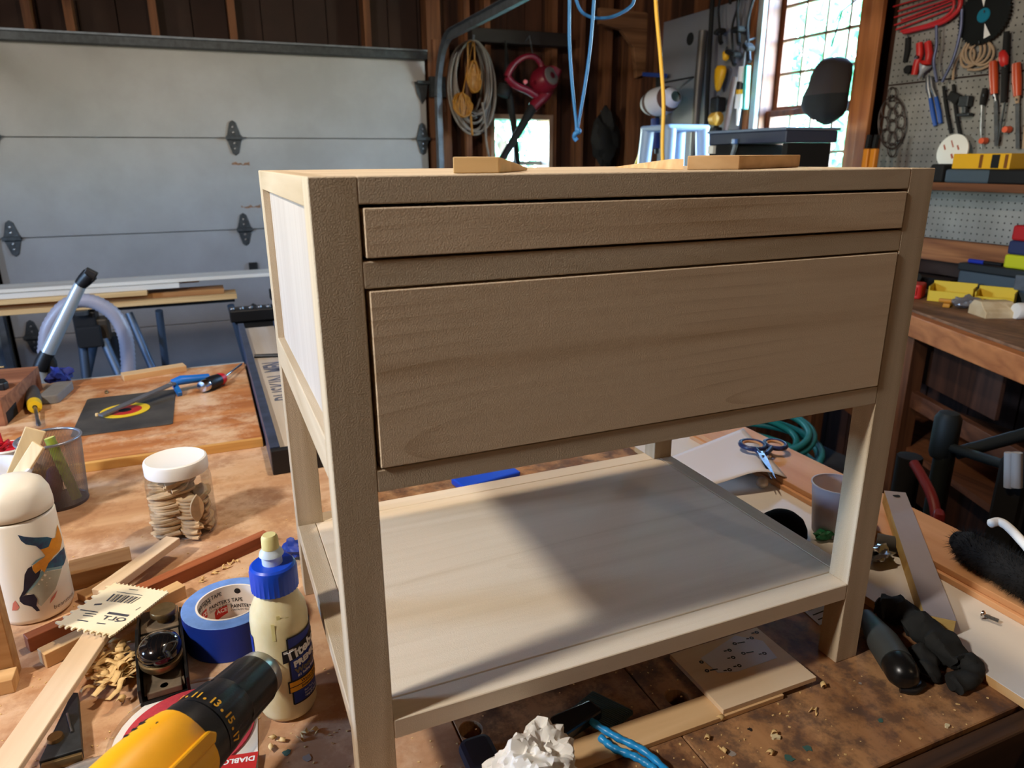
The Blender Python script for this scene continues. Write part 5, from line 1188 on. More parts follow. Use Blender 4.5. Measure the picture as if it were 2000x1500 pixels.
# long rail
rl_ = thing('wooden_rail', 'long grey-topped wooden rail leaning from laminate board to plywood', 'rail', (.8, .1, ZW))
n0, n1 = PZ(1806, 1199, ZW+.024), PZ(1868, 1212, ZW+.024); f0, f1 = PZ(1727, 958, ZP+.030), PZ(1769, 962, ZP+.030)
dn = Vector((0, 0, -.0225))
railtop = plain('rail_top', rgb(168, 160, 164), .5, .15, var=.1, vscale=10); railw = wood('rail_wood', rgb(206, 176, 110), rgb(168, 134, 74), 'y', 1.0)
m = MB(); m.hexa([n0+dn, n1+dn, f1+dn, f0+dn], [n0+dn*.05, n1+dn*.05, f1+dn*.05, f0+dn*.05]); m.build('core', railw, rl_, world=True, bevel=.0008)
m = MB(); m.hexa([n0+dn*.045, n1+dn*.045, f1+dn*.045, f0+dn*.045], [n0, n1, f1, f0]); m.build('top_face', railtop, rl_, world=True)
e = (n1-n0); m = MB(); g0 = n0+e*.18+dn*.98; ef = (n0-f0).normalized()*.0006
m.add([g0+ef, g0+e*.17+ef, g0+e*.17-dn*.42+ef, g0-dn*.42+ef], [(0, 1, 2, 3)]); m.build('end_notch', blackm, rl_, world=True)
hc2 = f0.lerp(n0, .045)+(f1-f0)*.5; m = MB(); m.lathe([(0, .0004), (.0055, .0004)], 20, T(*hc2) @ RX(-3)); m.build('peg_hole', blackm, rl_, world=True)
# machine screw
m = MB(); c = PZ(1916, 1200, ZW+.005); d = Vector((.35, -1, 0)).normalized(); tagged = thing('machine_screw', 'small steel screw standing on the white laminate board', 'screw', V(c, ZW))
m.lathe([(0, 0), (.0052, .0005), (.0056, .0025), (.0035, .0045), (.0022, .005)], 16, frame_to(V(c, ZW+.0057), V(c, ZW+.0057)+d) @ RY(90)); m.build('head', chrome, tagged, world=True, smooth=40)
m = MB(); p = V(c, ZW+.0057)+d*.0045; m.tube([p+d*.0006*k for k in range(26)], [.0021+(.0005 if k % 2 else 0) for k in range(26)], 10); m.build('thread', steel, tagged, world=True)
# black dusting brush
bz_ = ZP; br = thing('dusting_brush', 'fluffy black dusting brush with white handle on the plywood strips', 'brush', V(PZ(1930, 1110, bz_), bz_))
b0_, b1_ = V(PZ(1868, 1085, bz_), bz_+.024), V(PZ(2060, 1205, bz_), bz_+.024)
XB = frame_to(b0_, b1_); LB = (b1_-b0_).length
m = MB(); m.lathe([(0, -.012), (.012, -.006), (.020, .010), (.023, .04), (.023, LB-.04), (.018, LB), (0, LB+.01)], 20, XB @ RY(90)); m.build('brush_core', plain('bristle_black', rgb(10, 10, 11), .9), br, world=True, smooth=60)
rb3 = random.Random(11); m = MB()
for k in range(5200):
    t = rb3.random(); a = rb3.uniform(0, 2*math.pi); r = .021 if .1 < t < .9 else .016
    base = Vector((t*LB, r*math.cos(a), r*math.sin(a))); dr_ = Vector((rb3.uniform(-.5, .5)-(.6 if t < .08 else 0), math.cos(a)+rb3.uniform(-.4, .4), math.sin(a)+rb3.uniform(-.4, .4))).normalized()
    tipv = base+dr_*rb3.uniform(.006, .0135); sd = Vector((rb3.uniform(-1, 1), rb3.uniform(-1, 1), rb3.uniform(-1, 1))).normalized()*.00035
    q = [XB @ v for v in (base-sd, base+sd, tipv)]
    for v in q: v.z = max(v.z, bz_+.0003)
    m.add(q, [(0, 1, 2)])
o = m.build('bristles', bpy.data.materials['bristle_black'], br, world=True); o['kind'] = 'stuff'
m = MB(); hpts = spline([V(PZ(1930, 1026, bz_+.05), bz_+.052), V(PZ(1952, 1026, bz_+.05), bz_+.055), V(PZ(1980, 1046, bz_+.05), bz_+.054), V(PZ(2050, 1120, bz_+.05), bz_+.050)], 6)
m.tube(hpts, [.003]+[.0062]*(len(hpts)-2)+[.006], 12); m.build('handle', white_pl, br, world=True, smooth=60)
# dark grey handled tool and black pouch
gt = thing('grey_handled_tool', 'dark grey rubber handled tool lying by the right front leg', 'hand tool', V(PZ(1740, 1280), BZ))
t0, t1, t2 = V(PZ(1692, 1200, BZ+.018), BZ+.016), V(PZ(1752, 1298, BZ+.018), BZ+.0195), V(PZ(1774, 1334, BZ+.018), BZ+.0185)
m = MB(); m.tube(spline([t0, t0.lerp(t1, .5), t1], 6), [.0095+.009*min(1, k/7) for k in range(13)], 20); m.build('grip', plain('grip_dark', rgb(62, 64, 62), .55), gt, world=True, smooth=50)
m = MB(); d = (t2-t1); m.tube([t1, t1+d*.05, t1+d*.55, t1+d*.9, t1+d], [.0178, .0182, .0178, .013, .006], 20); m.build('end_cap', plain('cap_black', rgb(18, 19, 20), .3), gt, world=True, smooth=50)
pch = thing('black_pouch', 'long folded black cloth strap pouch against the white laminate board', 'pouch', V(PZ(1800, 1260), BZ))
cloth = plain('black_cloth', rgb(30, 31, 30), .85, bump=.3, bscale=120, var=.3, vscale=40)
def cloth_tube(pts, r, flat, seed, name, parent, amp=.18):
    b = MB(); sp = spline(pts, 9); n = len(sp); b.tube(sp, [r*(1+amp*math.sin(i*.9+seed)*.5)*(1 if 1 < i < n-2 else .6) for i in range(n)], 18, flat=flat)
    b.map(lambda p: p+Vector((noise.noise(p*70+Vector((seed, 0, 0))), noise.noise(p*70+Vector((0, seed, 0))), noise.noise(p*70+Vector((0, 0, seed)))))*r*.45)
    lo = min(v[2] for v in b.v); b.map(lambda p: Vector((p.x, p.y, max(p.z, BZ+.0006)))); return b.build(name, cloth, parent, world=True, smooth=50)
cloth_tube([V(PZ(1708, 1182, BZ+.02), BZ+.02), V(PZ(1768, 1200, BZ+.02), BZ+.020), V(PZ(1820, 1240, BZ+.02), BZ+.019), V(PZ(1875, 1288, BZ+.02), BZ+.017)], .019, .85, 1.0, 'sleeve', pch)
cloth_tube([V(PZ(1790, 1262, BZ+.012), BZ+.012), V(PZ(1815, 1300, BZ+.01), BZ+.011), V(PZ(1800, 1318, BZ+.01), BZ+.009)], .012, .8, 2.0, 'flap', pch)
cloth_tube([V(PZ(1872, 1290, BZ+.018), BZ+.017), V(PZ(1903, 1300, BZ+.014), BZ+.014), V(PZ(1893, 1325, BZ+.01), BZ+.010), V(PZ(1855, 1335, BZ+.01), BZ+.009)], .011, .9, 3.0, 'end_fold', pch)
m = MB(); m.tube(spline([V(PZ(1758, 1345, BZ+.004), BZ+.004), V(PZ(1785, 1349, BZ+.004), BZ+.004), V(PZ(1803, 1335, BZ+.006), BZ+.006)], 6), .0045, 8); m.build('cord_loop', black, pch, world=True, smooth=50)
# ================================================================ under and in front of the shelf
stp = wood('strip_wood', rgb(226, 192, 146), rgb(204, 164, 116), 'x', .8)
tag(MB().box(.06, .466, -.0225, .0125, BZ+.0004, BZ+.0062).build('wood_strip', stp, bevel=.0006), 'thin pale wood strip lying in front of the nightstand', 'wood strip')
pq = thing('plywood_square', 'pale plywood square with printed sticker under the nightstand shelf', 'plywood', (.45, .03, BZ+.0063))
MB().box(.384, .515, -.020, .079, BZ+.0064, BZ+.0124).build('panel', wood('ply_square', rgb(228, 206, 176), rgb(208, 180, 146), 'x', .6), pq, world=True, bevel=.0005)
q = [PZ(1368, 1286, BZ+.0125), PZ(1432, 1238, BZ+.0125), PZ(1490, 1252, BZ+.0125), PZ(1518, 1285, BZ+.0125), PZ(1440, 1312, BZ+.0125), PZ(1402, 1314, BZ+.0125)]
q = [Vector((min(max(p.x, .387), .512), min(max(p.y, -.016), .076), p.z)) for p in q]
sk = MB().prism([(p.x, p.y) for p in q], BZ+.0125, BZ+.0129).build('sticker', plain('sticker_paper', rgb(206, 204, 214), .6), pq, world=True)
for px, py, side in ((1435, 1257, 1), (1425, 1270, -1), (1452, 1276, 1), (1432, 1284, -1), (1493, 1276, -1), (1444, 1300, -1), (1425, 1308, -1), (1468, 1246, -1), (1478, 1235, -1), (1381, 1310, 1), (1370, 1293, 0)):
    c = PZ(px, py, BZ+.0131)
    if not (.387 < c.x < .512 and -.016 < c.y < .076): continue
    MB().lathe([(.0012, 0), (.0026, 0), (.0026, .0002), (.0012, .0002)], 14, T(c.x, c.y, BZ+.0130)).build('logo_ring', ink, sk, world=True)
    if side: MB().box(-.0075 if side < 0 else .0037, -.0037 if side < 0 else .0135, -.0008, .0008, 0, .0002, T(c.x, c.y, BZ+.0130) @ RZ(-10)).build('printed_word', ink, sk, world=True)
# ribbed scraper pad, dark block, blue cord
rbp = thing('ribbed_pad', 'dark green ribbed pad on the bench beside the blue rope', 'pad', (.27, .04, BZ))
rm = plain('rib_green', rgb(66, 80, 76), .5); ca, cb, cd_, ce_ = PZ(1158, 1358, BZ), PZ(1236, 1396, BZ), PZ(1186, 1436, BZ), PZ(1112, 1396, BZ)
MB().prism([(p.x, p.y) for p in (ca, cb, cd_, ce_)], BZ+.0003, BZ+.0045).build('pad', rm, rbp, world=True)
for k in range(16):
    t = (k+.5)/16; p0 = ca.lerp(ce_, t); p1 = cb.lerp(cd_, t); MB().bar(V(p0, BZ+.0055), V(p1, BZ+.0055), .0016, .002).build('rib', rm, rbp, world=True)
m = MB(); c = PZ(1120, 1440, BZ); m.prism([(.0, 0), (.055, .016), (.05, .035), (.0, .030), (-.012, .015)], BZ+.0063, BZ+.020, T(c.x-.018, c.y-.012, 0)); m.map(lambda p: p); 
tag(m.build('dark_tray', plain('navy_gloss', rgb(26, 34, 44), .15), bevel=.003), 'glossy dark navy plastic block between paper towel and ribbed pad', 'plastic block')
m = MB(); c = PZ(935, 1475, BZ); m.prism(rrect(.035, .05, .01), BZ+.0004, BZ+.016, T(c.x-.002, c.y-.012, 0)); tag(m.build('navy_block', plain('navy_matte', rgb(38, 42, 66), .6), bevel=.006), 'navy blue block left of the crumpled paper towel', 'block')
cordb = plain('cord_blue', rgb(32, 150, 220), .35, var=.3, vscale=120)
ch = thing('utility_rope', 'bright blue rope end lying over the thin wood strip', 'rope', V(PZ(1200, 1430), BZ))
for pts in (((1133, 1384, .016), (1160, 1412, .014), (1205, 1440, .0125), (1255, 1465, .0122), (1300, 1505, .012), (1320, 1540, .012)), ((1172, 1440, .012), (1200, 1462, .0115), (1240, 1478, .0115), (1275, 1500, .0115), (1300, 1530, .0115))):
    m = MB(); sp_ = spline([V(PZ(a, b, BZ+c), BZ+c) for a, b, c in pts], 10); m.tube(sp_, [.0038*(1+.12*math.sin(i*1.3)) for i in range(len(sp_))], 10); m.build('strand', cordb, ch, world=True, smooth=60)
# crumpled paper towel
towm = plain('paper_towel', rgb(236, 234, 228), .9, bump=.15, bscale=200, sss=.1)
bm = bmesh.new(); bmesh.ops.create_icosphere(bm, subdivisions=5, radius=1)
tcn = V(PZ(1030, 1478, BZ+.04), BZ); tcn.y = -.046; tcn.x -= .004
for v in bm.verts:
    d = v.co.copy(); p = d*1.3+Vector((4.2, 1.1, 7.7))
    k = 1+.55*noise.noise(p)+.30*(1-2*abs(noise.noise(p*1.9)))+.11*(1-2.4*abs(noise.noise(p*3.7)))
    v.co = Vector((d.x*.031*k, d.y*.024*k, d.z*.029*k))
lo = min(v.co.z for v in bm.verts); hi_y = max(v.co.y for v in bm.verts); tcn.y = min(tcn.y, -.003-hi_y)
m = MB(); bm.verts.index_update(); m.add([(v.co.x+tcn.x, v.co.y+tcn.y, v.co.z-lo+BZ+.0064) for v in bm.verts], [tuple(v.index for v in f.verts) for f in bm.faces]); bm.free()
tag(m.build('paper_towel', towm, smooth=28), 'crumpled white paper towel in front of the nightstand', 'paper towel')
# blue plastic behind, seen through the open shelf
a, b = PZ(893, 944, BZ+.012), PZ(1003, 914, BZ+.012)
m = MB(); m.bar(V(a, BZ+.0075), V(b, BZ+.0075), .05, .014, off=0); tag(m.build('blue_bar', plain('bright_blue', rgb(28, 74, 200), .3), bevel=.003), 'bright blue plastic bar on the bench behind the shelf', 'plastic bar')

# pale leaflet half under the nightstand at the right, spots of dried paint and filler on the bench
q = [PZ(1560, 1186, BZ), PZ(1600, 1172, BZ), PZ(1640, 1205, BZ), PZ(1600, 1222, BZ)]
lf = thing('leaflet', 'pale blue printed leaflet behind the right front leg', 'leaflet', V(q[0], BZ))
MB().prism([(p.x, p.y) for p in q], BZ+.0003, BZ+.0012).build('sheet', plain('leaflet_blue', rgb(190, 200, 222), .6), lf, world=True)
for t in (.3, .55, .8): MB().bar(V(q[0].lerp(q[3], t).lerp(q[1].lerp(q[2], t), .15), BZ+.0013), V(q[0].lerp(q[3], t).lerp(q[1].lerp(q[2], t), .85), BZ+.0013), .0018, .0004).build('printed_line', ink, lf, world=True)
rp_ = random.Random(21)
pcs = [plain('spot_cream', rgb(214, 200, 160), .7), plain('spot_teal', rgb(60, 96, 90), .6), plain('spot_grey', rgb(150, 140, 132), .7), plain('spot_dark', rgb(40, 30, 26), .7)]
b = MB()
for px, py, r, k in ((1513, 1440, .006, 0), (1542, 1482, .006, 1), (1577, 1462, .005, 1), (1428, 1472, .005, 2), (1720, 1408, .004, 1), (1850, 1420, .003, 0), (1680, 1335, .002, 2), (1465, 1425, .003, 3), (560, 1470, .005, 1), (600, 1480, .006, 2)):
    c = PZ(px, py, BZ); b.m = k; n = 11
    b.prism([(c.x+r*rp_.uniform(.5, 1.1)*math.cos(2*math.pi*i/n), c.y+r*rp_.uniform(.5, 1.1)*math.sin(2*math.pi*i/n)) for i in range(n)], BZ+.0001, BZ+.0006+(.002 if k == 0 else 0))
tag(b.build('dried_spots', pcs), 'small dried spots of filler and teal paint on the worn bench planks', 'dried spots', kind='stuff')
# ================================================================ right wall: pegboards, shelf, side bench
def pegmat():
    m, nt, N, L, b = _mat('pegboard_holes'); b.inputs['Roughness'].default_value = .6
    tc = N.new('ShaderNodeTexCoord'); sp_ = N.new('ShaderNodeSeparateXYZ'); L.new(tc.outputs['Object'], sp_.inputs[0])
    ds = []
    for ax in ('Y', 'Z'):
        d = N.new('ShaderNodeMath'); d.operation = 'DIVIDE'; d.inputs[1].default_value = .0254; L.new(sp_.outputs[ax], d.inputs[0])
        f = N.new('ShaderNodeMath'); f.operation = 'FRACT'; L.new(d.outputs[0], f.inputs[0])
        s_ = N.new('ShaderNodeMath'); s_.operation = 'SUBTRACT'; s_.inputs[1].default_value = .5; L.new(f.outputs[0], s_.inputs[0]); 
        p = N.new('ShaderNodeMath'); p.operation = 'POWER'; p.inputs[1].default_value = 2; L.new(s_.outputs[0], p.inputs[0]); ds.append(p)
    a = N.new('ShaderNodeMath'); a.operation = 'ADD'; L.new(ds[0].outputs[0], a.inputs[0]); L.new(ds[1].outputs[0], a.inputs[1])
    lt = N.new('ShaderNodeMath'); lt.operation = 'LESS_THAN'; lt.inputs[1].default_value = .13**2; L.new(a.outputs[0], lt.inputs[0])
    n = N.new('ShaderNodeTexNoise'); n.inputs['Scale'].default_value = 5; L.new(tc.outputs['Object'], n.inputs['Vector'])
    r = N.new('ShaderNodeValToRGB'); r.color_ramp.elements[0].color = rgb(116, 114, 110); r.color_ramp.elements[1].color = rgb(152, 150, 146); r.color_ramp.elements[0].position = .3; r.color_ramp.elements[1].position = .7; L.new(n.outputs[0], r.inputs[0])
    mx = N.new('ShaderNodeMix'); mx.data_type = 'RGBA'; L.new(lt.outputs[0], mx.inputs['Factor']); L.new(r.outputs[0], mx.inputs['A']); mx.inputs['B'].default_value = rgb(26, 24, 22); L.new(mx.outputs['Result'], b.inputs['Base Color'])
    return m
pegm = pegmat()
for z0, z1, y1, lab in ((1.785, 2.62, 1.985, 'upper grey pegboard sheet right of the window'), (1.395, 1.778, 1.985, 'middle grey pegboard sheet above the narrow wall shelf'), (1.15, 1.350, 1.95, 'low pale pegboard sheet below the narrow wall shelf')):
    tag(MB().box(2.795, 2.801, -.4, y1, z0, z1).build('pegboard', pegm), lab, 'pegboard')
MB().box(2.801, 2.855, -.4, 1.985, 1.0, 2.7).build('furring', darkpl, wr, world=True)
shw = wood('shelf_wood', rgb(134, 86, 56), rgb(84, 50, 32), 'y', .8)
tag(MB().box(2.645, 2.79, -.3, 1.90, 1.352, 1.382).build('wall_shelf', shw, bevel=.002), 'narrow brown wall shelf between the pegboards', 'shelf')
tag(MB().box(2.768, 2.794, -.3, 1.93, 1.06, 1.148).build('ledger_board', studx, bevel=.002), 'brown ledger board below the low pegboard', 'board')
# side bench
e0, e1 = PZ(1786, 606, .955), PZ(2000, 682, .955)
dE = (e1-e0).normalized(); pA = e0-dE*.85; pB = e1+dE*.9
sb_ = thing('side_bench', 'cluttered side workbench with knotty front beam along the right wall', 'workbench', (2.3, 1.2, 0))
sbt = wood('side_bench_top', rgb(168, 126, 92), rgb(110, 78, 56), 'y', .6, rough=.7, dirt=rgb(84, 64, 50), dirt_amt=.5, dscale=9)
beam = wood('beam_wood', rgb(206, 132, 76), rgb(160, 94, 50), 'y', .6, rough=.55, knots=.8)
bk = [V(pA, 0), V(pB, 0), Vector((2.78, pB.y, 0)), Vector((2.78, pA.y, 0))]
MB().prism([(p.x, p.y) for p in bk], .925, .955).build('bench_top', sbt, sb_, world=True, bevel=.002)
nb2 = Vector((-dE.y, dE.x, 0)); nb2 = nb2 if nb2.x < 0 else -nb2
MB().bar(V(pA, .910)+nb2*.02, V(pB, .910)+nb2*.02, .038, .075).build('front_beam', beam, sb_, world=True, bevel=.003)
for t in (.05, .36, .95):
    p = pA.lerp(pB, t)-nb2*.03; MB().box(p.x-.04, p.x+.04, p.y-.03, p.y+.03, 0, .925).build('leg', studw, sb_, world=True, bevel=.003)
MB().prism([(p.x+.06, p.y) for p in bk], .40, .425).build('lower_shelf', shw, sb_, world=True)
for z0, z1, t0_, t1_ in ((.66, .86, .30, .52), (.66, .86, .10, .28)):
    p0, p1 = pA.lerp(pB, t0_)-nb2*.12, pA.lerp(pB, t1_)-nb2*.12; MB().bar(V(p0, (z0+z1)/2), V(p1, (z0+z1)/2), .015, z1-z0).build('panel', brownw, sb_, world=True, bevel=.002)
p0, p1 = pA.lerp(pB, .06)-nb2*.05, pA.lerp(pB, .8)-nb2*.05; MB().bar(V(p0, .62), V(p1, .62), .03, .06).build('stretcher', shw, sb_, world=True, bevel=.002)
p0, p1 = pA.lerp(pB, .12)-nb2*.14, pA.lerp(pB, .8)-nb2*.14; MB().bar(V(p0, .30), V(p1, .30), .02, .22).build('lower_panel', brownw, sb_, world=True, bevel=.002)
ZT = .955
def on_bench(px, py, z=ZT): return PZ(px, py, z)
yelp = plain('tray_yellow', rgb(228, 196, 50), .45); redb = plain('box_red', rgb(204, 44, 40), .4)
# red organiser
c = Vector((2.45, 1.47, 0)); rb_o = thing('red_organiser', 'red plastic case at the left of the side bench clutter', 'case', V(c, ZT), (0, 0, math.radians(-62)))
MB().prism(rrect(.13, .10, .015), 0, .055).build('case', redb, rb_o, bevel=.006); MB().lathe([(0, .057), (.026, .057), (.028, .0545)], 20, T(-.02, -.02, 0) @ SC(1.2, .8, 1)).build('window', galv, rb_o); MB().prism(rrect(.08, .012, .004), 0, .03, T(.01, -.0505, .015)).build('latch', redb, rb_o, bevel=.002)
# yellow open trays
for (px, py, rz, sx, sy, lab) in ((2.520, 1.325, -62, .145, .10, 'yellow open bin at the left of the pair on the side bench'), (2.560, 1.185, -62, .12, .10, 'yellow open bin with label slot beside the dark toolbox')):
    t = thing('parts_bin', lab, 'bin', (px, py, ZT), (0, 0, math.radians(rz)))
    for q in ((-sx/2, sx/2, -sy/2, sy/2, 0, .004), (-sx/2, sx/2, sy/2-.004, sy/2, .004, .066), (-sx/2, -sx/2+.004, -sy/2, sy/2-.004, .004, .056), (sx/2-.004, sx/2, -sy/2, sy/2-.004, .004, .056), (-sx/2+.004, sx/2-.004, -sy/2, -sy/2+.004, .004, .040)):
        MB().box(*q).build('bin_wall' if q[5] > .01 else 'bin_floor', yelp, t, bevel=.0008, seg=1)
    if sx < .14: MB().box(-.03, .015, -sy/2-.002, -sy/2, .010, .032).build('label_slot', darksteel, t)
# grey snips, brass fitting, cream block, white cap
c = on_bench(1885, 602); crumple('hardware_bag', 'crumpled clear bag of hardware in front of the yellow bins', 'bag', V(c, ZT), .040, plain('bag_clear', rgb(150, 150, 156), .2, .3), 12, (1.3, .8, .6), .6)
c = on_bench(1850, 598); m = MB(); m.box(-.035, .035, -.012, .012, 0, .014, T(c.x, c.y, ZT) @ RZ(30)).box(-.008, .008, -.03, .03, .014, .026, T(c.x, c.y, ZT) @ RZ(30)); tag(m.build('brass_fitting', plain('ochre', rgb(206, 140, 40), .4), bevel=.003), 'ochre fitting at the front edge of the side bench', 'fitting')
c = on_bench(1930, 618); m = MB(); m.prism([(-.05, 0), (.05, 0), (.05, .030), (.028, .052), (-.012, .052), (-.035, .030), (-.05, .022)], -.055, .055, T(c.x+.02, c.y, ZT) @ RZ(66) @ RX(90)); tag(m.build('cream_block', wood('cream_block', rgb(230, 212, 176), rgb(206, 180, 138), 'y'), bevel=.003), 'cream shaped wood block on the side bench front', 'wood block')
c = on_bench(1976, 622); tag(MB().lathe([(0, -.02), (.026, -.02), (.028, -.014), (.028, .014), (.026, .02), (0, .02)], 24, T(c.x+.01, c.y-.02, ZT+.0285) @ RZ(66) @ RX(90)).build('white_cap', white_pl, smooth=35), 'small white round cap right of the cream block', 'cap')
# dark toolbox with coloured cases on top
tbx = thing('dark_toolbox', 'slate grey flat toolbox at the back of the side bench', 'toolbox', (2.62, 1.05, ZT))
slate = plain('slate_plastic', rgb(72, 86, 98), .5)
MB().box(2.64, 2.765, .60, 1.40, ZT, ZT+.100).build('base', slate, tbx, world=True, bevel=.008); MB().box(2.635, 2.766, .595, 1.405, ZT+.1002, ZT+.130).build('lid', plain('slate_dark', rgb(38, 44, 48), .5), tbx, world=True, bevel=.006)
MB().box(2.622, 2.6345, 1.10, 1.17, ZT+.06, ZT+.115).build('latch', galv, tbx, world=True, bevel=.003)
zc_ = ZT+.1304
for k, (cn, h_) in enumerate((('yellow-green', .050), ('navy', .050), ('red', .055))):
    cm = {'yellow-green': plain('case_lime', rgb(200, 206, 40), .4), 'navy': plain('case_navy', rgb(42, 52, 92), .5), 'red': plain('case_red', rgb(176, 36, 40), .4)}[cn]
    o = MB().box(2.645, 2.76, .80, 1.238-.005*k, zc_, zc_+h_).build('drill_bit_case', cm, bevel=.008); zc_ += h_+.0004
    tag(o, '%s plastic case in the stack on the slate toolbox' % cn, 'case', 'stacked bit cases')
mk = thing('marker_pen', 'blue and black marker lying on the slate toolbox', 'marker', (2.66, 1.3, ZT+.1304))
MB().tube([(2.655, 1.375, ZT+.1386), (2.655, 1.315, ZT+.1386)], .008, 12).build('barrel', plain('marker_blue', rgb(36, 56, 170), .4), mk, world=True, smooth=40); MB().tube([(2.655, 1.3145, ZT+.1386), (2.655, 1.245, ZT+.1386)], .0075, 12).build('cap', black, mk, world=True, smooth=40)
MB().box(2.66, 2.74, 1.45, 1.75, ZT, ZT+.05).build('power_strip', black, None, bevel=.006); tag(bpy.data.objects['power_strip'], 'long black power strip at the back of the side bench', 'power strip')
crumple('dark_rag', 'dark rag heaped beside the red plastic case', 'rag', (2.60, 1.60, ZT), .05, plain('rag_dark', rgb(38, 40, 38), .9), 14, (1.2, 1.2, .7))
# things on the narrow shelf
SZ = 1.382
dcs = thing('tool_case', 'slate case with yellow box on top on the narrow shelf', 'case', (2.71, 1.40, SZ)); MB().box(2.65, 2.76, 1.20, 1.535, SZ, SZ+.05).build('body', slate, dcs, world=True, bevel=.008); MB().box(2.649, 2.761, 1.20, 1.36, SZ+.0, SZ+.052).build('dark_end', black, dcs, world=True, bevel=.006)
ybx = thing('yellow_box', 'yellow box with black markings on the slate case', 'box', (2.7, 1.4, SZ+.0525)); MB().box(2.655, 2.745, 1.29, 1.515, SZ+.0525, SZ+.108).build('body', plain('box_yellow', rgb(232, 176, 30), .5), ybx, world=True, bevel=.002)
for y_, w_ in ((1.40, .012), (1.345, .03), (1.305, .012)): MB().box(2.6535, 2.6552, y_-w_/2, y_+w_/2, SZ+.056, SZ+.104).build('printed_bar', black if w_ > .02 else plain('box_brown', rgb(120, 70, 20), .5), ybx, world=True)
wld = thing('jar_lid', 'round white lid with red marks leaning on the pegboard', 'lid', (2.74, 1.62, SZ))
cl_ = PX(1862, 296, 2.74); XLd = T(2.742, cl_.y, cl_.z) @ RY(-82)
MB().lathe([(0, 0), (.062, 0), (.066, .003), (.066, .010), (.062, .012), (0, .012)], 36, XLd).build('disc', white_pl, wld, world=True, smooth=35)
m = MB()
for a, b_, c_, d_ in ((-.01, -.03, .02, .006), (.012, -.012, .03, .005), (.02, .02, .022, .006), (-.03, .0, .02, .008)): m.box(a, a+c_, b_, b_+d_, .0121, .0127, XLd @ RZ(30))
m.build('red_marks', plain('marks_rust', rgb(170, 84, 60), .6), wld, world=True)
for px, w_, h_, lab in ((1795, .10, .035, 'black flat tool left of the white lid on the narrow shelf'), (1836, .06, .07, 'dark tin between the black tool and the white lid')):
    c = PX(px, 352, 2.69); tag(MB().box(2.66, 2.73, c.y-w_/2, c.y+w_/2, SZ, SZ+h_).build('dark_tin', blackm, bevel=.008), lab, 'tin')
c = PX(1985, 350, 2.69); crumple('dark_glove', 'dark work glove at the right end of the narrow shelf', 'glove', (2.70, 1.10, SZ), .045, plain('glove_dark', rgb(66, 62, 52), .9), 21, (.8, 1.6, .5))
# ---------------------------------------------------------------- tools hanging on the pegboard
XP = 2.788
def pt(px, py, dx=0): return PX(px, py, XP-dx)
def rod(b, pts, r, n=7, dx=.012): b.tube([pt(p[0], p[1], p[2] if len(p) > 2 else dx) for p in pts], r, n)
def peg_thing(name, lab, cat, px, py): return thing(name, lab, cat, pt(px, py))
def hook(parent, px, py): MB().tube([pt(px, py, -.006), pt(px, py, .03), pt(px, py-4, .034)], .0022, 6).build('hook', galv, parent, world=True)
rackred = plain('rack_red', rgb(188, 44, 50), .4)
t = peg_thing('wire_rack', 'red wire rake head with parallel tines high on the pegboard', 'rake', 1810, 30); hook(t, 1865, 14)
for a, b_, c_, d_ in ((1745, 13, 1860, -22), (1747, 34, 1868, -6), (1747, 49, 1866, 6), (1750, 58, 1856, 18), (1754, 22, 1864, -14), (1760, 40, 1862, 0)): m = MB(); rod(m, [(a, b_), (c_, d_)], .0035); m.build('tine', rackred, t, world=True, smooth=50)
m = MB(); m.tube(spline([pt(1764, 64, .02), pt(1800, 55, .02), pt(1840, 44, .02), pt(1866, 26, .02), pt(1876, 8, .02), pt(1874, -14, .02)], 6), [.006]+[.009]*29+[.011], 8); m.build('frame', rackred, t, world=True, smooth=50)
m = MB(); m.tube(spline([pt(1760, 61, .022), pt(1810, 49, .022), pt(1845, 34, .022), pt(1862, 16, .022), pt(1862, -6, .022)], 6), .006, 8); m.build('frame', rackred, t, world=True, smooth=50)
t = peg_thing('spring_clamp', 'small black spring clamp left of the red clamp', 'clamp', 1772, 100); hook(t, 1773, 72)
m = MB(); m.tube([pt(1774, 74), pt(1773, 98), pt(1768, 122)], [.012, .013, .010], 10); m.build('handle', blackm, t, world=True, smooth=50)
t = peg_thing('hand_clamp', 'red hand clamp with silver pivot on the pegboard', 'clamp', 1800, 110); hook(t, 1810, 80)
for a in (((1796, 84), (1797, 105), (1790, 128), (1786, 146)), ((1812, 82), (1815, 105), (1813, 122), (1800, 124))): m = MB(); m.tube([pt(*q, .018) for q in a], [.014, .015, .015, .013], 10); m.build('jaw', redb, t, world=True, smooth=50)
m = MB(); m.lathe([(0, .012), (.008, .01), (.009, 0)], 12, T(*pt(1792, 112, .03)) @ RY(-90)); m.build('pivot', chrome, t, world=True); m = MB(); m.lathe([(0, .01), (.017, .008), (.018, -.008), (0, -.01)], 14, T(*pt(1774, 136, .022)) @ RY(-90)); m.build('pad', blackm, t, world=True)
t = peg_thing('blue_tongs', 'long thin grey-blue tongs beside the red clamp', 'tongs', 1850, 90); hook(t, 1880, 16); ab = plain('tongs_blue', rgb(96, 102, 134), .4, .4)
for a in (((1829, 50), (1829, 90), (1824, 120), (1830, 160)), ((1879, 18), (1876, 60), (1862, 115), (1840, 160))): m = MB(); m.tube(spline([pt(*q, .045) for q in a], 5), .006, 8); m.build('arm', ab, t, world=True, smooth=50)
t = peg_thing('slip_pliers', 'pliers with blue dipped handles hanging on the pegboard', 'pliers', 1820, 190); hook(t, 1815, 150)
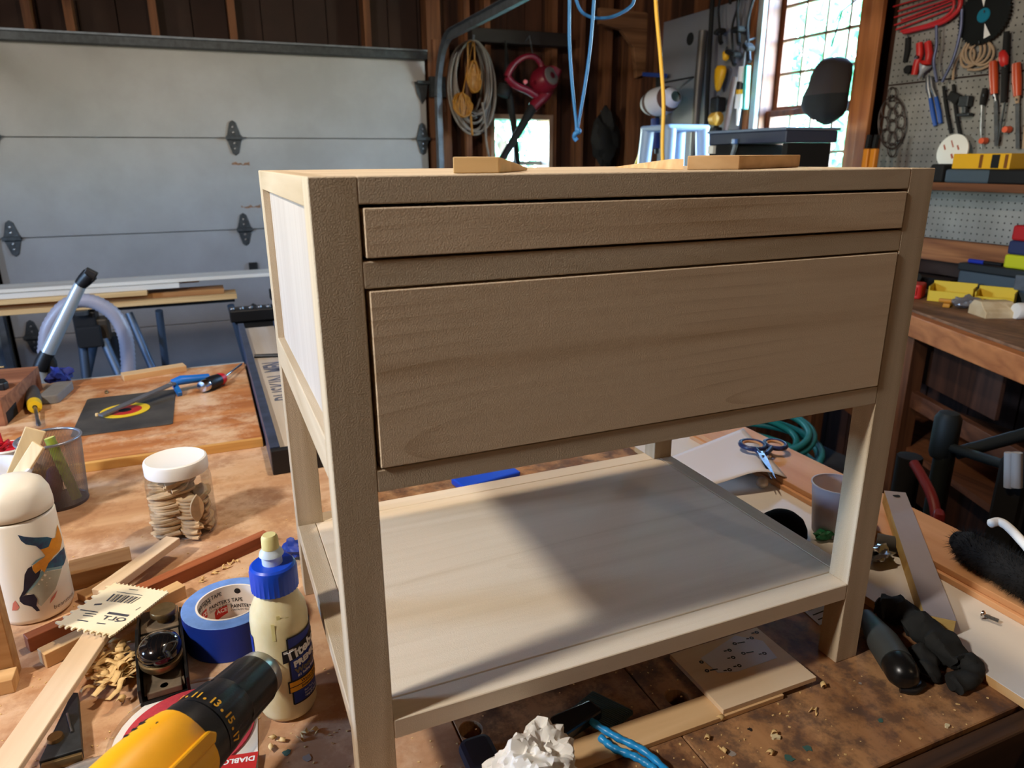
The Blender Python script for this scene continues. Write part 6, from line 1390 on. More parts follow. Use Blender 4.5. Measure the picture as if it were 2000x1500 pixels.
for a in (((1812, 150), (1813, 172), (1817, 192)), ((1818, 150), (1821, 172), (1828, 190))): m = MB(); m.tube([pt(*q, .012) for q in a], [.008, .010, .007], 8); m.build('jaw', steel, t, world=True, smooth=50)
for a in (((1817, 192), (1822, 222), (1827, 246)), ((1828, 190), (1834, 218), (1837, 241))): m = MB(); m.tube([pt(*q, .012) for q in a], [.0075, .009, .008], 8); m.build('handle', plain('dip_blue', rgb(30, 82, 170), .45), t, world=True, smooth=50)
t = peg_thing('funnel', 'small clear funnel above the blue handled pliers', 'funnel', 1803, 138); m = MB(); m.lathe([(.026, .02), (.008, -.012), (.005, -.035)], 18, T(*pt(1803, 136, .028)) @ RX(25)); m.build('cone', plain('funnel_clear', rgb(176, 178, 186), .3, .1), t, world=True, smooth=50, solid=.0015); hook(t, 1803, 150)
t = peg_thing('black_pliers', 'long black pliers right of the blue handled pliers', 'pliers', 1860, 210); hook(t, 1848, 175)
for a, mm_ in ((((1843, 168), (1846, 195), (1851, 228), (1858, 260)), blackm), (((1862, 165), (1865, 200), (1869, 232), (1876, 265)), blackm)): m = MB(); m.tube([pt(*q, .012) for q in a], [.006, .007, .007, .0075], 8); m.build('handle', mm_, t, world=True, smooth=50)
m = MB(); m.cbox((0, 0, 0), (.02, .05, .035), T(*pt(1864, 190, .02)) @ RX(25)); m.build('head', blackm, t, world=True, bevel=.004)
t = peg_thing('pipe_clamp', 'dark iron clamp hanging right of the black pliers', 'clamp', 1886, 205); hook(t, 1886, 188)
m = MB(); m.cbox((0, 0, 0), (.03, .04, .04), T(*pt(1886, 198, .022))); m.tube([pt(1885, 198, .02), pt(1884, 222, .02)], .011, 8); m.cbox((0, 0, 0), (.03, .05, .012), T(*pt(1885, 224, .022))); m.build('body', darksteel, t, world=True, bevel=.003)
t = peg_thing('circular_saw_blade', 'dark circular saw blade with teal hub at top right', 'saw blade', 1922, 35); cb_ = pt(1922, 30, .02)
teeth = []
for k in range(48): a = 2*math.pi*k/48; teeth += [(.098*math.cos(a), .098*math.sin(a)), (.106*math.cos(a+.02), .106*math.sin(a+.02))]
MB().prism(teeth, 0, .003, T(*cb_) @ RY(-90)).build('disc', plain('blade_dark', rgb(44, 46, 46), .35, .7), t, world=True)
MB().lathe([(0, .006), (.024, .006), (.026, .003)], 24, T(*cb_) @ RY(-90)).build('hub', plain('hub_teal', rgb(20, 112, 140), .4), t, world=True); hook(t, 1922, 24)
for a0 in (10, 200): MB().add([(.03*math.cos(math.radians(a0)), .03*math.sin(math.radians(a0)), .0034), (.085*math.cos(math.radians(a0-9)), .085*math.sin(math.radians(a0-9)), .0034), (.085*math.cos(math.radians(a0+9)), .085*math.sin(math.radians(a0+9)), .0034)], [(0, 1, 2)], T(*cb_) @ RY(-90)).build('glint_wedge', silv, t, world=True)  # silver wedges put the metal's glint onto the disc as colour
t = peg_thing('rope_hank', 'tan rope hank looped below the saw blade', 'rope', 1900, 110); rope = plain('rope_tan', rgb(176, 150, 124), .8, bump=.3, bscale=150); hook(t, 1912, 84)
for cx_, cy_, rx_, ry_, ang in ((1896, 105, 17, 28, 25), (1902, 100, 20, 26, 30), (1910, 100, 22, 27, 35), (1890, 112, 12, 20, 20), (1918, 104, 22, 24, 40)):
    pts = [pt(cx_+rx_*math.cos(q)*math.cos(math.radians(ang))-ry_*math.sin(q)*math.sin(math.radians(ang)), cy_+rx_*math.cos(q)*math.sin(math.radians(ang))+ry_*math.sin(q)*math.cos(math.radians(ang)), .014+.006*math.sin(q)) for q in [2*math.pi*k/26 for k in range(26)]]
    MB().tube(pts, .0048, 7, closed=True).build('loop', rope, t, world=True, smooth=50)
m = MB(); m.tube(spline([pt(1880, 100, .016), pt(1868, 118, .016), pt(1863, 135, .016), pt(1861, 156, .016)], 5), .0048, 7); m.build('tail', rope, t, world=True, smooth=50); m = MB(); m.tube(spline([pt(1890, 136, .016), pt(1915, 135, .016), pt(1945, 120, .016), pt(1955, 108, .016)], 5), .0048, 7); m.build('tail', rope, t, world=True, smooth=50)
ohm = plain('chisel_orange', rgb(190, 72, 34), .35)
for k, (hx, hy0, hy1, bx1, by1, lab) in enumerate(((1940, 120, 184, 1946, 285, 'left of the two chisels with orange handles'), (1985, 124, 188, 1988, 290, 'right of the two chisels with orange handles'))):
    t = peg_thing('wood_chisel', lab+' hanging on the pegboard', 'chisel', hx, hy0); hook(t, hx, hy1+8)
    m = MB(); m.tube([pt(hx, hy0, .018), pt(hx+1, (hy0+hy1)/2, .018), pt(hx+2, hy1, .018)], [.0145, .016, .013], 12); m.build('handle', ohm, t, world=True, smooth=50)
    m = MB(); m.tube([pt(hx+2, hy1, .018), pt(bx1-1, hy1+14, .018)], [.009, .006], 8); m.build('ferrule', rope if k else steel, t, world=True, smooth=50); m = MB(); m.bar(pt(bx1-1, hy1+14, .018), pt(bx1, by1, .018), .014, .004, (1, 0, 0)); m.build('blade', steel, t, world=True)
for (x0, y0_, x1, y1_, r0, mm_, lab, cat) in ((1966, 62, 1960, 200, .013, blackm, 'black bar hanging between the two orange chisels', 'bar'), (1924, 172, 1918, 205, .012, blackm, 'short black handled awl left of the orange chisels', 'awl'), (1965, 188, 1948, 285, .004, darksteel, 'thin dark rod between the two orange chisels', 'rod'), (2012, 170, 2000, 290, .008, rope, 'brown wooden stick at the right edge of the pegboard', 'stick')):
    t = peg_thing(cat.replace(' ', '_')+'_tool' if cat in ('bar', 'rod') else cat, lab, cat, x0, y0_); m = MB(); m.tube([pt(x0, y0_, .018), pt((x0+x1)/2, (y0_+y1_)/2, .018), pt(x1, y1_, .018)], [r0*.8, r0, r0*.8], 10); m.build('shaft', mm_, t, world=True, smooth=50); hook(t, (x0+x1)//2, (y0_+y1_)//2)
    if cat == 'awl': m = MB(); m.tube([pt(x1, y1_, .018), pt(1916, 250, .018), pt(1917, 290, .018)], [.004, .004, .002], 8); m.build('spike', steel, t, world=True, smooth=50)
t = peg_thing('snips', 'red handled snips above the orange chisels', 'snips', 1960, 115); m = MB(); m.lathe([(0, -.035), (.016, -.025), (.022, 0), (.016, .025), (0, .035)], 16, T(*pt(1960, 114, .025)) @ RX(-20) @ SC(.7, .8, 1)); m.build('grip', redb, t, world=True, smooth=60); hook(t, 1960, 112)
for px, py, lab in ((1925, 275, 'lower orange plastic cap on the pegboard'), (1971, 253, 'upper orange plastic cap on the pegboard')):
    m = MB(); m.lathe([(0, .028), (.011, .026), (.0125, 0), (.005, -.006), (.004, -.03)], 14, T(*pt(px, py, .004)) @ RY(-90)); tag(m.build('peg_plug', plain('cap_orange', rgb(226, 96, 60), .5), smooth=50), lab, 'plug')
t = peg_thing('wire_trivet', 'dark oval wire trivet of loops low on the pegboard', 'trivet', 1742, 240); dwm = plain('wire_brown', rgb(58, 46, 42), .5, .4); hook(t, 1742, 188)
def trv(u, v): return pt(1742+u*27*1.0, 240+v*56-u*3, .012)
MB().tube([trv(math.cos(q)*.98, math.sin(q)*.9) for q in [2*math.pi*k/40 for k in range(40)]], .0032, 6, closed=True).build('outer_ring', dwm, t, world=True, smooth=50)
for u, v in [(0, -.72), (.45, -.45), (-.45, -.45), (0, -.28), (.62, 0), (-.62, 0), (0, .12), (.45, .42), (-.45, .42), (0, .55), (0, .95), (0, -1.0)]:
    MB().tube([trv(u+.30*math.cos(q), v+.24*math.sin(q)) for q in [2*math.pi*k/18 for k in range(18)]], .0028, 6, closed=True).build('loop', dwm, t, world=True, smooth=50)
# ================================================================ back wall and right corner
greyh = plain('hose_dark_grey', rgb(120, 112, 106), .6); ochre = plain('ochre_plastic', rgb(160, 106, 30), .5, var=.3, vscale=60)
Yh = 4.12
hc = thing('hose_coil', 'tall coil of grey hose hanging beside the garage door track', 'hose', (1.6, 4.2, 1.7))
rh = random.Random(4); pk_ = PY(918, 82, Yh)
MB().tube([(pk_.x, 4.21, pk_.z+.01), (pk_.x, 4.06, pk_.z), (pk_.x, 4.05, pk_.z+.03)], .008, 8).build('hook', galv, hc, world=True)
for k in range(12):
    ht = rh.uniform(.40, .56); wd = rh.uniform(.10, .165); ox = rh.uniform(-.03, .03); oy = rh.uniform(-.05, .05)
    pts = [(pk_.x+ox*(1-math.sin(q))*.5+wd*math.cos(q), Yh+oy+.012*math.cos(q*2), pk_.z-ht/2+ht/2*math.sin(q)) for q in [2*math.pi*i/40 for i in range(40)]]
    MB().tube(pts, .0075, 8, closed=True).build('loop', greyh, hc, world=True, smooth=50)
m = MB(); m.tube(spline([PY(942, 200, Yh-.06), PY(948, 240, Yh-.06), PY(950, 280, Yh-.06), PY(958, 325, Yh-.06), PY(960, 420, Yh-.06)], 6), .0075, 8); m.build('tail', greyh, hc, world=True, smooth=50)
for px, py, w_, h_, sd, lab in ((925, 150, .05, .09, 3, 'upper yellow cord bundle hanging inside the grey hose coil'), (903, 205, .06, .07, 5, 'lower yellow cord bundle hanging at the bottom of the grey hose coil')):
    t = thing('cord_bundle', lab, 'cord', PY(px, py, Yh-.10)); c = PY(px, py, Yh-.09); r5 = random.Random(sd)
    for k in range(8):
        a0 = r5.uniform(0, 3.14); pts = [c+Vector((w_*math.cos(q)*math.cos(a0)*r5.uniform(.9, 1.1), .03*math.sin(q)*math.cos(a0)+r5.uniform(-.004, .004), h_*math.sin(q))) for q in [2*math.pi*i/20 for i in range(20)]]
        MB().tube(pts, .006, 6, closed=True).build('strand', ochre, t, world=True, smooth=50)
    if sd == 3:
        for dx in (-.035, .01): MB().tube([c+Vector((dx, 0, .02)), Vector((c.x+dx, c.y, pk_.z-.02)), Vector((pk_.x, 4.07, pk_.z+.002))], .005, 6).build('strand', ochre, t, world=True)
    else: MB().tube([c+Vector((.05, 0, 0)), c+Vector((.06, -.01, -.18))], .007, 6).build('strand', ochre, t, world=True); MB().tube([c+Vector((0, 0, .05)), Vector((pk_.x, 4.06, pk_.z))], .004, 6).build('hang_line', ochre, t, world=True)
# dark hanging bar
tag(MB().box(1.62, 2.30, 4.12, 4.205, 2.19, 2.27).build('hanging_rail', plain('rail_dark', rgb(34, 28, 26), .7), bevel=.004), 'dark wooden hanging rail above the red blower', 'rail')
# red blower
blm = plain('blower_red', rgb(116, 22, 40), .35); bl_ = thing('leaf_blower', 'dark red leaf blower hanging from the rail on the back wall', 'leaf blower', PY(1040, 150, 3.98))
Yb_ = 3.98; bc = PY(1040, 160, Yb_)
m = MB(); m.lathe([(0, -.075), (.06, -.07), (.085, -.03), (.088, .02), (.07, .06), (0, .07)], 24, T(*PY(1062, 158, Yb_)) @ RX(70) @ RY(20)); m.build('fan_housing', blm, bl_, world=True, smooth=50)
m = MB(); m.lathe([(.02, .072), (.055, .066), (.058, .05)], 20, T(*PY(1064, 156, Yb_)) @ RX(70) @ RY(20)); m.build('intake_grille', plain('grille_grey', rgb(110, 104, 100), .6), bl_, world=True, smooth=40)
m = MB(); m.tube(spline([PY(990, 150, Yb_), PY(1000, 130, Yb_), PY(1022, 112, Yb_), PY(1045, 112, Yb_), PY(1058, 130, Yb_), PY(1060, 150, Yb_)], 6), [.022]*8+[.018]*16+[.022]*7, 10); m.build('handle', blm, bl_, world=True, smooth=50)
m = MB(); m.tube(spline([PY(990, 150, Yb_), PY(1005, 166, Yb_), PY(1028, 176, Yb_), PY(1048, 188, Yb_)], 6), .024, 10); m.build('lower_arm', blm, bl_, world=True, smooth=50)
m = MB(); m.tube([PY(1085, 135, Yb_), PY(1065, 185, Yb_), PY(1040, 210, Yb_)], [.045, .04, .034], 14); m.build('nozzle', blm, bl_, world=True, smooth=50)
m = MB(); m.tube([PY(1041, 209, Yb_), PY(1010, 262, Yb_), PY(968, 332, Yb_)], [.030, .025, .022], 14); m.build('blow_tube', blackm, bl_, world=True, smooth=50)
MB().tube([PY(1042, 113, Yb_), PY(1044, 66, Yb_)+Vector((0, .08, 0)), Vector((PY(1044, 66, Yb_).x, 4.13, 2.20))], .004, 6).build('hang_wire', galv, bl_, world=True)
MB().lathe([(0, .02), (.012, .012), (.014, 0)], 12, T(*PY(1026, 160, Yb_-.09)) @ RX(90)).build('fuel_cap', plain('cap_pink', rgb(220, 120, 130), .25), bl_, world=True, smooth=50)
t = thing('string_trimmer', 'black string trimmer shaft hanging in front of the small window', 'trimmer', PY(1000, 240, 4.08))
m = MB(); m.tube([Vector((PY(990, 100, 4.08).x, 4.10, 2.2)), PY(992, 168, 4.08), PY(1004, 250, 4.08), PY(1012, 325, 4.08), PY(1016, 480, 4.08)], [.006, .024, .02, .015, .015], 10); m.build('shaft', blackm, t, world=True, smooth=50)
m = MB(); m.lathe([(0, -.05), (.04, -.04), (.045, .03), (0, .05)], 14, T(*PY(985, 176, 4.06)) @ RY(20)); m.build('engine', blackm, t, world=True, smooth=50)
# dark bag on the wall
crumple('dark_bag', 'black bag hanging low on the back wall left of the corner', 'bag', (2.60, 4.12, 1.40), .11, blackm, 31, (.9, .6, 1.7), .5)
m = MB(); m.tube([(2.60, 4.2, 1.80), (2.60, 4.13, 1.80), (2.60, 4.12, 1.72)], .006, 6); o = m.build('bag_hook', galv, bpy.data.objects['dark_bag'], world=True)
# wooden gusset high in the corner
gq = [PY(x, y, 4.05) for x, y in ((1172, 14), (1262, 24), (1296, 48), (1272, 140), (1244, 152), (1238, 92), (1214, 58), (1172, 46))]
m = MB(); m.prism([(p.x, p.z) for p in gq], -4.09, -4.05, RX(90) @ SC(1, 1, 1)); 
lo_ = [tuple(v) for v in m.v]; tag(m.build('corner_gusset', wood('gusset_wood', rgb(150, 108, 76), rgb(100, 66, 44), 'x', .8), bevel=.003), 'brown plywood corner gusset high in the back right corner', 'gusset')
bpy.data.objects['corner_gusset'].location.y = 0
# white hat with dark bands, blue bar, yellow stick and pale stool
ht_ = thing('striped_hat', 'white and brown striped cap hanging in the back right corner', 'hat', PX(1292, 200, 2.54)); hcn = PX(1290, 198, 2.50)
m = MB(); m.m = 0
for k in range(8):
    m.m = 1 if k in (2, 6) else 0; z0, z1 = -.13+.26*k/8, -.13+.26*(k+1)/8
    f = lambda z: .10*math.sqrt(max(0, 1-(z/.14)**2))
    m.lathe([(f(z0), z0), (f((z0+z1)/2), (z0+z1)/2), (f(z1), z1)], 24, T(*hcn) @ RX(82) @ RY(8) @ SC(1, .8, 1))
m.build('crown', [plain('hat_white', rgb(206, 206, 216), .8), plain('hat_brown', rgb(84, 56, 52), .8)], ht_, world=True, smooth=50)
m = MB(); m.tube([hcn+Vector((0, 0, .10)), Vector((2.723, hcn.y, hcn.z+.14))], .006, 6); m.build('peg', darksteel, ht_, world=True)
t = thing('bar_clamp', 'blue handled bar clamp hanging behind the yellow cord', 'clamp', PX(1270, 180, 2.67)); ba = PX(1258, 145, 2.67); bb = PX(1300, 148, 2.67); bluec = plain('clamp_blue', rgb(36, 60, 130), .5)
MB().bar(ba, bb, .03, .025).build('jaw', bluec, t, world=True, bevel=.004); MB().bar(PX(1285, 150, 2.67), PX(1282, 300, 2.67), .012, .025, (1, 0, 0)).build('bar', darksteel, t, world=True); MB().tube([PX(1280, 232, 2.67), PX(1280, 290, 2.67)], .028, 10).build('handle', bluec, t, world=True, smooth=50)
MB().tube([PX(1285, 152, 2.67), PX(1285, 150, 2.722)], .006, 6).build('hook', galv, t, world=True)
tag(MB().tube([PX(1268, 255, 2.55), PX(1240, 330, 2.50), Vector((PX(1200, 480, 2.45).x, PX(1200, 480, 2.45).y, .02))], .014, 8).build('yellow_pole', plain('pole_yellow', rgb(222, 190, 30), .45), smooth=50), 'yellow pole leaning in the back right corner', 'pole')
stl = thing('plastic_stool', 'pale blue plastic stool with dark openings in the corner', 'stool', (2.45, 3.2, 0)); palb = plain('stool_blue', rgb(150, 176, 214), .45)
c = PX(1318, 245, 2.26); sx_, sy_ = .13, .13
MB().box(c.x-sx_, c.x+sx_, c.y-sy_, c.y+sy_, c.z-.03, c.z).build('seat', palb, stl, world=True, bevel=.012)
for a in (-1, 1):
    for b_ in (-1, 1): MB().tube([(c.x+a*(sx_-.03), c.y+b_*(sy_-.03), c.z-.02), (c.x+a*(sx_+.05), c.y+b_*(sy_+.05), 0)], [.035, .03], 10).build('leg', palb, stl, world=True, smooth=40)
MB().box(c.x-sx_+.02, c.x+sx_-.02, c.y-sy_+.02, c.y+sy_-.02, c.z-.60, c.z-.58).build('step', palb, stl, world=True, bevel=.008)
# grey sheet leaning on the right wall
gs = thing('grey_sheet', 'large grey sheet panel standing against the right wall left of the window', 'panel', (2.72, 3.2, 0)); greym = plain('sheet_grey', rgb(122, 122, 130), .6, var=.12, vscale=3)
MB().box(2.725, 2.745, 2.875, 3.66, 1.0, 2.29).build('panel', greym, gs, world=True, bevel=.002); MB().box(2.74, 2.76, 3.0, 3.6, 0, 1.05).build('prop_board', brownw, gs, world=True)
ph = PX(1348, 76, 2.724); MB().lathe([(0, .001), (.035, .001), (.035, 0)], 24, T(*ph) @ RY(-90)).build('knob_hole', blackm, gs, world=True)
# tools hung on the grey sheet
def sheet_tool(name, lab, cat, px, py): return thing(name, lab, cat, PX(px, py, 2.70))
tag(MB().tube([PX(1373, 60, 2.69), PX(1364, 160, 2.68), PX(1356, 272, 2.67), Vector((PX(1350, 400, 2.66).x, PX(1350, 400, 2.66).y, .01))], .024, 12).build('steel_pipe', plain('pipe_grey', rgb(96, 92, 90), .45, .5), smooth=50), 'long grey steel pipe standing against the grey sheet', 'pipe')
tag(MB().tube([PX(1392, -10, 2.67), PX(1383, 150, 2.65), PX(1376, 310, 2.63), Vector((PX(1370, 480, 2.62).x, PX(1370, 480, 2.62).y, .01))], .013, 10).build('black_bar', blackm, smooth=50), 'long black bar standing right of the steel pipe', 'bar')
t = sheet_tool('yellow_tool', 'yellow teardrop hand tool hanging on the grey sheet', 'tool', 1408, 140); yb2 = plain('tool_yellow', rgb(232, 172, 24), .4)
m = MB(); m.lathe([(0, -.085), (.02, -.07), (.038, -.01), (.042, .03), (.03, .05), (0, .055)], 18, T(*PX(1406, 148, 2.66)) @ RX(8) @ SC(.6, 1, 1)); m.build('body', yb2, t, world=True, smooth=60); m = MB(); m.lathe([(0, -.03), (.018, -.02), (.02, .015), (0, .03)], 14, T(*PX(1418, 108, 2.67))); m.build('knob', yb2, t, world=True, smooth=60); MB().tube([PX(1418, 100, 2.67), PX(1419, 92, 2.722)], .005, 6).build('hook', galv, t, world=True)
for k, (px, py, w_, h_, lab) in enumerate(((1406, 62, .05, .05, 'topmost'), (1442, 58, .07, .06, 'second'), (1432, 104, .09, .05, 'third'), (1462, 92, .05, .06, 'fourth'))):
    t = sheet_tool('power_tool', '%s of the tangled black power tools hanging left of the window' % lab, 'power tool', px, py); c = PX(px, py, 2.66)
    m = MB(); m.cbox((0, 0, 0), (.06, w_, h_*.5), T(*c) @ RX(20*k-20)); m.build('body', blackm, t, world=True, bevel=.012); m = MB(); m.tube([c, c+Vector((0, -.01, -h_)), c+Vector((0, -.02, -h_*1.2))], .012, 8); m.build('handle', black, t, world=True, smooth=50)
    MB().tube(spline([c, c+Vector((-.01, .012, .12)), c+Vector((0, -.006, .22)), c+Vector((.03, .008, .30)), Vector((2.715, c.y, 2.28))], 5), .007, 6).build('cable', blackm, t, world=True)
t = sheet_tool('caulk_gun', 'caulk gun with white and teal tube hanging left of the window', 'caulk gun', 1447, 180)
ca_, cb2 = PX(1452, 130, 2.66), PX(1443, 212, 2.66); m = MB(); m.tube([ca_, cb2], .024, 14); m.build('cartridge', white_pl, t, world=True, smooth=40); m = MB(); m.tube([cb2, PX(1440, 245, 2.66)], [.012, .006], 10); m.build('nozzle', white_pl, t, world=True, smooth=40)
m = MB(); m.bar(PX(1460, 128, 2.655), PX(1455, 214, 2.655), .022, .03, (1, 0, 0)); m.build('cradle', plain('teal', rgb(70, 170, 150), .4), t, world=True, bevel=.004); MB().lathe([(.0245, -.02), (.0245, .02)], 14, T(*ca_.lerp(cb2, .45))).build('band', black, t, world=True); MB().lathe([(.0247, -.012), (.0247, .012)], 14, T(*ca_.lerp(cb2, .60))).build('band', yb2, t, world=True)
MB().tube([ca_, ca_+Vector((0, 0, .12)), ca_+Vector((.06, 0, .14))], .006, 6).build('rod', steel, t, world=True)
tag(MB().tube([PX(1436, 150, 2.67), PX(1418, 250, 2.66), Vector((PX(1400, 400, 2.6).x, PX(1400, 400, 2.6).y, .01))], .016, 8).build('broom_stick', plain('handle_taupe', rgb(120, 102, 94), .6), smooth=50), 'taupe wooden handle leaning left of the caulk gun', 'broom stick')
t = sheet_tool('cordless_driver', 'yellow and black cordless driver hanging below the yellow tool', 'drill', 1398, 225); c = PX(1398, 225, 2.64)
MB().cbox((0, 0, 0), (.07, .06, .08), T(*PX(1402, 205, 2.64))).build('body', blackm, t, world=True, bevel=.012); MB().lathe([(0, -.03), (.034, -.025), (.038, .02), (0, .035)], 16, T(*PX(1398, 232, 2.63)) @ RX(90)).build('motor_cap', plain('driver_yellow', rgb(190, 140, 40), .5), t, world=True, smooth=50); MB().cbox((0, 0, 0), (.06, .08, .05), T(*PX(1394, 258, 2.64))).build('battery', blackm, t, world=True, bevel=.008); MB().bar(PX(1402, 212, 2.65), PX(1395, 258, 2.65), .03, .035, (1, 0, 0)).build('grip', black, t, world=True, bevel=.006); MB().tube([PX(1402, 200, 2.64), PX(1402, 188, 2.722)], .005, 6).build('hook', galv, t, world=True)
# planer on a cabinet below the window
pln = thing('bench_planer', 'black bench planer with pale blue lit table below the window', 'planer', (2.35, 2.35, 0))
ta, tb2, tc2 = PX(1412, 250, 2.25), PX(1568, 256, 2.25), PX(1500, 246, 2.5)
zt2 = (ta.z+tb2.z)/2
MB().box(2.16, 2.46, tb2.y, ta.y, zt2-.012, zt2).build('table', plain('table_blue', rgb(150, 170, 200), .25, .5), pln, world=True, bevel=.004)
MB().box(2.17, 2.45, tb2.y+.005, ta.y-.005, zt2-.060, zt2-.0125).build('table_edge', plain('edge_slate', rgb(56, 62, 84), .4), pln, world=True, bevel=.004)
MB().box(2.17, 2.45, ta.y-.20, ta.y-.01, zt2-.30, zt2-.061).build('gearbox', blackm, pln, world=True, bevel=.01)
for y_ in (tb2.y+.03, ta.y-.03): MB().box(2.19, 2.43, y_-.015, y_+.015, zt2-.31, zt2-.061).build('side_frame', blackm, pln, world=True, bevel=.004)
MB().box(2.16, 2.46, tb2.y-.02, ta.y+.02, zt2-.36, zt2-.31).build('base', blackm, pln, world=True, bevel=.006)
MB().tube([(2.165, (ta.y+tb2.y)/2+.05, zt2-.06), (2.15, (ta.y+tb2.y)/2+.10, zt2-.25)], .010, 8).build('crank', galv, pln, world=True, smooth=50); MB().lathe([(0, -.012), (.014, -.01), (.014, .01), (0, .012)], 14, T(2.15, (ta.y+tb2.y)/2+.04, zt2-.05)).build('crank_knob', plain('knob_blue', rgb(80, 120, 190), .2), pln, world=True, smooth=50)
MB().box(2.18, 2.44, tb2.y+.02, ta.y-.02, 0, zt2-.3601).build('pedestal', brownw, pln, world=True, bevel=.004); MB().box(2.155, 2.17, ta.y-.06, ta.y-.02, zt2-.10, zt2-.065).build('badge', paperw, pln, world=True); MB().box(2.15, 2.17, ta.y-.03, ta.y+.0, zt2-.25, zt2-.16).build('warning_plate', ochre, pln, world=True)
# black bag hanging at the window
bgm = plain('bag_black', rgb(20, 20, 22), .85, var=.3, vscale=20)
bag = thing('cloth_bag', 'black drawstring cloth bag hanging in front of the window', 'bag', PX(1612, 180, 2.68)); bc2 = PX(1616, 182, 2.68)
rows = [(113, 1612, 1642), (118, 1604, 1652), (128, 1597, 1660), (145, 1590, 1660), (165, 1583, 1657), (185, 1574, 1654), (203, 1569, 1652), (216, 1572, 1650), (228, 1585, 1642), (238, 1600, 1628), (244, 1610, 1618)]
for nm, rr, mm_ in (('cap_panel', rows[:6], plain('bag_brown', rgb(52, 44, 42), .9)), ('body', rows[5:], bgm)):
    vs = []; n = 28
    for j, (py, l, r) in enumerate(rr):
        p0, p1 = PX(l, py, 2.68), PX(r, py, 2.68); c = (p0+p1)/2; hw = abs(p0.y-p1.y)/2
        for i in range(n):
            a = 2*math.pi*i/n; k = 1+.10*noise.noise(Vector((math.cos(a)*2, math.sin(a)*2, py*.05)))+.05*math.sin(5*a)
            vs.append((c.x+min(.06, hw*.6)*math.sin(a)*k, c.y+hw*math.cos(a)*(1 if abs(math.cos(a)) > .9 else k), c.z))
    fs = [(j*n+i, j*n+(i+1) % n, (j+1)*n+(i+1) % n, (j+1)*n+i) for j in range(len(rr)-1) for i in range(n)]+[tuple(range(n)), tuple(range((len(rr)-1)*n, len(rr)*n))]
    MB().add(vs, fs).build(nm, mm_, bag, world=True, smooth=50)
bc2 = PX(1616, 160, 2.68)
MB().tube([bc2+Vector((0, 0, .15)), bc2+Vector((.04, 0, .30)), Vector((2.81, bc2.y, bc2.z+.36))], .004, 6).build('string', bgm, bag, world=True)
# spring clamps with orange pads
for k, px in enumerate((1694, 1708)):
    c = PX(px, 300, 2.55); t = thing('spring_clamp', '%s black and orange spring clamp standing by the window casing' % ('left' if k == 0 else 'right'), 'clamp', (c.x, c.y, ZT), group='spring clamps by the window')
    MB().box(c.x-.012, c.x+.012, c.y-.014, c.y+.014, c.z-.06, c.z+.02).build('orange_grip', plain('grip_orange', rgb(214, 130, 30), .5), t, world=True, bevel=.005); MB().bar(c+Vector((0, .005, .02)), c+Vector((0, .0, .075)), .016, .02, (1, 0, 0)).build('jaw', blackm, t, world=True, bevel=.004); MB().bar(c+Vector((0, .01, -.06)), Vector((c.x, c.y+.03, ZT)), .016, .02, (1, 0, 0)).build('arm', blackm, t, world=True, bevel=.004)
# ================================================================ ropes hanging from the ceiling in the middle
rpb = plain('rope_blue', rgb(60, 130, 196), .5, bump=.2, bscale=300); Yr = 2.0
t = thing('hanging_rope', 'blue rope loop with a knot hanging from the ceiling', 'rope', PY(1128, 250, Yr)); kn = PY(1126, 258, Yr)
for pts in ((PY(1126, -260, Yr), PY(1110, -100, Yr), PY(1112, 0, Yr), PY(1112, 80, Yr), PY(1118, 170, Yr), PY(1125, 235, Yr), kn), (PY(1170, -260, Yr), PY(1166, -100, Yr), PY(1160, 0, Yr), PY(1153, 90, Yr), PY(1142, 170, Yr), PY(1130, 240, Yr), kn)):
    sp_ = spline(pts, 8); sp_ = [p for p in sp_ if p.z < 2.74]; sp_.insert(0, Vector((sp_[0].x, sp_[0].y, 2.89))); MB().tube(sp_, .0058, 8).build('strand', rpb, t, world=True, smooth=50)
MB().tube(spline([kn+Vector((0, 0, .012)), kn+Vector((.008, -.008, .002)), kn+Vector((-.008, -.006, -.006)), kn+Vector((-.006, .004, -.018)), kn+Vector((.002, 0, -.03))], 5), .0085, 8).build('knot', rpb, t, world=True, smooth=50)
t = thing('hanging_rope', 'slack blue rope swag at the top of the picture', 'rope', PY(1180, 30, Yr+.1)); sp_ = spline([PY(1110, -250, Yr+.1), PY(1118, -60, Yr+.1), PY(1128, 8, Yr+.1), PY(1150, 32, Yr+.1), PY(1190, 34, Yr+.1), PY(1228, 16, Yr+.1), PY(1240, -8, Yr+.1), PY(1246, -80, Yr+.1), PY(1250, -250, Yr+.1)], 8); sp_ = [p for p in sp_ if p.z < 2.74]; sp_ = [Vector((sp_[0].x, sp_[0].y, 2.89))]+sp_+[Vector((sp_[-1].x, sp_[-1].y, 2.89))]; MB().tube(sp_, .0058, 8).build('strand', rpb, t, world=True, smooth=50)
ycm = plain('cord_yellow', rgb(232, 184, 70), .45); sp_ = spline([PY(1276, -330, 1.5), PY(1278, -80, 1.5), PY(1282, 20, 1.5), PY(1290, 110, 1.5), PY(1296, 200, 1.5), PY(1294, 290, 1.5), PY(1298, 420, 1.5), PY(1300, 560, 1.5)], 8)
sp_ = [p for p in sp_ if p.z < 2.74]; sp_ = [Vector((sp_[0].x, sp_[0].y, 2.89))]+sp_
tag(MB().tube(sp_, .0062, 8).build('extension_cable', ycm, smooth=50), 'yellow power cord hanging down behind the nightstand', 'cord')
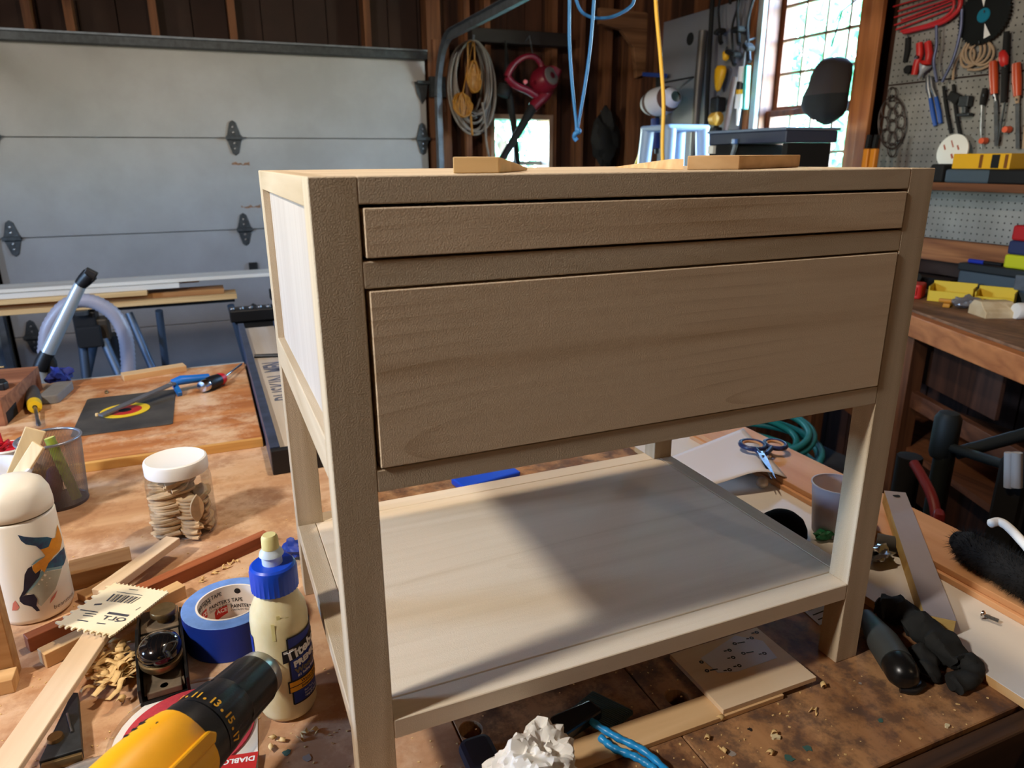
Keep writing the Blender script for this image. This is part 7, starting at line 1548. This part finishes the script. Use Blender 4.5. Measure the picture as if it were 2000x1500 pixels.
# ================================================================ floor clutter at the right behind the bench
tealm = plain('hose_teal', rgb(26, 120, 128), .45)
hq = thing('garden_hose', 'coil of teal garden hose heaped behind the laminate board', 'hose', (1.35, 1.1, 0))
crt = tag(MB().box(1.12, 1.72, .86, 1.52, 0, .40).build('wooden_crate', darkpl, bevel=.006), 'low dark wooden crate on the floor under the hose coil', 'crate')
r6 = random.Random(9)
for k in range(13):
    rr = r6.uniform(.20, .28); zz = .413+.0215*k; cx_, cy_ = 1.42+r6.uniform(-.03, .03), 1.18+r6.uniform(-.03, .03); tl = r6.uniform(0, .02)
    MB().tube([(cx_+rr*math.cos(q), cy_+rr*math.sin(q), zz+tl*max(0, math.cos(q))) for q in [2*math.pi*i/36 for i in range(36)]], .0105, 8, closed=True).build('loop', tealm, hq, world=True, smooth=50)
# stationary tool post with arms, red hose, pale bars
tp2 = thing('machine_stand', 'dark green metal tool frame with rounded post in front of the side bench', 'tool frame', (1.7, .75, 0)); dgm = plain('frame_green', rgb(34, 40, 39), .6, .2)
Xf = 1.55; a = PX(1846, 832, Xf); b = PX(1848, 872, Xf)
MB().lathe([(0, .06), (.022, .056), (.030, .042), (.030, -.05), (.026, -.06), (.022, -.06)], 20, T(*a.lerp(b, .4))).build('post_cap', dgm, tp2, world=True, smooth=50); MB().tube([b, Vector((b.x, b.y, .01))], .024, 12).build('post', dgm, tp2, world=True, smooth=50)
MB().tube([PX(1850, 872, Xf), PX(1975, 912, Xf-.05)], .012, 8).build('arm', dgm, tp2, world=True, smooth=50); MB().tube([PX(1868, 885, Xf), PX(2010, 846, Xf+.15)], .016, 8).build('arm', dgm, tp2, world=True, smooth=50)
MB().box(1.46, 1.58, .28, .40, .01, .86).build('column', blackm, tp2, world=True, bevel=.01)
for x_, l in ((1972, 'left'), (1987, 'right')): tag(MB().tube([PX(x_-1, 952, 1.40), PX(x_, 884, 1.40)], .010, 8).build('pale_bar', plain('bar_pale', rgb(186, 188, 190), .4), smooth=50), '%s pale vertical bar at the right edge below the side bench' % l, 'bar')
for o in [q for q in bpy.data.objects if q.name.startswith('pale_bar')]:
    v0 = o.data.vertices[0].co; MB().box(v0.x-.008, v0.x+.008, v0.y-.008, v0.y+.008, .005, v0.z).build('socket', blackm, o, world=True)
tag(MB().tube(spline([PX(1785, 905, 1.35), PX(1800, 930, 1.33), PX(1820, 970, 1.30), PX(1828, 1010, 1.28), PX(1826, 1060, 1.26), Vector((PX(1826, 1060, 1.26).x, PX(1826, 1060, 1.26).y, .05))], 6), .011, 10).build('air_hose', plain('hose_red', rgb(120, 30, 30), .5), smooth=50), 'red rubber air hose hanging beside the dark tool frame', 'hose')
m = MB(); c = PX(1775, 905, 1.50); m.tube([c+Vector((0, 0, .02)), Vector((c.x, c.y, .005))], .03, 10); tag(m.build('dark_bucket_post', blackm, smooth=40), 'dark cylinder standing left of the red hose', 'cylinder')
tag(MB().box(1.05, 1.40, .50, .80, .002, .46).build('grey_cabinet', plain('cabinet_grey', rgb(92, 84, 72), .6), bevel=.008), 'low grey metal cabinet on the floor beyond the laminate board', 'cabinet')
tag(MB().cbox((1.22, .62, .468), (.16, .03, .012)).build('metal_bar', plain('bar_tan', rgb(196, 176, 150), .4), bevel=.003), 'pale metal bar lying on the low grey cabinet', 'bar')
# ================================================================ greenery outside the windows
leafm = [plain('leaf_a', rgb(104, 168, 118), .6), plain('leaf_b', rgb(70, 136, 92), .6), plain('leaf_c', rgb(150, 204, 160), .6)]
bark = plain('bark', rgb(86, 70, 54), .8)
def tree(lab, x, y, z, r, n, seed, sc_=(1, 1, 1)):
    t = thing('tree', lab, 'tree', (x, y, 0)); MB().tube([(x, y, 0), (x+.1, y, z*.5), (x, y, z)], [.14, .11, .06], 8).build('trunk', bark, t, world=True, smooth=50)
    rt = random.Random(seed); b = MB()
    for k in range(n):
        d = Vector((rt.gauss(0, 1), rt.gauss(0, 1), rt.gauss(0, 1))).normalized()*r*rt.random()**.45; c = Vector((x+d.x*sc_[0], y+d.y*sc_[1], z+d.z*sc_[2])); b.m = rt.randrange(3)
        s_ = rt.uniform(.06, .12); xf = T(*c) @ Euler((rt.uniform(0, 6), rt.uniform(0, 6), rt.uniform(0, 6))).to_matrix().to_4x4()
        b.add([(-s_, 0, 0), (0, -s_*.45, .01), (s_, 0, 0), (0, s_*.45, .01)], [(0, 1, 2, 3)], xf)
    o = b.build('foliage', leafm, t, world=True); o['kind'] = 'stuff'
tree('leafy green tree outside the right window, nearer one', 6.6, 5.7, 2.4, 1.6, 4200, 1, (1, 1, 1.1)); tree('leafy green tree far outside the right window', 10.5, 9.6, 3.4, 2.6, 2600, 2); tree('green shrub low outside the right window', 4.2, 3.3, .7, .6, 600, 4)
tree('green tree outside the small back window', 3.2, 7.6, 1.9, 1.5, 1500, 3)
struct('ground_outside', MB().box(-12, 16, -8, 20, -.35, -.25), plain('grass_ground', rgb(88, 118, 84), .9, var=.3, vscale=3))
